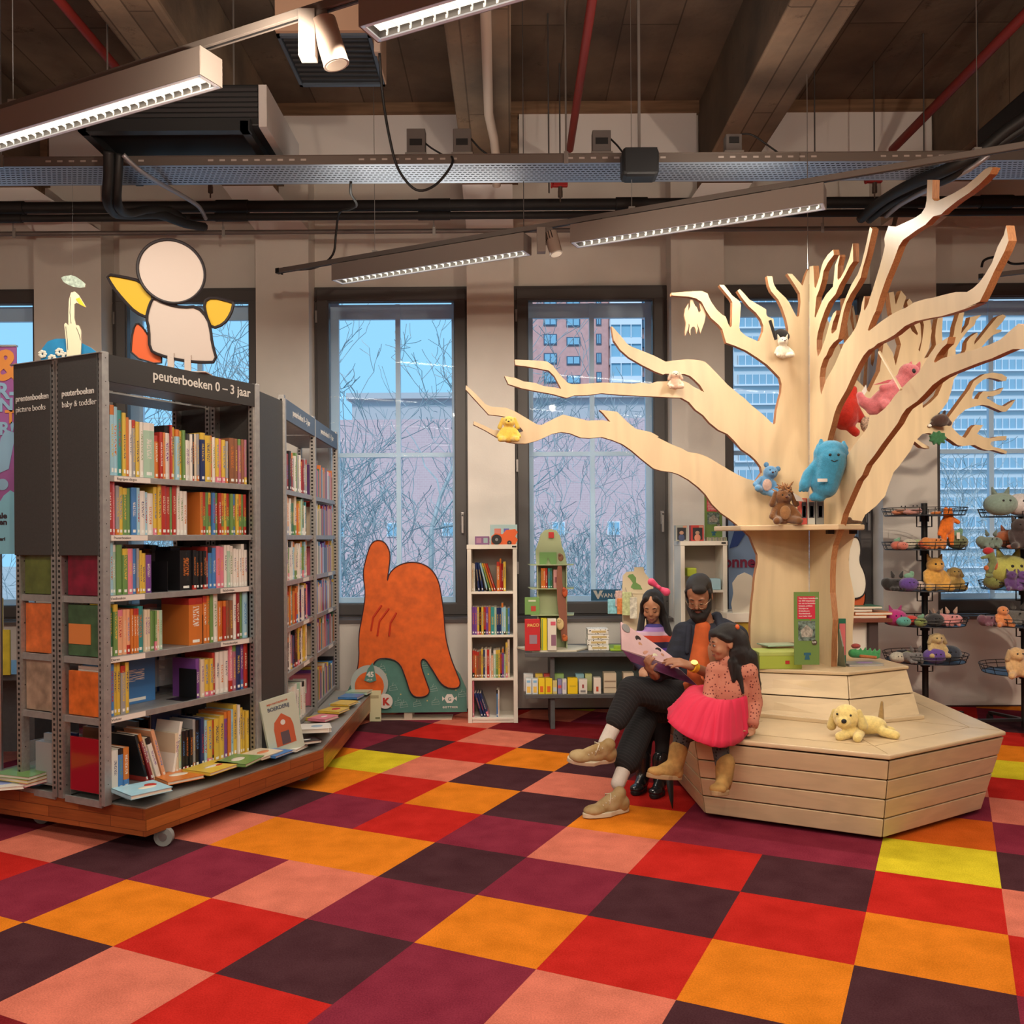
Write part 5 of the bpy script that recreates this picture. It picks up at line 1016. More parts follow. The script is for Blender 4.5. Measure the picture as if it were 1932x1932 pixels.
pxbox(896, 923, 1012, 1028, 7.46, .1, (.22, .10, .22), 'puzzle_box', 'small purple glittery box on top of the narrow white bookcase', 'box', None, [(.1, .45, .2, .8, (.4, .2, .3), 'sticker'), (.6, .9, .2, .8, (.3, .4, .4), 'sticker')], 1.4525)
pxbox(925, 976, 990, 1028, 7.62, .015, (.36, .50, .50), 'picture_book', 'large pale blue picture book standing behind the orange tractor book', 'book', None, [(.15, .4, .2, .8, (.6, .2, .15), 'figure'), (.5, .7, .3, .8, (.12, .12, .4), 'figure')], 1.4525)
t = thing('tractor_book', (at(950, 7.5), 7.5, 1.4525), 'orange tractor-shaped board book with two black wheels on the white bookcase', 'book')
def sil(pts, Y, dep, m_, nm, par, M=None):
    pp = [P(a, b, Y) for a, b in pts]; return MB().prism([(p.x, p.z) for p in pp], dep, Matrix(((1, 0, 0, 0), (0, 0, -1, Y + dep), (0, 1, 0, 0), (0, 0, 0, 1)))).build(nm, m_, par)
orm = mat('tractor_orange', (.62, .10, .02), .4)
sil([(927, 1028), (927, 1012), (934, 1006), (948, 1008), (955, 1000), (972, 998), (977, 1004), (972, 1012), (977, 1018), (972, 1028)], 7.5, .012, orm, 'cover', t)
for px, py, r in ((937, 1018, .042), (961, 1024, .019)):
    c = P(px, py, 7.49); MB().tube([c, c + Vector((0, .03, 0))], r, 22).build('wheel', blackm, t, smooth=40); MB().tube([c - Vector((0, .002, 0)), c], r * .3, 12).build('hub', mat('greyhub', (.2, .2, .2), .5), t)
# grey display table
GY = 7.13; gx0, gx1 = at(989, GY), 1.27
t = thing('grey_display_table', ((gx0 + gx1) / 2, GY, 0), 'low dark grey two-tier display table under the middle window', 'table')
bbox(gx0, gx1, GY, 7.72, .572, .606, greyt, 'top', t); bbox(gx0, gx1, GY + .02, 7.7, .245, .275, greyt, 'lower_shelf', t)
for px in (1037, 1258): bbox(at(px, GY), at(px, GY) + .035, GY + .05, 7.68, 0, .572, greyt, 'leg_panel', t)
bbox(at(1040, GY), 1.2, 7.4, 7.42, .275, .572, greyp, 'back_panel', t)
# little boxes on the lower shelf
LZ = .276
for i, (a, b, h, c, lab, pr) in enumerate([(992, 1003, 1281, (.62, .68, .70), 'white game box with a yellow star, leftmost on the lower grey shelf', [(.2, .8, .1, .5, (.75, .5, .1), 'star'), (.2, .8, .75, .9, (.2, .45, .7), 'title_band')]), (1004, 1015, 1281, (.62, .68, .70), 'white game box with a yellow star, second on the lower grey shelf', [(.2, .8, .1, .5, (.75, .5, .1), 'star'), (.2, .8, .75, .9, (.2, .45, .7), 'title_band')]),
     (1016, 1028, 1280, (.78, .58, .02), 'yellow game box with orange drawing beside the white star boxes', [(.25, .75, .12, .5, (.7, .15, .02), 'drawing')]), (1029, 1042, 1280, (.78, .58, .02), 'yellow game box, second of the pair with orange drawings', [(.25, .75, .12, .5, (.7, .15, .02), 'drawing')]), (1043, 1051, 1284, (.6, .5, .2), 'narrow ochre and grey box right of the yellow pair', [(.1, .9, .2, .5, (.5, .6, .6), 'panel')]),
     (1052, 1060, 1282, (.25, .25, .45), 'narrow blue box with red label on the lower grey shelf', [(.1, .9, .4, .6, (.6, .1, .1), 'label')]), (1061, 1069, 1282, (.7, .68, .66), 'narrow white box between the blue and the big yellow box', [(.2, .8, .3, .8, (.5, .45, .6), 'drawing')]), (1071, 1090, 1280, (.80, .55, .01), 'large plain yellow box in the middle of the lower grey shelf', [(.2, .8, .45, .55, (.6, .42, .02), 'title_band')]),
     (1092, 1108, 1282, (.70, .66, .60), 'white box with a red ladybird on the lower grey shelf', [(.4, .6, .4, .65, (.3, .03, .03), 'ladybird'), (.2, .8, .1, .25, (.2, .2, .2), 'grass')]), (1120, 1134, 1279, (.72, .66, .58), 'white box with a small red bird drawing, alone on the lower shelf', [(.35, .65, .15, .45, (.5, .08, .04), 'bird')])]):
    pxbox(a, b, h, 1306, 7.17, .07, c, 'game_box', lab, 'box', 'small boxes on the lower shelf of the grey table', pr, LZ)
for i, (a, b, c, lab) in enumerate([(988, 1006, (.6, .62, .62), 'pale box at the back left of the lower grey shelf'), (1010, 1024, (.75, .52, .05), 'yellow box in the back row of the lower grey shelf'), (1026, 1044, (.5, .05, .04), 'red box in the back row of the lower grey shelf'), (1046, 1064, (.30, .50, .14), 'green box in the back row of the lower grey shelf'), (1086, 1102, (.25, .48, .55), 'blue box in the back row of the lower grey shelf'), (1104, 1117, (.55, .60, .25), 'lime box in the back row of the lower grey shelf')]):
    pxbox(a, b, 1272, 1300, 7.30, .07, c, 'game_box', lab, 'box', 'small boxes on the lower shelf of the grey table', [(.1, .9, .6, .9, tuple(v * .8 + .1 for v in c), 'lid_band')], LZ)
for i, (a, b, lab) in enumerate(((1139, 1163, 'cream wooden block cart on the lower grey shelf'), (1176, 1196, 'second cream block cart behind the crossed legs'))):
    t = pxbox(a, b, 1270, 1304, 7.2, .1, (.62, .52, .38), 'block_cart', lab, 'toy', None, [(.05, .95, .55, .62, (.3, .22, .15), 'groove'), (.05, .95, .25, .30, (.3, .22, .15), 'groove')], LZ)
# stacked dotted boxes on the table top
dot = mat('dotted_card', (.74, .72, .66), .6, noise=.0)
m_ = bpy.data.materials.new('black_dotted_card'); m_.use_nodes = True; nt = m_.node_tree; vo = nt.nodes.new('ShaderNodeTexVoronoi'); vo.inputs['Scale'].default_value = 55; rr = nt.nodes.new('ShaderNodeValToRGB'); rr.color_ramp.interpolation = 'CONSTANT'
rr.color_ramp.elements[0].color = (.02, .02, .02, 1); rr.color_ramp.elements[1].position = .25; rr.color_ramp.elements[1].color = (.74, .72, .66, 1); tc = nt.nodes.new('ShaderNodeTexCoord'); nt.links.new(tc.outputs['Object'], vo.inputs[0]); nt.links.new(vo.outputs['Distance'], rr.inputs[0]); nt.links.new(rr.outputs[0], nt.nodes['Principled BSDF'].inputs['Base Color'])
for k, (dx, w) in enumerate(((2, 39), (0, 40), (1, 40), (1, 39))):
    a, b = P(1108 + dx, 1200, 7.25), P(1108 + dx + w, 1200, 7.25); z = .607 + k * .043
    t = thing('dotted_box', ((a.x + b.x) / 2, 7.3, z), 'white dotted box, %s in the stack on the grey table' % ('bottom', 'second lowest', 'second highest', 'top')[k], 'box', 'stacked dotted boxes')
    bbox(a.x, b.x, 7.25, 7.42, z, z + .040, m_, 'box', t); MB().box(a.x + .03, b.x - .02, 7.2485, 7.2495, z + .012, z + .028).build('title_band', mat('gold_band', (.55, .42, .18), .5), t)
# green book carousel
cx, cyy = at(1040, 7.38), 7.38
t = thing('book_carousel', (cx, cyy, .607), 'green cardboard tree-shaped carousel with small books on the grey table', 'display')
gl = mat('pale_green_card', (.36, .42, .24), .6); gd = mat('mid_green_card', (.16, .32, .10), .6); brw = mat('brown_card', (.24, .085, .05), .6)
MB().prism([(cx + .30 * math.cos(a) + (.06 if abs(a) < .6 else 0), cyy - .02 + .24 * math.sin(a)) for a in [2 * PI * k / 5 + .35 for k in range(5)]], .012, Matrix.Translation((0, 0, .608))).build('turntable', mat('cream_board', (.62, .58, .46), .5), t)
W_ = .115
m = MB()
for q in (-1, 1): m.box(cx + q * W_ - .004, cx + q * W_ + .004, cyy - .10, cyy + .10, .62, 1.29)
m.box(cx - W_, cx + W_, cyy - .004, cyy + .004, .62, 1.29).build('core', gl, t)
for z in (.885, 1.095, 1.285): MB().prism([(cx - .17, cyy - .12), (cx + .17, cyy - .12), (cx + .19, cyy + .12), (cx - .19, cyy + .12)], .006, Matrix.Translation((0, 0, z))).build('tier', gl, t)
sil([(1012, 1066), (1010, 1040), (1016, 1022), (1020, 1008), (1028, 1000), (1040, 998), (1050, 1001), (1057, 1012), (1060, 1030), (1066, 1045), (1070, 1066)], cyy - .02, .008, gl, 'crown_panel', t)
sil([(1018, 1066), (1018, 1042), (1050, 1042), (1050, 1066), (1040, 1066), (1034, 1052), (1030, 1066)], cyy - .03, .006, gd, 'foliage_panel', t)
sil([(1035, 1004), (1045, 1004), (1045, 1015), (1035, 1015)], cyy - .03, .004, mat('red_sign', (.5, .03, .03), .5), 'badge', t)
sil([(1052, 1068), (1060, 1068), (1061, 1100), (1069, 1140), (1071, 1210), (1060, 1210), (1052, 1140), (1050, 1100)], cyy - .125, .008, brw, 'trunk_panel', t)
for px, py, c, rx, rz, nm in ((1058, 1052, (.25, .12, .07), .022, .03, 'owl'), (1066, 1118, (.50, .09, .03), .022, .036, 'squirrel'), (1057, 1178, (.62, .47, .22), .03, .045, 'rabbit'), (1066, 1204, (.50, .12, .03), .022, .026, 'fox')):
    c3 = P(px, py, cyy - .14); o = MB().ell(c3, (rx, .008, rz), mi=0).ell(c3 + Vector((-.008, -.006, rz * .7)), (rx * .6, .006, rz * .5)).build(nm + '_figure', mat('fig_' + nm, c, .6), t, smooth=True)
    MB().ell(c3 + Vector((-.012, -.013, rz * .75)), .003).ell(c3 + Vector((.0, -.013, rz * .75)), .003).build('eye', blackm, o)
for k, (px, c) in enumerate(((1023, 'o'), (1027, 'o'), (1031, 'r'), (1036, 't'), (1040, 'G'))):
    p = P(px, 1111, cyy - .1); book(c, .016, .13, .16, (p.x, cyy - .03, 1.102), 0, 0, '%s little book, %s from the left on the middle tier of the carousel' % (COL[c][0], ordn(k)), 'little books on the carousel')
pxbox(1044, 1056, 1075, 1111, cyy - .08, .07, (.62, .32, .30), 'picture_book', 'pink picture book on the middle tier of the carousel', 'book', None, [(.2, .7, .3, .6, (.3, .1, .12), 'drawing')], 1.102)
t2 = pxbox(990, 1018, 1127, 1162, cyy - .11, .02, (.16, .32, .09), 'picture_book', 'green picture book with a red beetle facing out on the carousel', 'book', None, [(.42, .75, .2, .5, (.45, .05, .03), 'beetle'), (.25, .75, .75, .85, (.55, .6, .45), 'title_band')], .892)
t2 = pxbox(990, 1019, 1168, 1218, 7.14, .02, (.50, .02, .025), 'picture_book', 'red PACO picture book on the turntable of the carousel', 'book', None, [(.3, .8, .22, .5, (.28, .2, .25), 'instruments')], .621)
text('PACO', .034, mat('gold_ink', (.78, .55, .15), .5), t2, face_M(P(995, 1183, 7.137), (1, 0, .04), (0, 0, 1)), .0006, .02)
pxbox(1021, 1032, 1168, 1216, 7.17, .1, (.72, .60, .02), 'picture_book', 'bright yellow book beside the red one on the turntable', 'book', None, [(.1, .3, 0, 1, (.2, .35, .08), 'edge_band')], .621)
pxbox(1033, 1050, 1168, 1217, 7.15, .08, (.68, .64, .56), 'picture_book', 'white picture book with pink title at the carousel front', 'book', None, [(.4, .95, .15, .5, (.25, .12, .18), 'drawing'), (.35, .9, .8, .92, (.6, .1, .15), 'title_band')], .621)
# hanging bag rack with a frog header
t = thing('bag_display', (at(1195, 7.2), 7.2, .607), 'cardboard display with hanging gift bags and a cream header on the grey table', 'display')
cr = mat('cream_card', (.68, .58, .40), .6)
bbox(at(1175, 7.2), at(1232, 7.2), 7.2, 7.28, .607, P(0, 1113, 7.2).z, cr, 'stand', t)
sil([(1175, 1086), (1182, 1079), (1196, 1078), (1197, 1070), (1214, 1070), (1216, 1080), (1228, 1095), (1231, 1120), (1174, 1120)], 7.195, .006, cr, 'header', t)
text('Kikker', .032, mat('ink_dark', (.06, .05, .04), .6), t, face_M(P(1196, 1079, 7.196), (1, 0, 0), (0, 0, 1)), .0005, .02)
sil([(1190, 1108), (1194, 1100), (1189, 1092), (1184, 1088), (1187, 1084), (1194, 1083), (1200, 1090), (1200, 1099), (1208, 1104), (1212, 1112), (1196, 1112)], 7.192, .004, gd, 'drawing', t)
for k, (px, py, w, h, c, nm) in enumerate(((1146, 1130, 22, 28, (.22, .50, .58), 'teal dotted'), (1160, 1114, 14, 30, (.60, .42, .40), 'pink'), (1163, 1128, 14, 30, (.62, .22, .08), 'orange'), (1172, 1116, 18, 44, (.50, .56, .30), 'green'), (1186, 1126, 14, 40, (.62, .60, .50), 'cream'))):
    a, b = P(px, py, 7.16), P(px + w, py + h, 7.16); q = thing('gift_bag', ((a.x + b.x) / 2, 7.15 - .012 * k, b.z), '%s gift bag hanging on the cardboard display' % nm, 'bag', 'hanging gift bags')
    bbox(a.x, b.x, 7.14 - .014 * k, 7.15 - .014 * k, b.z, a.z, mat('bag_' + nm, c, .25, noise=.3, nscale=40), 'bag', q, .006); MB().tube([((a.x + b.x) / 2, 7.145 - .014 * k, a.z), ((a.x + b.x) / 2, 7.2, a.z + .03)], .002, 5).build('loop', zinc, q)
q = thing('green_tray', (at(1165, 7.3), 7.3, .607), 'lime green tray on the grey table behind the open book', 'tray')
bbox(at(1150, 7.2), at(1210, 7.2), 7.2, 7.5, .607, .625, mat('lime_tray', (.28, .45, .03), .5), 'base', q, .004); bbox(at(1156, 7.22), at(1210, 7.2), 7.2, 7.215, .625, .65, mat('lime_tray', (.28, .45, .03), .5), 'rim', q, .002)
# window sticker
a, b = P(1115, 1112, 8.24), P(1170, 1133, 8.24); t = thing('window_sign', ((a.x + b.x) / 2, 8.24, b.z), 'small blue VAN OS sign at the bottom of the middle window', 'sign')
MB().box(a.x, b.x, 8.232, 8.24, b.z, a.z).build('plate', mat('sign_blue', (.03, .12, .22), .5), t)
text('VAN OS', .052, paper, t, face_M(P(1133, 1127, 8.231), (1, 0, 0), (0, 0, 1)), .0005, .02)
MB().prism([(0, .07), (.03, .07), (.045, .03), (.06, .07), (.09, .07), (.05, -.005), (.04, -.005)], .001, face_M(P(1119, 1129, 8.2315), (1, 0, 0), (0, 0, 1))).build('logo', paper, t)
# ---- big standing displays (flat printed boards)
def board(outline, Y, thk, m_face, m_edge, name, par): return sil_m(outline, Y, thk, m_face, m_edge, name, par)
def chk(p, n=2):
    for _ in range(n):
        p = [q for i in range(len(p)) for a, b in ((p[i], p[(i + 1) % len(p)]),) for q in ((a[0] * .75 + b[0] * .25, a[1] * .75 + b[1] * .25), (a[0] * .25 + b[0] * .75, a[1] * .25 + b[1] * .75))]
    return p
def sil_m(pts, Y, dep, mf, me_, nm, par):
    pp = [P(a, b, Y) for a, b in pts]; return MB().prism([(p.x, p.z) for p in pp], dep, Matrix(((1, 0, 0, 0), (0, 0, -1, Y + dep), (0, 1, 0, 0), (0, 0, 0, 1))), 0, 1).build(nm, [mf, me_], par)
def strokes(lines, Y, r, m_, nm, par, flat=.3, closed=False):
    m = MB()
    for ln in lines:
        pts = [P(a, b, Y) for a, b in ln]; m.tube(pts, r, 6, closed=closed, flat=1)
    return m.build(nm, m_, par)
tealc = mat('teal_card', (.075, .20, .17), .6, noise=.06, nscale=30); orc = mat('orange_card', (.60, .105, .012), .6, noise=.18, nscale=16); cedge = mat('card_edge', (.55, .45, .35), .8); dkl = mat('dark_outline', (.035, .012, .02), .6); wline = mat('pale_line', (.36, .46, .42), .6)
Y = 7.55
t = thing('cardboard_standee', (at(770, Y), Y, 0), 'big orange cardboard standee on a teal hill base in front of the window', 'display')
base = [(645, 1346), (652, 1310), (668, 1280), (690, 1256), (720, 1244), (770, 1238), (820, 1240), (850, 1250), (868, 1272), (880, 1300), (881, 1343)]
ob = sil_m(base, Y, .012, tealc, cedge, 'hill_board', t)
zb = min(v.co.z for v in ob.data.vertices)
# plain rounded stand-in shape in place of the printed figure
blob = [(664, 1300), (678, 1250), (676, 1200), (684, 1160), (690, 1120), (684, 1080), (692, 1048), (700, 1024), (714, 1018), (728, 1024), (737, 1044), (734, 1072), (730, 1100), (734, 1082), (748, 1068), (770, 1060), (795, 1062), (815, 1074), (828, 1096), (833, 1125), (838, 1160), (840, 1200), (850, 1240), (862, 1270), (870, 1290), (862, 1300), (835, 1296), (815, 1262), (800, 1240), (792, 1250), (806, 1290), (812, 1306), (800, 1316), (776, 1314), (766, 1280), (752, 1245), (712, 1240), (700, 1262), (680, 1300)]
blob = chk(blob); sil_m(blob, Y - .016, .012, orc, cedge, 'shape_board', t)
strokes([blob + [blob[0]]], Y - .018, .0045, dkl, 'outline', t)
strokes([[(700, 1190), (704, 1165), (720, 1142)], [(712, 1200), (716, 1172), (734, 1148)], [(734, 1200), (737, 1175), (748, 1156)]], Y - .0195, .008, mat('red_stroke', (.48, .035, .01), .6), 'fur_stroke', t)
c = P(697, 1290, Y - .02); MB().tube([c, c - Vector((0, .003, 0))], .155, 30).build('round_patch', mat('grey_patch', (.36, .40, .38), .6), t); MB().tube([c - Vector((0, .003, .02)), c - Vector((0, .006, .02))], .12, 30).build('orange_patch', orc, t)
hat = [(687, 1284), (694, 1262), (703, 1250), (706, 1262), (710, 1284), (698, 1288)]
sil_m(hat, Y - .04, .006, tealc, cedge, 'party_hat', t)
text('45', .058, paper, t, face_M(P(692, 1277, Y - .0405), (1, 0, 0), (0, 0, 1)), .0008, .04); text('JAAR', .02, paper, t, face_M(P(692, 1284, Y - .0405), (1, 0, 0), (0, 0, 1)), .0008, .01, track=1.1)
c = P(727, 1323, Y - .025); MB().tube([c, c - Vector((0, .003, 0))], .062, 24).build('badge', mat('white_badge', (.65, .60, .55), .6), t); text('K', .08, mat('red_ink', (.45, .03, .02), .6), t, face_M(P(722, 1330, Y - .03), (1, 0, 0), (0, 0, 1)), .0008, .05)
MB().prism([(math.cos(PI / 3 * k) * .042, math.sin(PI / 3 * k) * .042) for k in range(6)], .001, face_M(P(848, 1318, Y - .002), (1, 0, 0), (0, 0, 1))).build('logo', paper, t)
for sg in (-1, 1): MB().prism([(sg * .04, 0), (sg * .06, .02), (sg * .06, -.02)], .001, face_M(P(848, 1318, Y - .002), (1, 0, 0), (0, 0, 1))).build('logo', paper, t)
text('G', .04, tealc, t, face_M(P(845, 1322, Y - .004), (1, 0, 0), (0, 0, 1)), .0005, .02); text('GOTTMER', .022, paper, t, face_M(P(835, 1336, Y - .002), (1, 0, 0), (0, 0, 1)), .0006, .03, track=1.35)
for px, py in ((742, 1298), (762, 1330), (787, 1328), (818, 1300), (822, 1325), (800, 1256), (872, 1310), (720, 1262), (752, 1326)):
    strokes([[(px - 7, py + 5), (px - 7, py - 2), (px + 4, py - 6), (px + 8, py + 3), (px - 7, py + 5)], [(px - 7, py + 1), (px + 7, py - 1)], [(px - 2, py - 4), (px, py - 10)]], Y - .001, .0014, wline, 'cake_sketch', t)
m = MB()
for px, py in ((728, 1272), (808, 1272), (756, 1310), (738, 1334), (806, 1322), (860, 1302)): c = P(px, py, Y - .001); m.tube([c, c - Vector((0, .002, 0))], .006, 10)
m.build('confetti', mat('ochre_dot', (.45, .38, .18), .6), t)
MB().box(at(700, Y), at(850, Y), Y + .014, Y + .2, .0, .01).box(at(760, Y), at(775, Y), Y + .012, Y + .2, .0, .5).build('rear_prop', cedge, t)
t = pxbox(697, 719, 1303, 1346, 7.5, .01, (.62, .58, .36), 'info_card', 'pale yellow card standing on the carpet at the end of the trolley', 'card', None, [(.1, .8, .75, .85, (.4, .35, .2), 'title_band'), (.5, .9, .08, .14, (.2, .2, .1), 'print')], .003)
# white-and-yellow standee over the bookcase header, kept plain
wc = mat('cream_white_card', (.44, .37, .33), .6); yc = mat('golden_card', (.50, .32, .012), .6); oc = mat('orange_red_card', (.55, .09, .02), .6)
Yb = 4.98
t = thing('cardboard_standee', (at(335, Yb), Yb, ZTP), 'large black-outlined cream and yellow cardboard shape on top of the tall bookcase', 'display')
def cb(pts, Y_, m_, nm, r=.0085): 
    pts = chk(pts, 1)
    sil_m(pts, Y_, .008, m_, cedge, nm, t); strokes([pts + [pts[0], pts[1]]], Y_ - .002, r, dkl2, nm + '_outline', t)
dkl2 = mat('black_outline', (.012, .008, .010), .6)
cb([(200, 517), (235, 523), (265, 530), (292, 558), (280, 600), (256, 590), (232, 565), (212, 540)], Yb + .02, yc, 'left_leaf'); cb([(384, 570), (400, 560), (438, 570), (441, 572), (436, 592), (422, 612), (400, 620), (390, 600)], Yb + .02, yc, 'right_leaf')
el = lambda cx_, cy_, rx, ry, a0=0, n_=28, rot=0: [(cx_ + rx * math.cos(a) * math.cos(rot) - ry * math.sin(a) * math.sin(rot), cy_ + rx * math.cos(a) * math.sin(rot) + ry * math.sin(a) * math.cos(rot)) for a in [2 * PI * k / n_ for k in range(n_)]]
cb(el(323, 512, 66, 58, rot=.55), Yb, wc, 'round_panel')
cb([(290, 560), (315, 574), (345, 580), (372, 578), (392, 600), (398, 625), (400, 646), (410, 683), (380, 684), (340, 680), (300, 670), (282, 660), (281, 620), (276, 600), (282, 576)], Yb + .01, wc, 'lower_panel')
cb([(248, 640), (254, 612), (264, 610), (285, 640), (305, 668), (305, 690), (247, 672)], Yb + .03, oc, 'red_panel', .005)
bz = P(0, 700, Yb).z
MB().box(at(318, Yb), at(330, Yb), Yb, Yb + .01, ZTP, P(0, 668, Yb).z).box(at(350, Yb), at(362, Yb), Yb, Yb + .01, ZTP, P(0, 672, Yb).z).box(at(290, Yb), at(392, Yb), Yb - .02, Yb + .1, ZTP, ZTP + .006).build('foot', wc, t)
# goose cut-out on a blue mound
Yg = 4.88
t = thing('goose_cutout', (at(140, Yg), Yg, ZTP), 'flat white long-necked goose cut-out before a blue flowered mound on the bookcase', 'display')
sil_m([(77, 676), (79, 658), (90, 644), (105, 639), (125, 639), (150, 645), (172, 656), (187, 668), (187, 690), (77, 690)], Yg + .02, .006, mat('blue_mound', (.015, .20, .42), .6, noise=.1, nscale=20), cedge, 'mound', t)
sil_m([(127, 690), (125, 650), (121, 612), (124, 609), (129, 614), (129, 590), (130, 565), (134, 552), (141, 550), (148, 556), (162, 579), (155, 576), (144, 571), (140, 574), (140, 600), (143, 613), (149, 614), (153, 625), (153, 650), (151, 690)], Yg, .006, mat('goose_white', (.66, .62, .44), .6), cedge, 'goose', t)
sil_m([(143, 564), (150, 561), (162, 580), (150, 574)], Yg - .003, .003, mat('beak_yellow', (.70, .50, .03), .6), cedge, 'beak', t)
strokes([[(124, 616), (127, 640), (128, 660)], [(144, 618), (149, 630), (152, 642)], [(133, 560), (132, 590), (134, 610)]], Yg - .001, .0012, dkl, 'feather_line', t)
for px, py in ((80, 668), (112, 664), (98, 676), (124, 672)):
    m = MB()
    for k in range(7): c = P(px + 5 * math.cos(k * .9), py + 5 * math.sin(k * .9), Yg + .015); m.ell(c, (.011, .003, .008))
    m.build('flower', mat('flower_white', (.62, .60, .52), .6), t, smooth=True)
t = tag(sil_m([(115, 524), (121, 521), (128, 520), (134, 519), (143, 522), (152, 528), (161, 535), (160, 542), (150, 543), (138, 541), (128, 537), (120, 532)], Yg, .005, mat('cloud_grey', (.32, .40, .34), .6, noise=.4, nscale=60), cedge, 'cloud_cutout', None), 'small grey-green cloud cut-out hanging above the goose', 'display')
tag(MB().tube([P(137, 519, Yg + .002), P(137, 300, Yg + .002)], .0005, 4).build('thread', mat('nylon', (.1, .1, .1), .5)), 'thin thread holding the cloud cut-out', 'thread')
# promotional banner at the left edge
Yp = 5.1
t = thing('promotional_banner', (at(0, Yp), Yp, .9), 'purple and orange printed banner at the far left edge', 'banner')
a, b = P(-120, 655, Yp), P(33, 1045, Yp)
me_b = mat('banner_purple', (.30, .10, .30), .6, noise=.1, nscale=4)
MB().box(a.x, b.x, Yp, Yp + .008, b.z, a.z).build('sheet', me_b, t)
zc = P(0, 965, Yp).z; MB().prism([(a.x, b.z)] + [(a.x + (b.x - a.x) * k / 12, zc + .07 - .3 * (1 - k / 12) ** 2 - .05 * math.sin(k)) for k in range(13)][::-1][::-1] + [(b.x, b.z)], .001, Matrix(((1, 0, 0, 0), (0, 0, -1, Yp - .0005), (0, 1, 0, 0), (0, 0, 0, 1)))).build('blue_band', mat('banner_blue', (.22, .52, .66), .6), t)
oi = mat('banner_orange', (.68, .26, .06), .6); bi = mat('banner_pale_blue', (.24, .42, .58), .6)
for s, px, py, sz, m_2 in (('&', -12, 716, .24, oi), ('R-', -8, 752, .125, bi), ('EN', -20, 776, .105, bi), ('T', 10, 798, .10, oi), ('R!', -2, 820, .10, bi), ('ale', -4, 978, .045, dkl), ('gen', -8, 990, .045, dkl), ('februari', -20, 1020, .028, dkl)):
    text(s, sz, m_2, t, face_M(P(px, py, Yp - .003), (1, 0, 0), (0, 0, 1)), .001, .03)
MB().prism([(-.035, .0), (.035, .03), (.075, .23), (.02, .25), (-.01, .2)], .0015, face_M(P(5, 895, Yp - .002), (1, 0, .0), (0, 0, 1))).build('exclamation_mark', bi, t); c = P(5, 914, Yp - .002); MB().tube([c, c - Vector((0, .0015, 0))], .032, 20).build('exclamation_dot', bi, t)
MB().box(a.x, b.x, Yp - .005, Yp + .02, a.z, a.z + .01).box(-2.9, -2.88, Yp + .03, Yp + .05, 0, a.z).box(-3.1, -2.7, Yp - .05, Yp + .15, 0, .02).build('stand', zinc, t)
# small table left behind the bookcase, pouf
t = thing('dark_table', (-3.4, 6.1, 0), 'dark low table with yellow books at the far left', 'table'); bbox(-4.4, -3.05, 5.8, 6.5, .62, .66, greyt, 'top', t); bbox(-3.12, -3.07, 5.85, 6.45, 0, .62, greyt, 'leg_panel', t); bbox(-4.4, -3.1, 6.1, 6.12, .1, .62, greyt, 'back_panel', t, 0)
for k, (px0, px1, py0, py1, tilt) in enumerate(((-20, 6, 1128, 1182, 0), (-10, 20, 1188, 1240, 0))):
    a, b = P(px0, py0, 5.86 - .1 * k), P(px1, py1, 5.86 - .1 * k); q = thing('picture_book', (a.x, 5.86, b.z), ('yellow card display book, upper', 'yellow picture book, lower')[k] + ' one at the far left edge', 'book')
    MB().box(a.x, b.x, 5.85 - .1 * k, 5.862 - .1 * k, .662, a.z).build('cover', mat('yellow_cov', (.70, .58, .05), .5, noise=.15, nscale=18), q, bevel=.002); MB().box(a.x + .01, b.x - .002, 5.863 - .1 * k, 5.87 - .1 * k, .664, a.z - .004).build('pages', pagem, q)
t = thing('round_pouf', (-2.75, 6.5, 0), 'grey round stool seen through the bookcase end', 'stool'); MB().lathe([(.20, 0), (.22, .02), (.20, .04), (.165, .07), (.16, .28), (.17, .31), (.15, .325)], (-2.78, 6.45, 0), 28).build('seat', mat('grey_felt', (.30, .30, .28), .9, noise=.1, nscale=20), t, smooth=40)
# ================================================================= BOOK PILES ON THE TROLLEY
def flat_book(px, py, w, d, th, ang, z, k, lab, art=None, n=1):
    """book lying flat, centre seen at px,py on height z"""
    c = PZ(px, py, z + th * n); t = thing('picture_book', (c.x, c.y, z), lab, 'book', None, ang)
    c1 = COL[k][1] if isinstance(k, str) else k
    cm = mat('fb_%d_%d_%d' % tuple(int(v * 255) for v in c1), c1, .3, noise=.08, nscale=30)
    MB().box(-w / 2, w / 2, -d / 2, d / 2, th - .0025, th).box(-w / 2, w / 2, -d / 2, d / 2, 0, .0025).box(-w / 2, -w / 2 + .003, -d / 2, d / 2, 0, th).build('cover', cm, t, local=True)
    MB().box(-w / 2 + .003, w / 2 - .004, -d / 2 + .004, d / 2 - .004, .0025, th - .0025).build('pages', pagem, t, local=True)
    for (u0, v0, ru, rv, c2) in (art or []):
        MB().ell((u0 * w / 2, v0 * d / 2, th + .0003), (ru * w / 2, rv * d / 2, .0008), seg=16, rings=5).build('cover_drawing', mat('art_%d_%d_%d' % tuple(int(v * 255) for v in c2), c2, .5), t, smooth=True, local=True)
    return t
A0 = a1
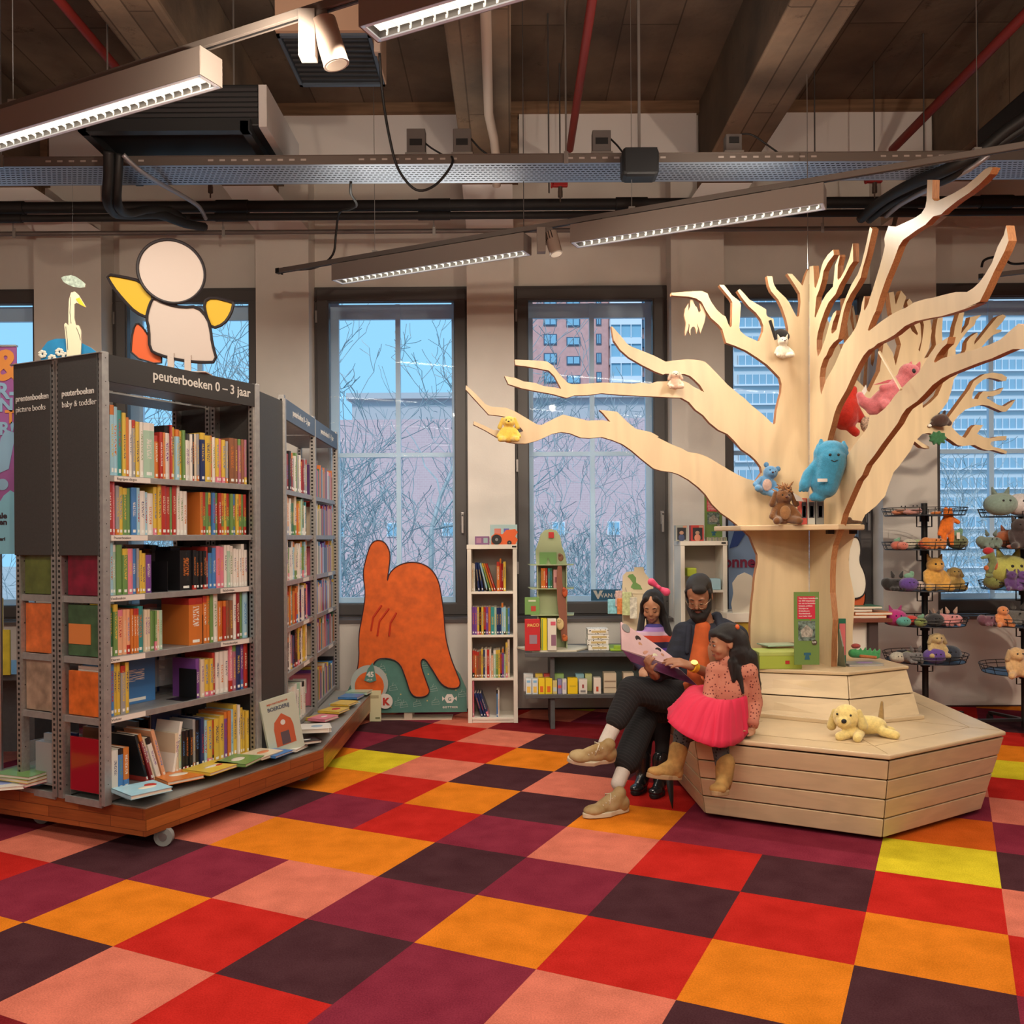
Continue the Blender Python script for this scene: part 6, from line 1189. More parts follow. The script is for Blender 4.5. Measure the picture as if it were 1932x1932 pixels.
def pile(px, py, w, d, ang, cols, name, arts=None, th=.02, step=(.003, .006)):
    z = ZP1 + .001
    for i, k in enumerate(cols):
        a = ang + brn.uniform(-.10, .10) if i < len(cols) - 1 else ang
        off = (brn.uniform(-6, 6), brn.uniform(-3, 3)) if i < len(cols) - 1 else (0, 0)
        pos = 'top' if i == len(cols) - 1 else ('bottom' if i == 0 else ('', 'second', 'third', 'fourth')[i] + ' lowest')
        flat_book(px + off[0], py + 0, w, d, th, a, z, k, '%s picture book, %s of the %s' % (COL[k][0] if isinstance(k, str) else 'coloured', pos, name), arts if i == len(cols) - 1 else None)
        z += th + .0005
wh = (.66, .6, .5); rd = (.45, .03, .02)
pile(268, 1486, .21, .20, A0 - .25, 'llll', 'pile nearest the trolley corner', [(.2, -.1, .45, .25, wh), (.5, .2, .3, .3, rd)])
pile(335, 1462, .20, .20, A0 - .3, 'ooo', 'pile second from the trolley corner', [(.1, .1, .55, .3, wh)], .018)
pile(398, 1446, .22, .19, A0 + .05, 'yyyy', 'pile third from the trolley corner', [(.1, .0, .55, .2, wh), (.4, -.1, .3, .15, rd)], .016)
pile(452, 1432, .21, .19, A0 + .25, 'www' + 'g', 'pile fourth from the trolley corner', [(0, .1, .5, .35, wh)], .016)
pile(492, 1420, .20, .17, A0 + .1, 'yyyc', 'pile fifth from the trolley corner', [(.2, .0, .5, .3, (.6, .2, .08))], .015)
pile(516, 1419, .17, .15, A0 + .1, 'bbbb', 'blue pile before the leaning barn book', [(.1, 0, .6, .4, (.2, .4, .6))], .013)
pile(550, 1408, .15, .14, A0 + .2, 'ww', 'small white pile under the black books', [(.1, 0, .5, .4, (.25, .03, .02))], .016)
pile(572, 1396, .17, .11, .5, 'kkk', 'black pile beside the barn book', [(.0, 0, .6, .3, (.5, .5, .48))], .019)
pile(592, 1370, .19, .17, .2, 'wwr' + 'w', 'thick red and white pile at the trolley bend', [(.2, 0, .4, .4, (.25, .35, .45))], .026)
pile(610, 1352, .18, .14, 1.2, 'yp', 'pink and yellow pile past the bend', [(.1, 0, .4, .3, wh)], .018)
pile(632, 1338, .18, .15, 1.3, 'ryy', 'yellow pile halfway to the far trolley end', [(.2, 0, .5, .4, rd)], .016)
pile(650, 1325, .18, .15, 1.3, 'lly', 'blue-yellow pile near the far trolley end', None, .015)
pile(663, 1312, .18, .16, 1.4, 'nb', 'blue pile near the far trolley end', None, .016)
pile(678, 1303, .16, .18, 1.4, 'ss', 'mint green pile at the far trolley end', None, .02)
pile(8, 1476, .22, .2, .3, 'yyw', 'pile at the left end of the trolley', [(0, 0, .5, .5, (.2, .25, .5))], .017)
# leaning barn book
c = PZ(521, 1420, ZP1); t = thing('barn_picture_book', (c.x, c.y, ZP1), 'pale grey-green picture book with a red barn, leaning on the dark bookcase panel', 'book')
Mb = Matrix.Translation((-1.345, 5.435, ZP1 + .02)) @ Matrix.Rotation(R(44), 4, 'Z') @ Matrix.Rotation(R(-9), 4, 'Y') @ Matrix.Rotation(R(-5), 4, 'X')
bw_, bh_ = .235, .335
MB().box(-bw_ / 2, bw_ / 2, 0, .003, 0, bh_, 0, Mb).box(-bw_ / 2, bw_ / 2, .013, .016, 0, bh_, 0, Mb).box(-bw_ / 2, -bw_ / 2 + .003, 0, .016, 0, bh_, 0, Mb).build('cover', mat('sage_cover', (.48, .52, .42), .4), t)
MB().box(-bw_ / 2 + .003, bw_ / 2 - .003, .003, .013, .003, bh_ - .003, 0, Mb).build('pages', pagem, t)
bm_ = Mb @ face_M((0, -.0008, 0), (1, 0, 0), (0, 0, 1))
barn = mat('barn_red', (.48, .10, .04), .5); bdk = mat('barn_dark', (.10, .07, .08), .6)
MB().prism([(-.06, .045), (.07, .045), (.07, .15), (.06, .19), (.005, .235), (-.05, .19), (-.06, .15)], .0006, bm_).build('barn_drawing', barn, t)
MB().prism([(-.022, .05), (.034, .05), (.034, .125), (-.022, .125)], .0012, bm_).build('barn_door_drawing', bdk, t); MB().tube([bm_ @ Vector((.005, .18, .0005)), bm_ @ Vector((.005, .18, .0014))], .016, 16).build('barn_window_drawing', paper, t)
text('BOERDERIJ', .030, mat('ink_blue', (.08, .10, .14), .6), t, bm_ @ Matrix.Translation((-.078, .262, .0006)), .0004, .03); text('MIJN FANTASTISCHE', .015, barn, t, bm_ @ Matrix.Translation((-.076, .298, .0006)), .0004, .02)
# ================================================================= THINGS ON THE BENCH PLINTH AND FORK SHELF
ZU = .7205
limeb = mat('lime_box', (.36, .44, .06), .5)
a = PZ(1417, 1254, ZU); b = PZ(1500, 1256, ZU)
t = thing('lime_gift_box', (a.x, a.y, ZU), 'lime green flat cardboard box on the bench plinth beside the trunk', 'box')
MB().box(a.x, b.x, 5.40, 5.60, ZU, ZU + .096).build('box', limeb, t, bevel=.003); MB().box(a.x - .003, b.x + .003, 5.397, 5.603, ZU + .078, ZU + .100).build('lid', mat('lime_lid', (.40, .47, .12), .45), t, bevel=.003); MB().box(b.x - .10, b.x - .075, 5.3955, 5.3968, ZU + .03, ZU + .05).build('sticker', mat('red_sign', (.5, .03, .03), .5), t)
z = ZU + .1006
for k, (px, c_) in enumerate(((1470, 'w'), (1474, 'k'), (1468, 's'))):
    flat_book(px, 1215, .21, .15, .006, .1 * k, z, c_, '%s thin magazine on the lime box, %s from the bottom' % (COL[c_][0], ordn(k)), None); z += .0065
def sign_board(px0, px1, py0, py1, Y, lab, rot=0, full=True):
    a, b = P(px0, py0, Y), P(px1, py1, Y); t = thing('green_sign', ((a.x + b.x) / 2, Y, b.z), lab, 'sign')
    w, h = b.x - a.x, a.z - b.z; M = face_M((a.x, Y, b.z), (1, .0, 0), (0, 0, 1))
    MB().box(a.x, b.x, Y, Y + .006, b.z, a.z).build('board', mat('sign_green', (.13, .22, .055), .5), t)
    MB().prism([(w * .13, h * .63), (w * .60, h * .63), (w * .66, h * .60), (w * .66, h * .63), (w * .84, h * .63), (w * .84, h * .94), (w * .13, h * .94)], .001, M).build('speech_panel', mat('sign_red', (.50, .02, .05), .5), t)
    for k, s in enumerate(('Tien kleine kwaadaards', 'van 500 knipplaatjes', 'om van te knutselen', 'knippen, prikken', 'kleurtjes en', 'Kriebelboom', 'Voorleesboek', 'voor ieder kind')): text(s, w * .082, paper, t, M @ Matrix.Translation((w * .18, h * (.905 - k * .035), .0012)), .0003, .02)
    MB().prism([(w * .16, h * .33), (w * .84, h * .33), (w * .84, h * .60), (w * .16, h * .60)], .0015, M).build('cover_picture', mat('pic_grey_green', (.12, .17, .15), .5, noise=.8, nscale=60), t)
    MB().prism([(w * .3, h * .38), (w * .7, h * .38), (w * .75, h * .47), (w * .5, h * .55), (w * .25, h * .47)], .002, M).build('figure_patch', mat('pic_pale', (.30, .28, .24), .5, noise=.5, nscale=60), t)
    c = M @ Vector((w * .80, h * .305, .001)); MB().tube([c, c - Vector((0, .0015, 0))], w * .11, 18).build('price_disc', mat('price_dark', (.06, .045, .03), .5), t); text('9,99', w * .09, paper, t, M @ Matrix.Translation((w * .715, h * .298, .003)), .0003, .03)
    MB().prism([(w * .4, h * .07), (w * .62, h * .07), (w * .58, h * .13), (w * .66, h * .13), (w * .66, h * .165), (w * .38, h * .165), (w * .38, h * .13), (w * .45, h * .13)], .001, M).build('award_bow', mat('bow_blue', (.02, .10, .16), .5), t)
    return t
sign_board(1498, 1546, 1117, 1254, 5.33, 'tall green book sign with red text panel standing on the plinth before the trunk')
a, b = P(1585, 1168, 5.52), P(1600, 1240, 5.52); t = thing('picture_book', (a.x, 5.5, b.z), 'dark green book with pink drawing standing behind the front trunk board', 'book'); bbox(a.x, b.x, 5.55, 5.56, ZU, a.z, mat('pine_cover', (.02, .13, .08), .4), 'cover', t); bbox(a.x + .006, b.x - .004, 5.5485, 5.5495, ZU + .06, a.z - .03, mat('pink_art', (.60, .14, .15), .5), 'cover_drawing', t, 0)
t = thing('green_sign', P(1586, 1256, 5.35), 'narrow green sign seen edge-on beside the front trunk board', 'sign'); MB().add([(*PZ(1580, 1256, ZU),), (*PZ(1594, 1258, ZU),), (*P(1590, 1220, 5.36),), (*P(1583, 1187, 5.42),)], [(0, 1, 2, 3)]).build('x', mat('sign_grey_green', (.16, .18, .13), .5), t)
o = [x for x in bpy.data.objects if x.name == 'x'][0]; o.name = 'board'; sm = o.modifiers.new('s', 'SOLIDIFY'); sm.thickness = .006
flat_book(1624, 1250, .22, .15, .012, .1, ZU, 'e', 'grey glossy booklet lying at the right corner of the plinth', [(.2, 0, .5, .5, (.3, .2, .4))])
# ---- plush toys
def fur(nm, c, rough=.95): return mat('plush_' + nm, c, rough, noise=.14, nscale=60, bump=.5, bscale=220, sheen=.4, spec=.15)
def blob_mesh(parts, name, m_, par, vox=.008, sm=4):
    mb = MB()
    for p in parts:
        if p[0] == 'e': mb.ell(p[1], p[2], Euler(p[3]) if len(p) > 3 else None)
        else: mb.cap(p[1], p[2], p[3], p[4] if len(p) > 4 else None)
    return remesh(mb, name, m_, par, vox, sm)
def off(c, *pts): return [tuple(Vector(c) + Vector(p)) for p in pts]
def dog_plush(c, s, lab, mcol, ang=0, tail=None):
    """lying dog with floppy ears, head towards -x/-y"""
    t = thing('plush_dog', c, lab, 'soft toy'); Mx = Matrix.Translation(c) @ Matrix.Rotation(ang, 4, 'Z') @ Matrix.Scale(s, 4)
    q = lambda *p: Mx @ Vector(p); m_ = fur('dog_' + str(mcol[0]), mcol)
    mb = MB(); mb.ell(q(.07, .03, .055), (.105 * s, .06 * s, .05 * s), Euler((0, 0, ang))).ell(q(-.055, -.01, .105), .068 * s).ell(q(-.085, -.05, .088), (.038 * s, .045 * s, .034 * s), Euler((0, 0, ang)))
    for a, b in (((-.02, -.03, .03), (-.115, -.075, .018)), ((-.0, -.05, .03), (-.04, -.12, .018)), ((.13, -.02, .03), (.18, -.06, .02)), ((.14, .06, .03), (.20, .04, .02))): mb.cap(q(*a), q(*b), .026 * s, .024 * s)
    remesh(mb, 'body', m_, t, .007 * s, 3)
    for sg, a, b in ((1, (-.10, .035, .13), (-.115, .04, .05)), (-1, (.0, -.045, .14), (.012, -.065, .07))):
        mb = MB(); mb.cap(q(*a), q(*b), .014 * s, .026 * s); remesh(mb, 'ear', fur('ear_dk', tuple(v * .8 for v in mcol)), t, .006 * s, 3)
    MB().ell(q(-.097, -.092, .10), (.014 * s, .009 * s, .012 * s)).build('nose', blackm, t, smooth=True)
    MB().ell(q(-.055, -.072, .125), .006 * s).ell(q(-.115, -.045, .128), .006 * s).build('eye', blackm, t, smooth=True)
    mb = MB().cap(q(.15, .05, .08), q(.16, .06, .17), .018 * s, .008 * s); remesh(mb, 'tail', fur('tail', tail or mcol), t, .006 * s, 3)
    return t
YC = (.78, .60, .22)
c = PZ(1622, 1398, .456); dog_plush(Vector((c.x + .02, c.y + .10, .456)), 1.0, 'pale yellow plush dog lying on the bench seat at the front corner', YC, 0, (.35, .22, .08))
def seated(nm, c, s, col, lab, ear='round', belly=None, lean=0, face=True, ang=0, grp=None, cat='soft toy', vox=.008):
    t = thing('plush_' + nm, c, lab, cat, grp); Mx = Matrix.Translation(c) @ Matrix.Rotation(ang, 4, 'Z') @ Matrix.Rotation(lean, 4, 'Y') @ Matrix.Scale(s, 4); q = lambda *p: Mx @ Vector(p)
    mb = MB().ell(q(0, 0, .075), (.06 * s, .05 * s, .075 * s)).ell(q(0, -.01, .175), (.055 * s, .05 * s, .05 * s)).ell(q(0, -.05, .165), (.03 * s, .025 * s, .022 * s))
    for sg in (-1, 1): mb.cap(q(sg * .05, -.01, .11), q(sg * .085, -.05, .05), .02 * s).cap(q(sg * .04, -.03, .03), q(sg * .07, -.10, .022), .026 * s, .024 * s)
    remesh(mb, 'body', fur(nm + str(round(col[0], 2)), col), t, vox * s, 3)
    for sg in (-1, 1):
        m = MB()
        if ear == 'round': m.ell(q(sg * .045, 0, .22), (.02 * s, .01 * s, .02 * s))
        elif ear == 'point': m.cap(q(sg * .035, 0, .205), q(sg * .05, 0, .25), .018 * s, .004 * s)
        elif ear == 'long': m.cap(q(sg * .05, -.01, .2), q(sg * .075, -.02, .13), .014 * s, .02 * s)
        m.build('ear', fur(nm + 'ear', tuple(v * .85 for v in col)), t, smooth=True)
    MB().ell(q(-.02, -.055, .185), .0055 * s).ell(q(.02, -.055, .185), .0055 * s).build('eye', blackm, t, smooth=True); MB().ell(q(0, -.077, .172), (.009 * s, .006 * s, .006 * s)).build('nose', mat('toy_nose', (.08, .03, .03), .4), t, smooth=True)
    if belly: MB().ell(q(0, -.045, .075), (.035 * s, .012 * s, .045 * s)).build('belly', fur('belly' + nm, belly), t, smooth=True)
    return t
pA = lambda px, py: Ppl(px, py, (AX.x, AX.y, 0), Vector((-math.sin(R(187)), math.cos(R(187)), 0)))
pB = lambda px, py: Ppl(px, py, (AX.x, AX.y, 0), Vector((-math.sin(R(-85)), math.cos(R(-85)), 0)))
c = pA(960, 832); seated('puppy', c + Vector((0, -.075, -.02)), .72, (.76, .54, .10), 'bright yellow plush puppy wedged in the leftmost fork of the plywood tree', 'long')
c = pA(1271, 738); seated('mouse', c + Vector((0, -.05, 0)), .52, (.72, .52, .40), 'small pale pink plush animal on the second left limb', 'long', vox=.01)
c = pA(1475, 652); t = seated('panda', c + Vector((0, -.02, -.09)), .62, (.70, .64, .52), 'cream and black plush animal stuck in the upper notch left of the trunk', 'point'); 
MB().tube([c + Vector((-.06, -.08, .02)), c + Vector((-.10, -.09, .14))], .010, 8).build('ear_tip', blackm, t); MB().ell(c + Vector((.0, .02, .06)), (.06, .03, .05)).build('black_patch', fur('blk', (.015, .014, .014)), t, smooth=True);
c = pA(1432, 926); seated('elephant', c + Vector((0, -.07, -.03)), .85, (.10, .27, .50), 'small blue denim plush animal in the fork above the little shelf', 'round', (.55, .38, .32), lean=R(20))
# brown shaggy toy on the fork shelf
zf = 1.5765
c = PZ(1478, 991, zf); c = Vector((at(1478, 5.48), 5.48, zf)); t = seated('monster', c, .95, (.16, .065, .02), 'dark brown shaggy plush creature sitting on the fork shelf', 'long', (.30, .15, .06))
m = MB(); rn = random.Random(3)
for k in range(26):
    p = c + Vector((rn.uniform(-.04, .05), rn.uniform(-.05, .03), .21 + rn.uniform(-.02, .02))); m.cap(p, p + Vector((rn.uniform(-.03, .03), rn.uniform(-.02, .02), rn.uniform(.0, .03))), .007, .003, 6)
m.build('tuft', fur('tuft', (.30, .13, .04)), t, smooth=True); MB().prism([(0, 0), (.05, -.03), (.065, -.055), (.02, -.05)], .002, face_M(c + Vector((.04, -.06, .19)), (1, 0, 0), (0, 0, 1))).build('swing_tag', paper, t)
for k, (px0, px1, c_, dc, lab) in enumerate(((1511, 1523, (.55, .08, .06), (.6, .2, .15), 'narrow red doll box on the fork shelf'), (1524, 1538, (.42, .42, .38), (.08, .10, .2), 'grey doll box with a window, middle one on the fork shelf'), (1540, 1555, (.16, .16, .15), (.4, .05, .04), 'dark grey doll box on the fork shelf, nearest the front board'))):
    pxbox(px0, px1, 940, 988, 5.47 - .01 * k, .07, c_, 'doll_box', lab, 'box', 'small doll boxes on the fork shelf', [(.15, .9, .25, .85, (.05, .05, .06), 'window'), (.3, .75, .28, .7, dc, 'doll'), (.25, .8, .86, .96, (.6, .3, .2), 'label')], zf)
# large blue toy leaning in the fork
Yb2 = 5.30
def q2(px, py, dy=0): return P(px, py, Yb2 + dy)
t = thing('plush_bear', q2(1565, 880), 'big blue plush toy with pointed ears and one long arm, wedged above the fork shelf', 'soft toy')
mb = MB()
mb.ell(q2(1568, 858), (.105, .065, .085)).cap(q2(1566, 870), q2(1556, 915), .095, .080).cap(q2(1545, 850), q2(1543, 840), .03, .01)
mb.cap(q2(1545, 872), q2(1524, 895), .032, .030).cap(q2(1524, 895), q2(1518, 915), .030, .034)
for dx in (-5, 0, 5): mb.cap(q2(1518 + dx, 915), q2(1516 + dx * 1.4, 926), .014, .010)
mb.cap(q2(1549, 918), q2(1547, 936), .042, .036).cap(q2(1547, 936), q2(1535, 938), .03, .026).cap(q2(1566, 915, .02), q2(1562, 930, .04), .04, .03)
mb.cap(q2(1592, 868), q2(1600, 890, .03), .03, .02)
remesh(mb, 'body', fur('blue', (.045, .27, .46)), t, .007, 4)
for px, sx in ((1550, -1), (1591, 1)): m = MB().cap(q2(px, 845), q2(px + sx * 1, 830 if sx < 0 else 834), .030, .010); remesh(m, 'ear', fur('blue', (.045, .27, .46)), t, .006, 3)
m = MB()
for k in range(7): m.cap(q2(1560 + k * 4, 843, -.03), q2(1561 + k * 4, 837, -.03), .007, .002, 6)
m.build('tuft', fur('blue', (.045, .27, .46)), t, smooth=True)
def face_line(pts, r, nm, m_=blackm, dy=-.062): MB().tube([q2(a, b, dy - .0) for a, b in pts], r, 6).build(nm, m_, t, smooth=True)
MB().ell(q2(1566, 858, -.088), .008).ell(q2(1582, 858, -.086), .008).build('eye', blackm, t, smooth=True); face_line([(1568, 868), (1574, 871), (1581, 868)], .0022, 'mouth', dy=-.094)
tag(bbox(q2(1526, 0).x, q2(1544, 0).x, 5.20, 5.205, q2(0, 921).z, q2(0, 915).z, paper, 'paper_tag', t, 0))
# pink dragon, red toy, green toy, brown toy in the right-hand boards
Yp2 = 5.15
def q3(px, py, dy=0): return P(px, py, Yp2 + dy)
t = thing('plush_dragon', q3(1660, 760), 'pink plush dragon sliding down between the right-hand plywood limbs', 'soft toy')
mb = MB().ell(q3(1713, 706), (.055, .05, .062)).ell(q3(1722, 700), (.035, .045, .035)).cap(q3(1706, 715), q3(1675, 748), .045, .06).cap(q3(1672, 752), q3(1650, 768), .065, .052).cap(q3(1648, 768), q3(1628, 758), .042, .03).cap(q3(1628, 758), q3(1622, 745), .028, .02)
mb.cap(q3(1688, 730, -.03), q3(1666, 732, -.04), .024, .022).cap(q3(1668, 762, -.05), q3(1673, 766, -.07), .03, .026)
remesh(mb, 'body', fur('pink', (.55, .15, .17)), t, .007, 4)
for px in (1714, 1730): m = MB().cap(q3(px, 695), q3(px + 5, 684), .02, .008); remesh(m, 'ear', fur('pinkd', (.48, .10, .12)), t, .006, 3)
MB().ell(q3(1724, 700, -.045), (.012, .006, .014)).build('eye', blackm, t, smooth=True); MB().prism([(-.0, 0), (.02, .03), (.015, .065), (-.005, .03)], .01, face_M(q3(1628, 748), (1, 0, 0), (0, 0, 1))).build('tail_tip', paper, t)
MB().prism([(0, 0), (.09, .012), (.13, .03), (.09, .03)], .006, face_M(q3(1645, 727), (1, 0, 0), (0, 0, 1))).build('wing', fur('pinkd', (.48, .10, .12)), t)
c = P(1603, 775, 5.75)
t = thing('plush_crab', c, 'bright red plush toy hanging behind the main fork of the tree', 'soft toy')
mb = MB().cap(c + Vector((0, 0, .03)), c + Vector((-.03, 0, -.04)), .06, .085).cap(c + Vector((.02, 0, 0)), c + Vector((.07, 0, -.05)), .05, .03).cap(c + Vector((-.02, -.02, -.10)), c + Vector((.03, -.02, -.14)), .025, .028)
mb.cap(c + Vector((0, 0, .05)), c + Vector((.02, 0, .13)), .05, .03); remesh(mb, 'body', fur('red', (.55, .025, .012)), t, .008, 4); MB().ell(c + Vector((.09, -.03, -.09)), (.035, .02, .05)).build('spotted_wing', mat('spotted', (.40, .28, .20), .8, noise=.8, nscale=90), t, smooth=True)
c = Ppl(1755, 826, (AX.x, AX.y, 0), Vector((-math.sin(R(27)), math.cos(R(27)), 0))) + Vector((.02, -.05, 0)); t = thing('plush_frog', c, 'small dark green leafy plush toy hanging on the rear right board', 'soft toy'); m = MB(); rn = random.Random(4)
for k in range(9): a_ = k * .7; m.cap(c, c + Vector((.055 * math.cos(a_), -.02, .045 * math.sin(a_) - .01)), .028, .010)
remesh(m, 'body', fur('green', (.03, .12, .05)), t, .007, 2)
c = Ppl(1768, 795, (AX.x, AX.y, 0), Vector((-math.sin(R(27)), math.cos(R(27)), 0))) + Vector((0, -.05, .0)); t = thing('plush_mole', c, 'dark brown plush animal with a white snout in the rear right fork', 'soft toy'); m = MB().ell(c, (.06, .05, .045)).cap(c, c + Vector((-.07, 0, -.03)), .03, .012).cap(c + Vector((.03, 0, .0)), c + Vector((.06, 0, -.02)), .03, .02).cap(c + Vector((.02, 0, .03)), c + Vector((.03, 0, .065)), .015, .01)
remesh(m, 'body', fur('brown', (.05, .025, .02)), t, .007, 3); MB().ell(c + Vector((-.075, 0, -.035)), (.016, .012, .012)).build('snout', paper, t, smooth=True)
c = PZ(1630, 1243, ZU + .02); t = thing('plush_crocodile', c, 'green and orange fluffy plush toy on the booklet at the plinth corner', 'soft toy'); m = MB().cap(c + Vector((-.07, 0, .035)), c + Vector((.08, 0, .02)), .028, .022)
for k in range(7): m.cap(c + Vector((-.08 + k * .028, -.01, .04)), c + Vector((-.085 + k * .03, -.012, .07 - abs(k - 3) * .004)), .014, .006, 8)
remesh(m, 'body', fur('croc', (.06, .30, .10)), t, .006, 2); MB().cap(c + Vector((-.03, -.028, .02)), c + Vector((.06, -.028, .012)), .010).build('belly', fur('crocb', (.45, .14, .04)), t, smooth=True)
MB().ell(c + Vector((-.05, 0, .08)), (.03, .02, .016)).build('cap', fur('crocc', (.35, .06, .05)), t, smooth=True)
c = Vector((at(1612, 5.6), 5.6, zf)); t = thing('plush_mouse', c, 'small brown toy lying on the right end of the fork shelf', 'soft toy'); remesh(MB().cap(c + Vector((-.05, .0, .016)), c + Vector((.04, 0, .012)), .016, .010).ell(c + Vector((-.03, 0, .03)), .016), 'body', fur('dkb', (.12, .06, .03)), t, .005, 2)
# ================================================================= BEHIND THE TREE: boxes on case two, blue banner, orange books
z2 = 1.4705
for px0, px1, c_, dc, lab in ((1275, 1297, (.36, .38, .34), (.06, .08, .16), 'grey doll box with a blue doll on top of the second white bookcase'), (1304, 1328, (.50, .05, .04), (.62, .24, .16), 'red doll box with a pink doll on top of the second white bookcase')):
    t = pxbox(px0, px1, 991, 1023, 7.45, .09, c_, 'doll_box', lab, 'box', 'doll boxes on the second white bookcase', [(.12, .88, .08, .85, (.03, .03, .035), 'window'), (.62, .95, .84, .97, (.62, .3, .2), 'label')], z2)
    cc = P((px0 + px1) / 2, 1010, 7.447); MB().ell(cc + Vector((0, 0, .02)), (.018, .003, .016)).build('doll_head', mat('doll_skin', (.45, .26, .18), .7), t, smooth=True); MB().ell(cc + Vector((0, 0, -.02)), (.026, .003, .030)).build('doll_dress', mat('doll' + lab[:4], dc, .7), t, smooth=True)
sign_board(1329, 1363, 935, 1016, 7.50, 'green book sign with red text panel on top of the second white bookcase')
m = MB()
for k in range(14): x = at(1334 + k * 2.7, 7.44); m = MB().box(x, x + .009, 7.44, 7.52, z2, z2 + .028 + .003 * math.sin(k * 2)); tag(m.build('mini_book', mat('mini%d' % (k % 4), [(.35, .30, .22), (.28, .32, .20), (.42, .36, .28), (.22, .22, .20)][k % 4], .6)), 'tiny booklet in the row before the green sign, %s from the left' % ordn(k), 'book', 'tiny booklets in a row on the second white bookcase')
t = thing('blue_banner', (at(1400, 7.74), 7.75, 0), 'blue printed banner with dark red word behind the tree trunk', 'banner')
a, b = P(1374, 955, 7.76), P(1460, 1180, 7.76); MB().box(a.x, b.x, 7.76, 7.765, 0, a.z).build('sheet', mat('banner_sky', (.22, .33, .52), .6), t)
sil([(1377, 960), (1405, 966), (1420, 990), (1444, 1030), (1442, 1035), (1420, 1020), (1410, 1000), (1392, 1030), (1376, 1035), (1386, 1000)], 7.752, .004, mat('banner_navy', (.03, .07, .25), .6), 'star_shape', t)
sil([(1370, 950), (1392, 962), (1392, 972), (1370, 970)], 7.748, .003, mat('banner_red', (.35, .03, .06), .6), 'red_corner', t)
text('onner', .135, mat('banner_maroon', (.22, .02, .06), .6), t, face_M(P(1364, 1070, 7.75), (1, 0, 0), (0, 0, 1)), .001, .03)
t = tag(sil([(1384, 1166), (1380, 1140), (1384, 1120), (1382, 1100), (1392, 1086), (1405, 1080), (1418, 1086), (1424, 1100), (1420, 1120), (1424, 1140), (1420, 1166)], 7.3, .01, mat('plain_white_card', (.66, .62, .52), .6), 'white_card', None), 'plain white rounded card standing on a small shelf left of the trunk', 'card')
t = thing('small_counter', (at(1400, 7.32), 7.32, 0), 'small pale counter with a yellow front behind the seated man', 'counter'); bbox(at(1368, 7.32), at(1425, 7.32), 7.28, 7.7, .82, P(0, 1166, 7.28).z, whitel, 'top', t); bbox(at(1372, 7.32), at(1420, 7.32), 7.30, 7.7, .0, .82, mat('mustard_front', (.42, .28, .03), .6), 'front', t)
t = thing('brown_table', (at(1640, 7.0), 7.0, 0), 'brown table with white drawer box right of the trunk', 'table')
bm2 = mat('dark_red_wood', (.16, .045, .025), .5)
tx0, tx1 = at(1600, 7.0), at(1683, 7.0); tz = P(0, 1178, 7.0).z
bbox(tx0 - .3, tx1, 7.0, 7.6, tz - .03, tz, bm2, 'top', t); bbox(tx1 - .16, tx1 - .09, 7.05, 7.12, 0, tz - .03, mat('dark_leg', (.06, .04, .04), .6), 'leg', t); bbox(tx0 - .3, tx0 - .23, 7.05, 7.12, 0, tz - .03, mat('dark_leg', (.06, .04, .04), .6), 'leg', t)
bbox(at(1600, 7.1), at(1650, 7.1), 7.1, 7.5, .45, tz - .031, whitel, 'drawer_box', t)
for k, (a_, b_, py, c_) in enumerate(((1606, 1672, 1168, 'o'), (1612, 1683, 1163, 'o'), (1604, 1645, 1156, 'B'), (1606, 1664, 1152, 'G'))):
    x0_, x1_ = at(a_, 7.02), at(b_, 7.02); z0_ = tz + .001 + k * .024; t = thing('picture_book', (x0_, 7.05, z0_), '%s book in the low pile on the brown table, %s from the bottom' % (COL[c_][0], ordn(k)), 'book', 'books on the brown table')
    bbox(x0_, x1_, 7.02, 7.25, z0_, z0_ + .022, cover_mat(c_, 2), 'cover', t); bbox(x0_ + .004, x1_ - .004, 7.0185, 7.02, z0_ + .004, z0_ + .018, pagem, 'pages', t, 0)
t = thing('cardboard_standee', (at(1622, 7.15), 7.15, tz + .1), 'plain white and orange cardboard shape standing on the brown table behind the trunk', 'display')
pts = chk([(1600, 1020), (1618, 1010), (1626, 1035), (1621, 1060), (1632, 1080), (1636, 1105), (1628, 1128), (1600, 1130)])
sil_m(pts, 7.13, .01, mat('plain_white_card', (.66, .62, .52), .6), cedge, 'upper_board', t); strokes([pts + [pts[0]]], 7.128, .006, dkl2, 'outline', t)
pts = [(1598, 1110), (1620, 1104), (1634, 1110), (1632, 1135), (1626, 1151), (1598, 1151)]; sil_m(pts, 7.15, .01, oc, cedge, 'lower_board', t); strokes([pts + [pts[0]]], 7.148, .005, dkl2, 'outline', t)
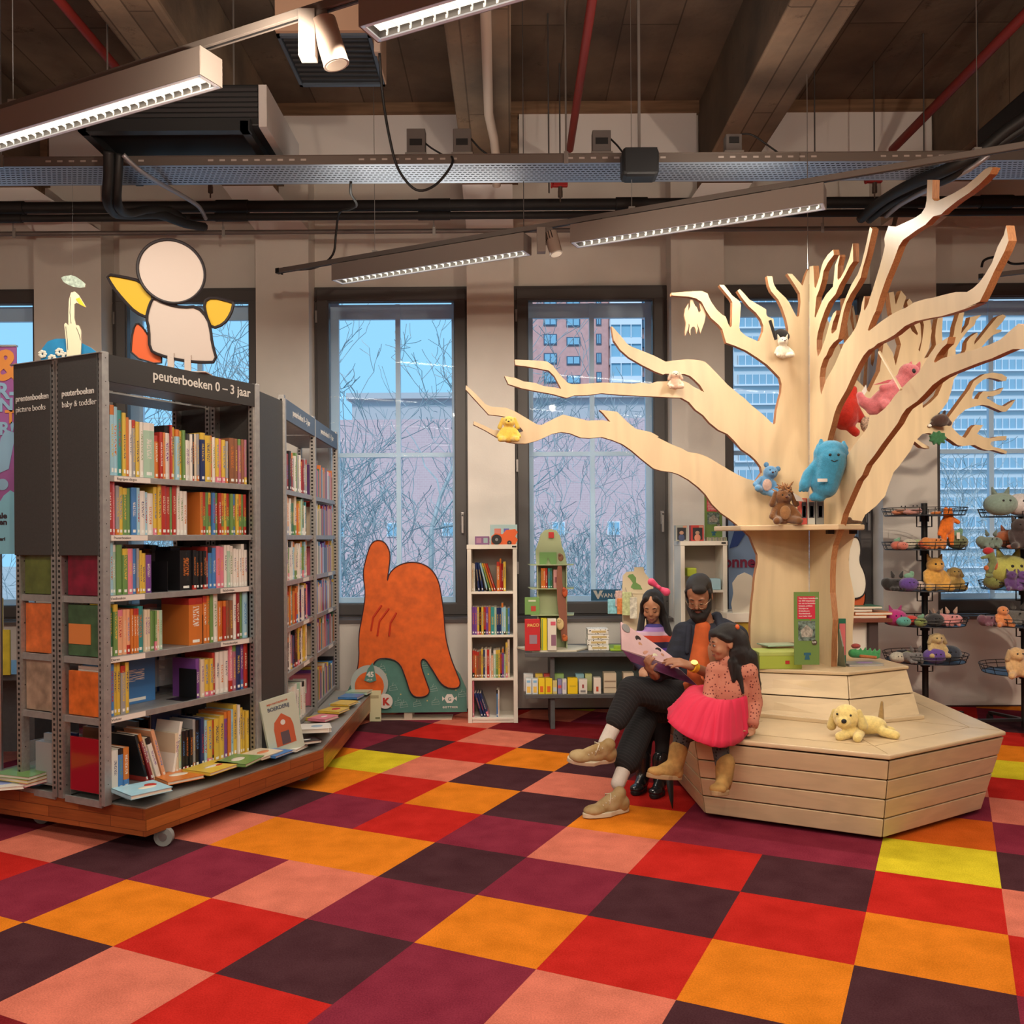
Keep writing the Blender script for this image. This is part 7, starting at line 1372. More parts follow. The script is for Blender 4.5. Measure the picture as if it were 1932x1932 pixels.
# ================================================================= WIRE STANDS WITH SOFT TOYS
wire = mat('black_wire', (.015, .014, .014), .45, .3); liner = mat('blue_grey_liner', (.05, .07, .12), .5)
def wire_stand(x, y, zs, lab, rr=.325, base_a=0):
    t = thing('wire_stand', (x, y, 0), lab, 'display stand')
    MB().tube([(x, y, .03), (x, y, 1.76)], .024, 12).build('pole', wire, t, smooth=40)
    for z in zs:
        m = MB(); r2 = rr * .93
        circ = lambda r, zz: [(x + r * math.cos(2 * PI * k / 36), y + r * math.sin(2 * PI * k / 36), zz) for k in range(36)]
        for r, zz in ((rr, z + .058), (rr * .975, z + .034), (r2, z)): m.tube(circ(r, zz), .0032, 5, closed=True)
        for k in range(18):
            a_ = 2 * PI * k / 18; ca, sa = math.cos(a_), math.sin(a_); m.tube([(x + rr * ca, y + rr * sa, z + .058), (x + r2 * ca, y + r2 * sa, z)], .0026, 5)
        m.build('wire_basket', wire, t); MB().lathe([(.02, 0), (r2, 0), (r2, .003), (.02, .003)], (x, y, z - .004), 36).build('basket_floor', liner, t)
        m = MB().tube([(x, y, z - .05), (x, y, z - .005)], .036, 12)
        for sx in (-1, 1): m.tube([(x + sx * .06, y, z - .005), (x + sx * .06, y, z - .09), (x + sx * .02, y, z - .09)], .005, 6)
        m.build('basket_clamp', wire, t)
    for k in range(5):
        a_ = base_a + 2 * PI * k / 5; e = (x + .36 * math.cos(a_), y + .36 * math.sin(a_)); MB().beam((x, y, .085), (*e, .075), .035, .02).build('foot', wire, t)
        MB().tube([(e[0] - .012, e[1], .033), (e[0] + .012, e[1], .033)], .033, 14).build('castor', blackm, t, smooth=40)
SX, SY = at(1744, 7.25), 7.25; ZS = [P(0, py, SY).z - .02 for py in (1252, 1184, 1119, 1043, 979)]
wire_stand(SX, SY, ZS, 'black five-tier wire basket stand with soft toys behind the bench', .315, .3)
SX2, SY2 = at(1931, 7.0), 7.0; ZS2 = [P(0, py, SY2).z - .02 for py in (1276, 1186, 1118, 1042, 982)]
wire_stand(SX2, SY2, ZS2, 'black wire basket stand cut by the right edge of the photo', .315, .55)
def heap(nm, px, py, z, sx, r, col, lab, kind='ball', ear=None, grp='soft toys in the wire baskets'):
    """toy seen at px with its base on z, at stand depth"""
    r *= 1.5; Yh = (SY if sx == 1 else SY2) - .15 + (hash_(px) - .5) * .2
    c = Vector((at(px, Yh), Yh, z + .001)); t = thing('plush_' + nm, c, lab, 'soft toy', grp)
    mb = MB(); f = fur(nm + '%d' % int(sum(col) * 99), col)
    if kind == 'ball': mb.ell(c + Vector((0, 0, r * .7)), (r, r * .8, r * .7))
    elif kind == 'lying':
        mb.cap(c + Vector((-r * .7, 0, r * .55)), c + Vector((r * .5, 0, r * .55)), r * .55, r * .5).ell(c + Vector((-r * .95, -.01, r * .7)), r * .48)
        for dx in (-.6, -.2, .4): mb.cap(c + Vector((dx * r, -r * .3, r * .35)), c + Vector((dx * r - r * .1, -r * .75, r * .2)), r * .2, r * .18)
    elif kind == 'sit':
        mb.ell(c + Vector((0, 0, r * .75)), (r * .7, r * .6, r * .8)).ell(c + Vector((0, -.01, r * 1.75)), (r * .62, r * .55, r * .55)).ell(c + Vector((0, -r * .5, r * 1.62)), r * .3)
        for s_ in (-1, 1): mb.cap(c + Vector((s_ * r * .4, -r * .3, r * .3)), c + Vector((s_ * r * .75, -r * .8, r * .22)), r * .3, r * .27).cap(c + Vector((s_ * r * .6, -.0, r * 1.2)), c + Vector((s_ * r * .75, -r * .4, r * .7)), r * .22)
    elif kind == 'flat': mb.ell(c + Vector((0, 0, r * .3)), (r, r * .7, r * .32)).ell(c + Vector((r * .6, -r * .2, r * .4)), r * .3)
    remesh(mb, 'body', f, t, max(.006, r * .09), 3)
    e = MB()
    if ear == 'point':
        for s_ in (-1, 1): e.cap(c + Vector((s_ * r * .35, 0, r * (2.1 if kind == 'sit' else 1.3))), c + Vector((s_ * r * .5, 0, r * (2.5 if kind == 'sit' else 1.7))), r * .2, r * .05, 8)
    elif ear == 'long':
        for s_ in (-1, 1): e.cap(c + Vector((s_ * r * .55, -r * .1, r * (2.0 if kind == 'sit' else 1.1))), c + Vector((s_ * r * .75, -r * .2, r * (1.4 if kind == 'sit' else .6))), r * .15, r * .2, 8)
    elif ear: e.ell(c + Vector((0, 0, r * 1.5)), (r * .5, r * .3, r * .3)).ell(c + Vector((r * .3, 0, r * 1.7)), (r * .25, r * .2, r * .3))
    if ear: e.build('ear' if ear in ('point', 'long') else 'leafy_top', fur('e' + nm, tuple(min(1, v * .7 + .02) for v in col) if ear in ('point', 'long') else (.16, .32, .22)), t, smooth=True)
    hz = r * (1.85 if kind == 'sit' else .9); MB().ell(c + Vector((-r * .2, -r * (.62 if kind != 'ball' else .72), hz)), r * .07).ell(c + Vector((r * .2, -r * (.62 if kind != 'ball' else .72), hz)), r * .07).build('eye', blackm, t, smooth=True)
    return t
def hash_(x): return (math.sin(x * 12.9898) * 43758.5453) % 1
A_, B_, C_, D_, E_ = ZS[4], ZS[3], ZS[2], ZS[1], ZS[0]
for a in [('snake', 1700, 0, A_, 1, .05, (.55, .20, .10), 'flat orange toy on the top basket, left of the pole', 'flat', None), ('snake', 1722, 0, A_, 1, .05, (.50, .25, .22), 'flat pink toy on the top basket beside the pole', 'flat', None), ('tiger', 1766, 0, A_, 1, .03, (.6, .18, .04), 'small orange toy on the top basket, right of the pole', 'flat', None),
          ('mushroom', 1692, 0, B_, 1, .032, (.50, .13, .09), 'red toy with white cap, leftmost in the second basket', 'ball', 'leaf'), ('mushroom', 1703, 0, B_, 1, .030, (.52, .16, .12), 'red and white toy, second in the second basket', 'ball', None), ('seal', 1716, 0, B_, 1, .040, (.50, .46, .36), 'cream ball toy in the second basket', 'ball', None), ('turtle', 1731, 0, B_, 1, .038, (.36, .42, .22), 'pale green ball toy left of the pole in the second basket', 'ball', None), ('crab', 1753, 0, B_, 1, .042, (.48, .09, .03), 'red-orange toy right of the pole in the second basket', 'lying', None), ('lion', 1765, 0, B_, 1, .055, (.62, .22, .05), 'orange toy lying behind the tall orange one', 'lying', None), ('toad', 1806, 0, B_, 1, .055, (.16, .18, .09), 'olive green toy at the right of the second basket', 'ball', 'leaf'),
          ('cow', 1692, 0, C_, 1, .060, (.02, .018, .018), 'black and white plush cow lying in the middle basket', 'lying', 'point'), ('aubergine', 1714, 0, C_, 1, .052, (.10, .05, .24), 'purple aubergine toy with mint leaves in the middle basket', 'ball', 'leaf'), ('cat', 1763, 0, C_, 1, .075, (.60, .32, .07), 'sitting ginger plush cat in the middle basket', 'sit', 'point'), ('labrador', 1799, 0, C_, 1, .052, (.62, .42, .14), 'golden plush puppy right of the ginger cat', 'sit', 'long'), ('bunny', 1735, 0, C_, 1, .035, (.55, .42, .36), 'pale toy between the aubergine and the pole', 'ball', None),
          ('dragon', 1688, 0, D_, 1, .062, (.45, .03, .20), 'bright magenta plush dragon in the fourth basket', 'ball', 'point'), ('bird', 1704, 0, D_, 1, .038, (.10, .35, .30), 'teal little toy beside the magenta dragon', 'ball', None), ('ladybird', 1718, 0, D_, 1, .040, (.50, .04, .03), 'red ball toy in the fourth basket', 'ball', None), ('strawberry', 1736, 0, D_, 1, .034, (.20, .26, .08), 'green and red little toy left of the pole, fourth basket', 'ball', 'leaf'), ('penguin', 1762, 0, D_, 1, .050, (.03, .03, .035), 'black toy behind the pink pigs', 'ball', 'point'), ('pig', 1768, 0, D_, 1, .050, (.62, .40, .30), 'pale pink plush pig right of the pole', 'lying', 'point'), ('pig', 1794, 0, D_, 1, .058, (.58, .24, .24), 'rose pink plush pig lying at the right of the fourth basket', 'lying', 'point'), ('lobster', 1700, 0, D_, 1, .030, (.55, .16, .05), 'small orange toy at the front of the fourth basket', 'flat', None),
          ('sheep', 1692, 0, E_, 1, .042, (.45, .42, .34), 'cream ball toy, leftmost in the lowest basket', 'ball', None), ('melon', 1712, 0, E_, 1, .042, (.42, .46, .20), 'pale lime ball toy in the lowest basket', 'ball', None), ('raccoon', 1726, 0, E_, 1, .052, (.16, .15, .15), 'grey plush animal with black ear in the lowest basket', 'lying', 'point'), ('sausage', 1700, 0, E_ + .07, 1, .03, (.02, .02, .025), 'black slim toy on top of the lowest basket pile', 'flat', None), ('plum', 1762, 0, E_, 1, .060, (.12, .06, .30), 'large violet ball toy right of the pole in the lowest basket', 'ball', None), ('seagull', 1790, 0, E_, 1, .062, (.04, .05, .075), 'dark slate ball toy at the right of the lowest basket', 'ball', None), ('llama', 1765, 0, E_ + .05, 1, .055, (.52, .38, .18), 'cream and ochre plush animal above the violet ball', 'sit', 'long')]:
    heap(*a)
A_, B_, C_, D_, E_ = ZS2[4], ZS2[3], ZS2[2], ZS2[1], ZS2[0]
for a in [('whale', 1888, 0, A_, 2, .082, (.20, .28, .24), 'large grey-green plush in the top basket at the right edge', 'ball', 'point'), ('snowman', 1926, 0, A_, 2, .08, (.55, .52, .52), 'white plush cut by the right edge in the top basket', 'ball', None),
          ('lizard', 1870, 0, B_, 2, .055, (.14, .19, .16), 'grey-green toy, leftmost in the second basket of the right stand', 'lying', 'point'), ('hedgehog', 1902, 0, B_, 2, .068, (.32, .09, .035), 'rust brown ball toy in the second basket of the right stand', 'ball', 'point'), ('badger', 1922, 0, B_, 2, .065, (.05, .035, .035), 'dark toy with pale face in the second basket of the right stand', 'sit', 'point'), ('starfish', 1912, 0, B_, 2, .035, (.55, .2, .15), 'pink little toy at the front of the second basket, right stand', 'flat', None),
          ('pear', 1876, 0, C_, 2, .055, (.18, .20, .06), 'olive toy, leftmost in the middle basket of the right stand', 'ball', 'leaf'), ('dinosaur', 1902, 0, C_ + .03, 2, .11, (.42, .42, .10), 'large pale yellow-green plush in the middle basket of the right stand', 'ball', 'point'), ('octopus', 1907, 0, C_, 2, .042, (.10, .045, .16), 'dark purple toy in the middle basket of the right stand', 'sit', 'point'), ('hippo', 1928, 0, C_, 2, .042, (.12, .05, .20), 'purple toy at the edge of the middle basket, right stand', 'sit', 'point'),
          ('carrot', 1890, 0, D_, 2, .045, (.60, .22, .08), 'orange carrot toy with leaves in the fourth basket of the right stand', 'sit', 'leaf'), ('zebra', 1868, 0, D_, 2, .05, (.15, .06, .09), 'dark striped toy left of the carrot', 'lying', None), ('wolf', 1920, 0, D_, 2, .07, (.12, .11, .10), 'dark grey plush right of the carrot', 'lying', 'point'),
          ('hamster', 1915, 0, E_, 2, .065, (.60, .38, .18), 'tan plush dog sitting in the lowest basket of the right stand', 'sit', 'long')]:
    heap(*a)
# tall orange toy and the hanging bird
c = Vector((at(1787, 7.05), 7.05, ZS[3] + .002)); q = lambda dx, dz, dy=0: c + Vector((dx, dy, dz))
t = thing('plush_kangaroo', c, 'tall bright orange plush standing in the second basket', 'soft toy')
m = MB().cap(q(0, .16), q(.01, .24), .045, .04).cap(q(-.02, .15), q(-.03, .02), .024, .022).cap(q(.03, .15), q(.035, .04), .024, .02).cap(q(.0, .27), q(-.01, .31), .03, .018).cap(q(.02, .27), q(.028, .31), .026, .014).cap(q(.03, .24), q(.085, .21), .02, .018).cap(q(-.03, .22), q(-.06, .12), .018, .016)
remesh(m, 'body', fur('flame', (.72, .17, .02)), t, .007, 2); MB().box(c.x + .05, c.x + .075, 7.0, 7.004, c.z + .08, c.z + .13).build('swing_tag', paper, t)
c = P(1866, 1060, 6.7); t = thing('hanging_bird_toy', c, 'red and green soft bird hanging left of the right wire stand', 'soft toy'); q = lambda dx, dz: c + Vector((dx, 0, dz))
MB().ell(q(-.005, .08), (.04, .03, .028)).build('red_head', fur('redh', (.40, .02, .03)), t, smooth=True); remesh(MB().cap(q(.01, .06), q(.03, .0), .028, .03).cap(q(.03, 0), q(.01, -.07), .028, .02).cap(q(0, .04), q(-.05, .03), .014, .012), 'body', fur('birdg', (.16, .20, .08)), t, .006, 2)
MB().ell(q(.045, -.02), (.02, .02, .04)).ell(q(-.02, -.045), (.018, .015, .02)).build('orange_patch', fur('birdo', (.45, .12, .04)), t, smooth=True); MB().ell(q(0, -.1), (.03, .02, .018)).build('foot', fur('birdg', (.16, .20, .08)), t, smooth=True)
MB().tube([q(0, .1), (c.x + .02, 6.72, ZS2[3] + .05), (SX2 - .3, 6.9, ZS2[3] + .07)], .0015, 5).build('string', zinc, t)
# ================================================================= PEOPLE
def skin(nm, c): return mat(nm, c, .5, noise=.06, nscale=30, spec=.35)
def basis(fwd, up=(0, 0, 1)):
    f = Vector(fwd).normalized(); x = f.cross(Vector(up)).normalized() * -1; u = x.cross(f) * -1
    if u.z < 0: u = -u
    # local axes: x = person's left as seen from front (image right when facing viewer), y = back, z = up
    M = Matrix((x, -f, u)).transposed(); 
    if M.determinant() < 0: M = Matrix((-x, -f, u)).transposed()
    return M
def head_parts(mb, c, B, s=1.0, neck_to=None, child=False):
    """c: head centre (between ears), local x side, -y face, z up"""
    q = lambda *p: Vector(c) + B @ (Vector(p) * s)
    E_ = B.to_euler()
    mb.ell(q(0, .012, .030), (.073 * s, .092 * s, .088 * s), E_, 18, 12).ell(q(0, -.028, -.012), (.060 * s, .058 * s, .080 * s), E_, 16, 10).ell(q(0, -.040, -.062), (.043 * s, .042 * s, .036 * s), E_)
    for sg in (-1, 1):
        mb.ell(q(sg * .034, -.056, -.028), ((.026 if child else .022) * s, .024 * s, .026 * s), E_).ell(q(sg * .028, -.070, .026), (.022 * s, .014 * s, .009 * s), E_)
        mb.ell(q(sg * .074, .012, -.006), (.008 * s, .018 * s, .028 * s), E_)
        mb.ell(q(sg * .029, -.070, .008), (.014 * s, .011 * s, .010 * s), E_)
    mb.cap(q(0, -.078, .016), q(0, -.094 if not child else -.088, -.020), .008 * s, (.0125 if not child else .010) * s).ell(q(0, -.082, -.024), (.017 * s, .010 * s, .008 * s), E_)
    mb.ell(q(0, -.076, -.050), (.020 * s, .010 * s, .005 * s), E_).ell(q(0, -.074, -.059), (.017 * s, .010 * s, .006 * s), E_).ell(q(0, -.066, -.080), (.018 * s, .014 * s, .014 * s), E_)
    if neck_to is not None: mb.cap(q(0, .015, -.05), neck_to, .042 * s, .046 * s)
    return q, E_
def face_extras(t, q, B, s, E_, lips, brow=.0018, down=True, beard=False):
    for sg in (-1, 1):
        if down:   # lowered lids: dark lash line
            MB().tube([q(sg * .017, -.080, .004), q(sg * .024, -.0835, .0005), q(sg * .031, -.083, .0), q(sg * .040, -.076, .004)], .0013 * s * 1.2, 6).build('lashes', dkhair, t, smooth=True)
        else:
            MB().ell(q(sg * .029, -.0765, .006), (.012 * s, .007 * s, .0065 * s), E_).build('eye_white', mat('eye_white', (.65, .62, .58), .3), t, smooth=True); MB().ell(q(sg * .029, -.082, .005), (.0055 * s, .003 * s, .0055 * s), E_).build('iris', mat('iris', (.02, .012, .008), .2), t, smooth=True)
            MB().tube([q(sg * .016, -.080, .008), q(sg * .028, -.0855, .0135), q(sg * .042, -.077, .008)], .0014 * s, 6).build('lashes', dkhair, t, smooth=True)
        MB().tube([q(sg * .014, -.083, .028), q(sg * .028, -.083, .034), q(sg * .044, -.073, .028)], [.0022 * s, .0036 * s, .0015 * s], 6, flat=.7).build('eyebrow', dkhair, t, smooth=True)
    MB().tube([q(-.021, -.080, -.052), q(-.008, -.0865, -.0545), q(.008, -.0865, -.0545), q(.021, -.080, -.052)], [.001 * s, .0022 * s, .0022 * s, .001 * s], 6).build('mouth_line', mat('lip_dark', (.16, .04, .035), .5), t, smooth=True)
    MB().ell(q(0, -.0830, -.0595), (.0145 * s, .0055 * s, .0045 * s), E_).build('lower_lip', lips, t, smooth=True)
dkhair = mat('black_hair', (.0075, .006, .006), .38, bump=.6, bscale=130, stretch=(8, 8, .7), spec=.6)
def hand(mb, w, d, n, s=1.0, curl=.5, thumb=1, spread=.16, point=False):
    """w wrist, d towards the fingers, n back-of-hand normal; thumb=+-1 side"""
    w = Vector(w); d = Vector(d).normalized(); n = Vector(n); n = (n - d * n.dot(d)).normalized(); sd = d.cross(n) * thumb
    k = w + d * .085 * s
    mb.cap(w, w + d * .02 * s, .024 * s, .026 * s)
    for i in range(4):
        o = (i - 1.5) * .0185 * s; base = w + d * (.078 + (.006, .010, .007, -.002)[i]) * s + sd * -o
        mb.cap(w + d * .018 * s + sd * -o * .6, base, .0165 * s, .0125 * s)
        L = (.040, .045, .041, .032)[i] * s; c_ = curl if not (point and i == 0) else .08
        a_ = c_ * .7; dr = (d + sd * -(i - 1.5) * spread * .5); dr.normalize(); p = base; r = .0092 * s
        for j in range(3):
            dj = (dr * math.cos(a_) - n * math.sin(a_)).normalized(); e = p + dj * L * (1, .62, .5)[j]; mb.cap(p, e, r, r * .9, 8); p = e; r *= .92; a_ += c_ * (1.0, .8, .6)[j]
    tb = w + d * .022 * s + sd * .022 * s; t1 = tb + (d * .65 + sd * .62 - n * .35).normalized() * .042 * s; t2 = t1 + (d * .95 + sd * .15 - n * .35).normalized() * .030 * s; t3 = t2 + (d * 1 - sd * .1 - n * .4).normalized() * .022 * s
    mb.cap(tb, t1, .015 * s, .012 * s, 8).cap(t1, t2, .0115 * s, .0105 * s, 8).cap(t2, t3, .0105 * s, .009 * s, 8)
def shoe(t, heel, toe, h, w, m_, sole_m, nm='shoe', up=(0, 0, 1), lace=None, boot=0):
    """heel/toe points on the sole underside"""
    heel, toe = Vector(heel), Vector(toe); d = (toe - heel); L = d.length; d.normalize(); u = Vector(up); u = (u - d * u.dot(d)).normalized(); s_ = d.cross(u)
    Bm = Matrix((s_, d, u)).transposed(); E_ = Bm.to_euler(); q = lambda a, b, c: heel + s_ * a * w + d * b * L + u * c * h
    mb = MB()
    mb.ell(q(0, .16, .42), (w * .40, L * .17, h * .42), E_).ell(q(0, .45, .36), (w * .42, L * .26, h * .34), E_).ell(q(0, .74, .28), (w * .50, L * .25, h * .27), E_).cap(q(0, .28, .55), q(0, .20, .92), w * .40, w * .36).cap(q(0, .62, .42), q(0, .34, .72), w * .30, w * .34)
    if boot: mb.cap(q(0, .24, .6), q(0, .20, boot), w * .50, w * .58)
    root = remesh(mb, nm, m_, t, .0065, 4)
    mb = MB(); n = 20
    prof = [(.46 * math.sin(a) * (1.0 if math.cos(a) < 0 else .82 + .0), -math.cos(a)) for a in [2 * PI * k / n for k in range(n)]]
    pl_ = [(x_ * w * (1.12 if y_ > 0 else .95), (y_ * .5 + .5) * L * 1.02 - L * .01) for x_, y_ in prof]
    M = Bm.to_4x4(); M.translation = heel
    MB().prism(pl_, h * .22, M).build('sole', sole_m, root, bevel=.004)
    if lace:
        m2 = MB()
        for k in range(5):
            b_ = .36 + k * .065; m2.tube([q(-.3, b_, .86 - k * .085), q(0, b_ + .02, .96 - k * .085), q(.3, b_, .86 - k * .085)], .0035, 6)
        m2.tube([q(0, .40, .96), q(.28, .46, .9), q(.36, .42, .6), q(.2, .40, .9)], .003, 6).tube([q(0, .40, .96), q(-.28, .46, .9), q(-.36, .5, .55)], .003, 6)
        m2.build('laces', lace, root, smooth=True)
    return root, q
def pinstripe():
    m = bpy.data.materials.new('black_pinstripe_cloth'); m.use_nodes = True; nt = m.node_tree; b = nt.nodes['Principled BSDF']; b.inputs['Roughness'].default_value = .9
    tc = nt.nodes.new('ShaderNodeTexCoord'); w = nt.nodes.new('ShaderNodeTexWave'); w.inputs['Scale'].default_value = 22; w.inputs['Distortion'].default_value = 1.5; w.bands_direction = 'DIAGONAL'; r = nt.nodes.new('ShaderNodeValToRGB'); r.color_ramp.elements[0].position = .8; r.color_ramp.elements[1].position = .98
    r.color_ramp.elements[0].color = (.010, .010, .012, 1); r.color_ramp.elements[1].color = (.022, .021, .023, 1); nt.links.new(tc.outputs['Object'], w.inputs[0]); nt.links.new(w.outputs[1], r.inputs[0]); nt.links.new(r.outputs[0], b.inputs['Base Color']); return m
def dots(nm, base, dotc, scale, th, rough=.9):
    m = bpy.data.materials.new(nm); m.use_nodes = True; nt = m.node_tree; b = nt.nodes['Principled BSDF']; b.inputs['Roughness'].default_value = rough; tc = nt.nodes.new('ShaderNodeTexCoord'); v = nt.nodes.new('ShaderNodeTexVoronoi'); v.inputs['Scale'].default_value = scale; v.inputs['Randomness'].default_value = .6
    r = nt.nodes.new('ShaderNodeValToRGB'); r.color_ramp.elements[0].color = (*dotc, 1); r.color_ramp.elements[1].color = (*base, 1); r.color_ramp.elements[0].position = th; r.color_ramp.elements[1].position = th + .03
    nt.links.new(tc.outputs['Object'], v.inputs[0]); nt.links.new(v.outputs['Distance'], r.inputs[0]); nt.links.new(r.outputs[0], b.inputs['Base Color']); return m
# ------------------------------------------------------------- bearded man
sk = skin('warm_brown_skin', (.30, .135, .075))
man = thing('person', (1.12, 5.45, .455), 'bearded man in a dark jacket reading an open picture book on the bench', 'person')
Ym = 5.42
hc = P(1319, 1126, Ym); HB = basis((-.34, -.80, -.50))
mb = MB(); q, E_ = head_parts(mb, hc, HB, .97, P(1334, 1178, Ym + .05))
sR, sL = P(1292, 1196, Ym + .08), P(1388, 1202, Ym - .02)      # shoulders (image left / right)
hip = P(1352, 1315, Ym + .06); hipz = Vector((hip.x, hip.y, .60))
mb.cap(P(1338, 1196, Ym + .05), P(1345, 1240, Ym + .05), .05, .11).cap(P(1345, 1230, Ym + .05), hipz, .12, .13)
eL = P(1372, 1286, 5.22); wL = P(1308, 1258, 5.02)
eR = P(1262, 1262, 5.42); wR = P(1236, 1276, 5.08)
mb.cap(sR, eR, .046, .038).cap(eR, wR, .038, .024).cap(sL, eL, .046, .040).cap(eL, wL, .038, .025).cap(sR, sL, .05, .05)
hand(mb, wL, P(1262, 1243, 4.98) - wL, (0, -.45, .85), 1.0, .35, 1)
hand(mb, wR, P(1208, 1246, 4.96) - wR, (.1, .5, -.85), 1.0, .75, -1)
kA = P(1192, 1302, 5.12); aA = P(1142, 1402, 5.05)            # crossed leg
hA = P(1338, 1322, 5.32); hB = P(1362, 1330, 5.50)
kB = P(1222, 1338, 5.32); aB = P(1166, 1478, 5.06)
mb.cap(hA, kA, .085, .060).cap(kA, aA, .055, .036).cap(hB, kB, .085, .062).cap(kB, aB, .056, .038)
remesh(mb, 'body', sk, man, .0065, 3)
face_extras(man, q, HB, .97, E_, mat('lip_brown', (.24, .08, .06), .5))
# hair, beard
mb = MB().ell(q(0, .030, .062), (.080 * .97, .088 * .97, .075 * .97), E_).ell(q(0, .06, .01), (.074, .055, .065), E_)
for sg in (-1, 1): mb.cap(q(sg * .070, -.012, .045), q(sg * .070, -.012, -.01), .014, .008)
mb.ell(q(.008, .02, .092), (.064, .078, .046), E_).ell(q(.02, -.052, .086), (.045, .03, .028), E_)
remesh(mb, 'hair', dkhair, man, .006, 2)
mb = MB()
for sg in (-1, 1):
    mb.cap(q(sg * .068, -.014, -.01), q(sg * .055, -.040, -.06), .012, .022).cap(q(sg * .055, -.040, -.06), q(sg * .025, -.070, -.092), .022, .030).cap(q(sg * .006, -.087, -.040), q(sg * .030, -.076, -.050), .0055, .006)
    mb.cap(q(sg * .03, -.076, -.05), q(sg * .038, -.064, -.07), .008, .014)
mb.ell(q(0, -.068, -.105), (.048, .036, .042), E_).ell(q(0, -.062, -.130), (.036, .030, .034), E_)
remesh(mb, 'beard', dkhair, man, .0055, 2)
gm = mat('thin_gold_frame', (.55, .42, .28), .3, .8)
m = MB()
for sg in (-1, 1):
    m.tube([q(sg * .031 + .021 * math.cos(a), -.098 + .006 * abs(math.cos(a)), -.002 + .0195 * math.sin(a)) for a in [2 * PI * k / 20 for k in range(20)]], .0011, 5, closed=True)
    m.tube([q(sg * .052, -.094, .004), q(sg * .074, -.05, .006), q(sg * .078, .01, .004)], .0011, 5)
m.tube([q(-.010, -.099, .002), q(0, -.101, .005), q(.010, -.099, .002)], .0011, 5).build('glasses', gm, man, smooth=True)
# jacket
jk = mat('dark_navy_jacket', (.020, .025, .045), .85, noise=.45, nscale=9, col2=(.008, .009, .014), stretch=(1, 1, 3), bump=.3, bscale=200)
mb = MB()
mb.cap(sR, sL, .078, .078).cap(P(1322, 1200, Ym + .12), P(1330, 1290, Ym + .16), .125, .13).cap(P(1368, 1205, Ym + .05), P(1374, 1300, Ym + .08), .105, .12).cap(P(1290, 1215, Ym + .06), P(1288, 1290, Ym + .04), .07, .07)
mb.cap(sR, eR, .070, .056).cap(eR, wR.lerp(eR, .15), .056, .042).cap(sL, eL, .078, .064).cap(P(1362, 1184, Ym + .04), sL, .062, .078).cap(P(1352, 1190, Ym + .02), P(1346, 1270, Ym - .02), .045, .06).cap(P(1298, 1200, Ym + .02), P(1294, 1270, Ym - .02), .04, .05).cap(eL, eL.lerp(wL, .45), .062, .052)
mb.cap(P(1385, 1240, Ym - .02), P(1392, 1312, Ym), .075, .085)
remesh(mb, 'jacket', jk, man, .008, 3)
mb = MB()
mb.cap(P(1354, 1162, Ym + .05), P(1362, 1190, Ym - .04), .026, .032).cap(P(1352, 1160, Ym + .09), P(1322, 1176, Ym + .12), .022, .02).cap(P(1300, 1182, Ym + .0), P(1296, 1230, Ym - .05), .018, .016).cap(P(1366, 1186, Ym - .05), P(1352, 1232, Ym - .12), .02, .018)
remesh(mb, 'collar', jk, man, .007, 2)
tee = mat('rust_orange_cotton', (.50, .095, .022), .85, noise=.15, nscale=14)
mb = MB().cap(P(1326, 1186, Ym + .0), P(1322, 1225, Ym + .03), .050, .085).cap(P(1320, 1225, Ym + .03), P(1314, 1270, Ym - .02), .085, .085).cap(P(1308, 1272, 5.16), P(1318, 1305, 5.14), .035, .045).cap(P(1332, 1290, 5.2), P(1300, 1300, 5.2), .05, .05)
remesh(mb, 'shirt', tee, man, .008, 3)
wt = mat('yellow_watch', (.75, .42, .02), .4)
dw = (wL - eL).normalized(); MB().tube([wL - dw * .020, wL + dw * .012], .031, 18).build('watch_strap', wt, man, smooth=40); n_ = Vector((0, -.6, .8)); MB().tube([wL - dw * .004 + n_ * .027, wL - dw * .004 + n_ * .036], .019, 18).build('watch_face', mat('watch_gold', (.65, .40, .08), .3, .5), man, smooth=40)
tr_ = pinstripe()
mb = MB().cap(hA, kA, .105, .082).cap(hB, kB, .10, .082).cap(hA, hB, .12, .12).cap(kA, kA.lerp(aA, .55), .080, .066).cap(kB, kB.lerp(aB, .70), .083, .080).cap(P(1330, 1335, 5.35), P(1350, 1325, 5.4), .11, .12).cap(hA, P(1240, 1312, 5.2), .11, .095)
remesh(mb, 'trousers', tr_, man, .008, 3)
sock = mat('white_sock', (.66, .60, .54), .9, bump=.4, bscale=180, stretch=(1, 1, .1))
for a, b in ((kA.lerp(aA, .72), aA), (kB.lerp(aB, .80), aB)): remesh(MB().cap(a, b, .043, .041), 'sock', sock, man, .007, 2)
snk = mat('beige_suede_sneaker', (.42, .31, .16), .8, noise=.35, nscale=14, col2=(.28, .17, .06)); sol = mat('cream_sole', (.58, .50, .36), .6); lcm = mat('cream_lace', (.62, .54, .40), .8)
hl = PZ(1187, 1532, .004); tl = PZ(1100, 1541, .004)
r_, _ = shoe(man, (hl.x, hl.y + .02, .004), (tl.x, tl.y - .02, .004), .115, .105, snk, sol, 'sneaker', lace=lcm)
shoe(man, P(1160, 1436, 5.05), P(1070, 1436, 4.98), .115, .105, snk, sol, 'sneaker', up=(.10, -.35, .95), lace=lcm)
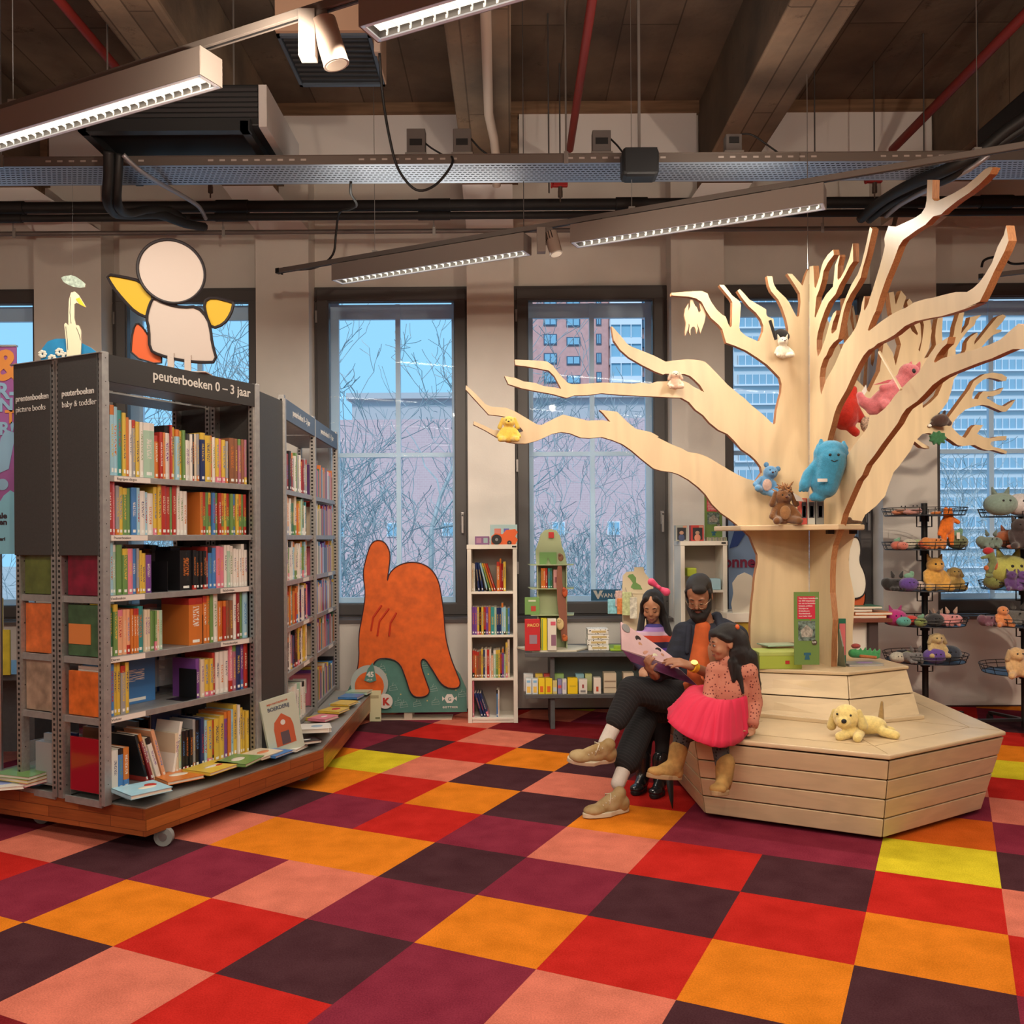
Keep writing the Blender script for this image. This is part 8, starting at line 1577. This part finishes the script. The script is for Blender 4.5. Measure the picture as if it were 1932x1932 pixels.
# ------------------------------------------------------------- open book in his hands
book_c = P(1222, 1230, 5.08)
pb = thing('open_picture_book', book_c, 'large open picture book with a purple cover held by the bearded man', 'book')
def leaf(a, b, c_, d_, th, m_, nm, bulge=0., side=1):
    """quad a-b-c-d curved along a->d ... thickness th towards side*normal"""
    N = 8; m = MB(); nr = (b - a).cross(d_ - a).normalized() * side; vs = []
    for i in range(N + 1):
        u_ = i / N
        for p_, q_ in ((a, d_), (b, c_)): vs.append(p_.lerp(q_, u_) + nr * bulge * math.sin(PI * u_))
    top = [v + nr * th for v in vs]; n2 = len(vs); fs = [(0, n2, n2 + 1, 1), (2 * N, 2 * N + 1, n2 + 2 * N + 1, n2 + 2 * N)]
    for i in range(N): k = 2 * i; fs += [(k, k + 1, k + 3, k + 2), (n2 + k, n2 + k + 2, n2 + k + 3, n2 + k + 1), (k, k + 2, n2 + k + 2, n2 + k), (k + 1, n2 + k + 1, n2 + k + 3, k + 3)]
    m.add(vs + top, fs); m.build(nm, m_, pb, smooth=30); return nr
pcov = mat('purple_cover', (.075, .018, .055), .3, noise=.6, nscale=9)
TL, BL, BR, TR = P(1172, 1173, 5.16), P(1174, 1225, 5.02), P(1282, 1262, 5.09), P(1268, 1238, 5.24)
nf = (BL - TL).cross(TR - TL).normalized(); nf = nf if nf.y < 0 else -nf      # towards the reader
sd_ = 1 if (BL - TL).cross(TR - TL).y < 0 else -1
leaf(TL - nf * .012, BL - nf * .012, BR - nf * .012, TR - nf * .012, .003, pcov, 'cover', 0, sd_)
leaf(TL - nf * .008, BL - nf * .008, BR - nf * .008, TR - nf * .008, .007, mat('pink_printed_page', (.55, .36, .37), .5, noise=.15, nscale=6), 'far_pages', .006, sd_)
N1, N2, N3, N4 = BL + Vector((0, -.004, -.004)), BR + Vector((.006, -.004, -.006)), P(1318, 1296, 5.07), P(1190, 1248, 5.02)
leaf(N1, N4, N3, N2, .003, pcov, 'cover', 0, sd_); up_ = Vector((0, 1, 0)) * .006
leaf(N1 + up_, N4 + up_, N3 + up_, N2 + up_, .006, mat('pale_page', (.60, .50, .50), .5), 'near_pages', .0, sd_)
Ep = nf.to_track_quat('Z', 'Y').to_euler()
for (u_, v_, rx, ry, c_, nm) in ((.30, .30, .022, .020, (.02, .012, .012), 'drawn_hair'), (.33, .52, .014, .016, (.40, .20, .12), 'drawn_face'), (.42, .8, .028, .014, (.45, .22, .15), 'drawn_body'), (.08, .16, .03, .03, (.22, .22, .22), 'grey_patch'), (.68, .30, .026, .016, (.02, .012, .012), 'drawn_hair'), (.74, .5, .014, .012, (.40, .20, .12), 'drawn_face'), (.80, .75, .026, .012, (.55, .13, .05), 'drawn_dress'), (.58, .75, .02, .014, (.60, .58, .40), 'cream_patch')):
    pt = TL.lerp(TR, u_).lerp(BL.lerp(BR, u_), v_) + nf * .0055; MB().ell(pt, (rx, ry, .0012), Ep).build(nm, mat('ink_' + nm, c_, .6), pb, smooth=True)
# ------------------------------------------------------------- girl with the pink bow
sk2 = skin('light_brown_skin', (.42, .205, .115))
g1_ = thing('person', (1.0, 5.95, .455), 'girl with long black hair, pink bow and striped jumper looking at the book', 'person')
Yg1 = 5.85
hc = P(1231, 1146, Yg1); HB = basis((-.28, -.86, -.36))
mb = MB(); q, E_ = head_parts(mb, hc, HB, .86, P(1236, 1190, Yg1 + .03), True)
mb.cap(P(1237, 1192, Yg1 + .03), P(1242, 1240, Yg1 + .05), .06, .085).cap(P(1242, 1240, Yg1 + .05), (at(1246, Yg1), Yg1 + .06, .54), .085, .10)
aR0, aR1, aR2 = P(1206, 1202, Yg1), P(1198, 1240, Yg1 - .05), P(1214, 1262, Yg1 - .2)
aL0, aL1, aL2 = P(1264, 1204, Yg1), P(1272, 1245, Yg1 - .05), P(1255, 1272, Yg1 - .2)
mb.cap(aR0, aR1, .032, .028).cap(aR1, aR2, .027, .019).cap(aL0, aL1, .032, .028).cap(aL1, aL2, .027, .019).cap(aR0, aL0, .035)
hand(mb, aR2, (-.2, -.9, -.1), (-.4, 0, .9), .75, .4, -1); hand(mb, aL2, (-.5, -.85, -.1), (.2, 0, .9), .75, .4, 1)
fk1, fk2 = P(1222, 1330, 5.50), P(1252, 1335, 5.52); fa1, fa2 = Vector((P(1205, 1, 5.46).x, 5.46, .13)), Vector((P(1240, 1, 5.34).x, 5.38, .12))
hp1, hp2 = Vector((at(1236, 5.85), 5.85, .545)), Vector((at(1262, 5.9), 5.88, .545))
mb.cap(hp1, fk1, .065, .045).cap(fk1, fa1, .045, .030).cap(hp2, fk2, .065, .045).cap(fk2, fa2, .045, .030)
remesh(mb, 'body', sk2, g1_, .0065, 3); face_extras(g1_, q, HB, .86, E_, mat('lip_pink', (.42, .12, .10), .5))
mb = MB().ell(q(0, .030, .050), (.080 * .86, .090 * .86, .080 * .86), E_)
for sg in (-1, 1):
    mb.cap(q(sg * .035, -.045, .092), q(sg * .070, -.015, .03), .020, .018).cap(q(sg * .070, -.010, .03), q(sg * .076, .005, -.06), .018, .022)
    mb.cap(q(sg * .078, .01, -.05), P(1236 + sg * 33, 1225, Yg1 - .03), .022, .026).cap(P(1236 + sg * 33, 1222, Yg1 - .03), P(1234 + sg * 30 - (6 if sg < 0 else 0), 1262, Yg1 - .06), .024, .014)
mb.cap(q(0, .06, .0), P(1244, 1230, Yg1 + .12), .06, .07).cap(q(0, .05, .03), q(0, .07, -.08), .07, .07)
remesh(mb, 'hair', dkhair, g1_, .007, 2)
bw1 = mat('magenta_bow', (.62, .05, .14), .6, sheen=.3)
mb = MB().cap(P(1243, 1108, Yg1 - .05), P(1229, 1098, Yg1 - .05), .010, .026).cap(P(1243, 1109, Yg1 - .05), P(1257, 1117, Yg1 - .05), .010, .028).ell(P(1243, 1108, Yg1 - .06), .014)
remesh(mb, 'hair_bow', bw1, g1_, .006, 2)
def stripes(nm, z0, bands):
    m = bpy.data.materials.new(nm); m.use_nodes = True; nt = m.node_tree; b = nt.nodes['Principled BSDF']; b.inputs['Roughness'].default_value = .9; tc = nt.nodes.new('ShaderNodeTexCoord'); sp = nt.nodes.new('ShaderNodeSeparateXYZ'); nt.links.new(tc.outputs['Object'], sp.inputs[0])
    mr = nt.nodes.new('ShaderNodeMapRange'); mr.inputs[1].default_value = z0[0]; mr.inputs[2].default_value = z0[1]; nt.links.new(sp.outputs['Z'], mr.inputs[0]); r = nt.nodes.new('ShaderNodeValToRGB'); r.color_ramp.interpolation = 'CONSTANT'
    while len(r.color_ramp.elements) < len(bands): r.color_ramp.elements.new(.5)
    for e, (p_, c_) in zip(r.color_ramp.elements, bands): e.position = p_; e.color = (*c_, 1)
    nt.links.new(mr.outputs[0], r.inputs[0]); nt.links.new(r.outputs[0], b.inputs['Base Color']); return m
nv = (.018, .014, .05); stm = stripes('striped_knit', (P(0, 1250, Yg1).z, P(0, 1170, Yg1).z), [(0, nv), (.16, (.10, .04, .30)), (.26, nv), (.40, (.55, .06, .03)), (.55, (.52, .36, .46)), (.64, (.34, .20, .50)), (.74, (.06, .05, .25)), (.84, (.45, .12, .20)), (.92, nv)])
mb = MB().cap(P(1234, 1196, Yg1 + .02), P(1240, 1245, Yg1 + .03), .078, .10).cap(P(1240, 1240, Yg1 + .03), P(1244, 1280, Yg1 + .06), .10, .12).cap(aR0, aR1, .044, .040).cap(aR1, aR2, .040, .030).cap(aL0, aL1, .046, .042).cap(aL1, aL2, .040, .030).cap(aR0, aL0, .046)
remesh(mb, 'jumper', stm, g1_, .007, 3)
tb = mat('black_tights', (.013, .012, .015), .8); mb = MB().cap(hp1, fk1, .085, .055).cap(fk1, fa1, .054, .036).cap(hp2, fk2, .085, .055).cap(fk2, fa2, .054, .036).cap(hp1, hp2, .10); remesh(mb, 'leggings', tb, g1_, .008, 2)
bkb = mat('black_leather', (.014, .014, .016), .22, spec=.6)
for (x_, y_, tx) in ((fa1.x, 5.47, -.05), (fa2.x, 5.40, -.04)): shoe(g1_, (x_ + .015, y_ + .03, .004), (x_ + tx - .03, y_ - .165, .004), .10, .085, bkb, blackm, 'boot', boot=1.9)
# ------------------------------------------------------------- girl in the pink skirt
g2 = thing('person', (1.14, 4.95, .455), 'small girl in a dotted peach jumper and pink tulle skirt sitting on the bench corner', 'person')
Y2 = 4.86
hc = P(1366, 1214, Y2); HB = basis((-.97, -.16, -.20))
mb = MB(); q, E_ = head_parts(mb, hc, HB, .84, P(1378, 1262, Y2 + .02), True)
mb.cap(P(1378, 1264, Y2 + .02), P(1378, 1300, Y2 + .03), .06, .08).cap(P(1378, 1300, Y2 + .03), (at(1378, Y2 + .05), Y2 + .07, .55), .08, .10)
l0, l1, l2 = P(1411, 1268, Y2 - .03), P(1424, 1325, Y2 + .0), P(1419, 1362, Y2 - .07)
r0, r1, r2 = P(1350, 1266, Y2 + .02), P(1340, 1310, Y2 - .02), P(1336, 1342, Y2 - .10)
mb.cap(l0, l1, .032, .027).cap(l1, l2, .026, .019).cap(r0, r1, .032, .027).cap(r1, r2, .026, .019).cap(r0, l0, .036)
l3 = Vector((l2.x, l2.y, .482)); mb.cap(l2, l3, .019, .019); hand(mb, l3, P(1398, 1377, Y2 - .12) - l3 + Vector((0, 0, .004)), (.0, -.1, 1), .72, .16, -1); hand(mb, r2, (-.4, -.6, -.4), (-.3, -.5, .7), .72, .4, 1)
ka, kb = P(1288, 1386, 4.72), P(1358, 1398, 4.70); aa, ab = P(1280, 1432, 4.70), P(1364, 1452, 4.66)
ha, hb_ = Vector((at(1358, 4.92), 4.92, .53)), Vector((at(1392, 4.92), 4.90, .53))
mb.cap(ha, ka, .062, .044).cap(ka, aa, .044, .030).cap(hb_, kb, .062, .044).cap(kb, ab, .044, .030)
remesh(mb, 'body', sk2, g2, .0065, 3); face_extras(g2, q, HB, .84, E_, mat('lip_pink', (.42, .12, .10), .5), down=False)
mb = MB().ell(q(0, .030, .046), (.082 * .84, .098 * .84, .082 * .84), E_).ell(q(0, .075, .01), (.07 * .84, .06 * .84, .08 * .84), E_).ell(q(0, -.05, .078), (.05 * .84, .035 * .84, .03 * .84), E_)
for sg in (-1, 1): mb.cap(q(sg * .055, -.04, .065), q(sg * .072, .01, .03), .014, .02)
mb.cap(q(0, .08, .0), P(1400, 1262, Y2 + .03), .070, .072).cap(P(1392, 1230, Y2 - .01), P(1412, 1285, Y2 - .0), .06, .045).cap(P(1412, 1240, Y2), P(1430, 1300, Y2 + .02), .05, .02).cap(P(1396, 1255, Y2), P(1404, 1300, Y2 - .02), .055, .030).cap(P(1404, 1255, Y2 + .04), P(1430, 1290, Y2 + .04), .045, .020).cap(P(1382, 1250, Y2 - .05), P(1384, 1286, Y2 - .07), .028, .010).cap(P(1392, 1262, Y2 - .05), P(1402, 1308, Y2 - .08), .024, .008).cap(P(1408, 1250, Y2 + .02), P(1420, 1300, Y2 + .0), .03, .012)
remesh(mb, 'hair', dkhair, g2, .0065, 2)
MB().ell(P(1391, 1183, Y2 - .03), (.012, .014, .014)).build('hair_tie', mat('orange_tie', (.65, .12, .03), .6), g2, smooth=True)
ear = q(.078, .012, -.006)
peach = dots('dotted_peach_knit', (.50, .19, .125), (.13, .02, .02), 62, .25)
mb = MB().cap(P(1380, 1266, Y2 + .02), P(1378, 1300, Y2 + .02), .082, .105).cap(P(1378, 1300, Y2 + .02), P(1378, 1326, Y2 + .03), .105, .105).cap(l0, l1, .050, .044).cap(l1, l2, .044, .034).cap(r0, r1, .050, .042).cap(r1, r2, .040, .032).cap(r0, l0, .055).cap(P(1372, 1248, Y2), P(1384, 1250, Y2), .045, .045)
remesh(mb, 'jumper', peach, g2, .007, 3)
mb = MB().tube([l2 + (l1 - l2).normalized() * .0, l2 + (l2 - l1).normalized() * .025], [.037, .033], 16); mb.build('cuff', mat('peach_rib', (.44, .15, .10), .9), g2, smooth=True)
# tulle skirt: pleated bell over the lap and the bench edge
tul = bpy.data.materials.new('pink_tulle'); tul.use_nodes = True; nt = tul.node_tree; b = nt.nodes['Principled BSDF']; b.inputs['Base Color'].default_value = (.60, .012, .055, 1); b.inputs['Roughness'].default_value = .8; b.inputs['Sheen Weight'].default_value = .2; b.inputs['Sheen Tint'].default_value = (1, .3, .4, 1)
def tulle(layer, amp, al):
    N, Mr = 96, 12; vs = []; fs = []; rn = random.Random(layer)
    waist = P(1378, 1326, Y2 + .03)
    hem = [P(1412, 1352, Y2 + .0), P(1404, 1394, 4.70), P(1364, 1410, 4.53), P(1318, 1400, 4.52), P(1276, 1376, 4.57), P(1259, 1350, 4.72), P(1280, 1322, 4.98), P(1335, 1318, 5.06), P(1390, 1330, 5.05)]
    ph = [rn.uniform(0, 6.28) for _ in range(4)]
    for j in range(Mr + 1):
        v_ = j / Mr
        for i in range(N):
            f_ = i / N * len(hem); k = int(f_); fr = f_ - k; p0, p1, p2, p3 = [hem[(k + d_) % len(hem)] for d_ in (-1, 0, 1, 2)]
            e = .5 * ((2 * p1) + (p2 - p0) * fr + (2 * p0 - 5 * p1 + 4 * p2 - p3) * fr * fr + (-p0 + 3 * p1 - 3 * p2 + p3) * fr ** 3)
            dirv = Vector((e.x - waist.x, e.y - waist.y, 0)).normalized(); w_ = waist + dirv * .10
            p = w_.lerp(e, v_); rise = math.sin(PI * min(1, v_ * 1.05)) * (.150 - .02 * layer); p.z = w_.z + (e.z - w_.z) * (v_ ** 1.7) + rise * .55
            wv = math.sin(i * 2 * PI * 17 / N + ph[0]) * .5 + math.sin(i * 2 * PI * 29 / N + ph[1]) * .35 + math.sin(i * 2 * PI * 7 / N + ph[2] + v_ * 2) * .4
            p += dirv * wv * amp * v_ + Vector((0, 0, wv * amp * .6 * v_)); p.z = max(p.z, .47 if (p.y > 4.80) else 0); vs.append(p)
    for j in range(Mr):
        for i in range(N): k = (i + 1) % N; fs.append((j * N + i, j * N + k, (j + 1) * N + k, (j + 1) * N + i))
    m = MB(); m.add(vs, fs); o = m.build('tulle_skirt' if layer == 0 else 'skirt_underlayer', tul, g2, smooth=True); sm = o.modifiers.new('s', 'SOLIDIFY'); sm.thickness = .002
tulle(0, .012, 1); tulle(1, .010, 1)
leo = dots('grey_leopard_tights', (.07, .07, .07), (.012, .012, .014), 60, .30)
for a, b, c_ in ((ha, ka, aa), (hb_, kb, ab)): remesh(MB().cap(a, b, .068, .050).cap(b, c_, .048, .036), 'tights', leo, g2, .007, 2)
tan_ = mat('tan_suede_boot', (.36, .20, .06), .9, noise=.3, nscale=20, bump=.2, bscale=90); tsole = mat('crepe_sole', (.34, .22, .11), .8)
r_, q_ = shoe(g2, P(1286, 1472, 4.70), P(1220, 1466, 4.64), .105, .085, tan_, tsole, 'boot', up=(.05, .05, 1), boot=1.45)
r_, q_ = shoe(g2, P(1372, 1496, 4.66) + Vector((0, .02, 0)), P(1348, 1502, 4.52), .105, .088, tan_, tsole, 'boot', up=(.1, .15, 1), boot=1.45)
# black umbrella tip / bag strap hanging under the bench edge
c = P(1258, 1445, 5.0); t = tag(MB().tube([P(1262, 1440, 5.05), P(1264, 1480, 5.0), P(1267, 1508, 4.98), P(1269, 1526, 4.97)], [.032, .028, .016, .003], 10, flat=.5).build('folded_umbrella', mat('black_nylon', (.012, .012, .014), .5), smooth=True), 'black folded umbrella tip hanging under the bench edge behind the suede boot', 'umbrella')
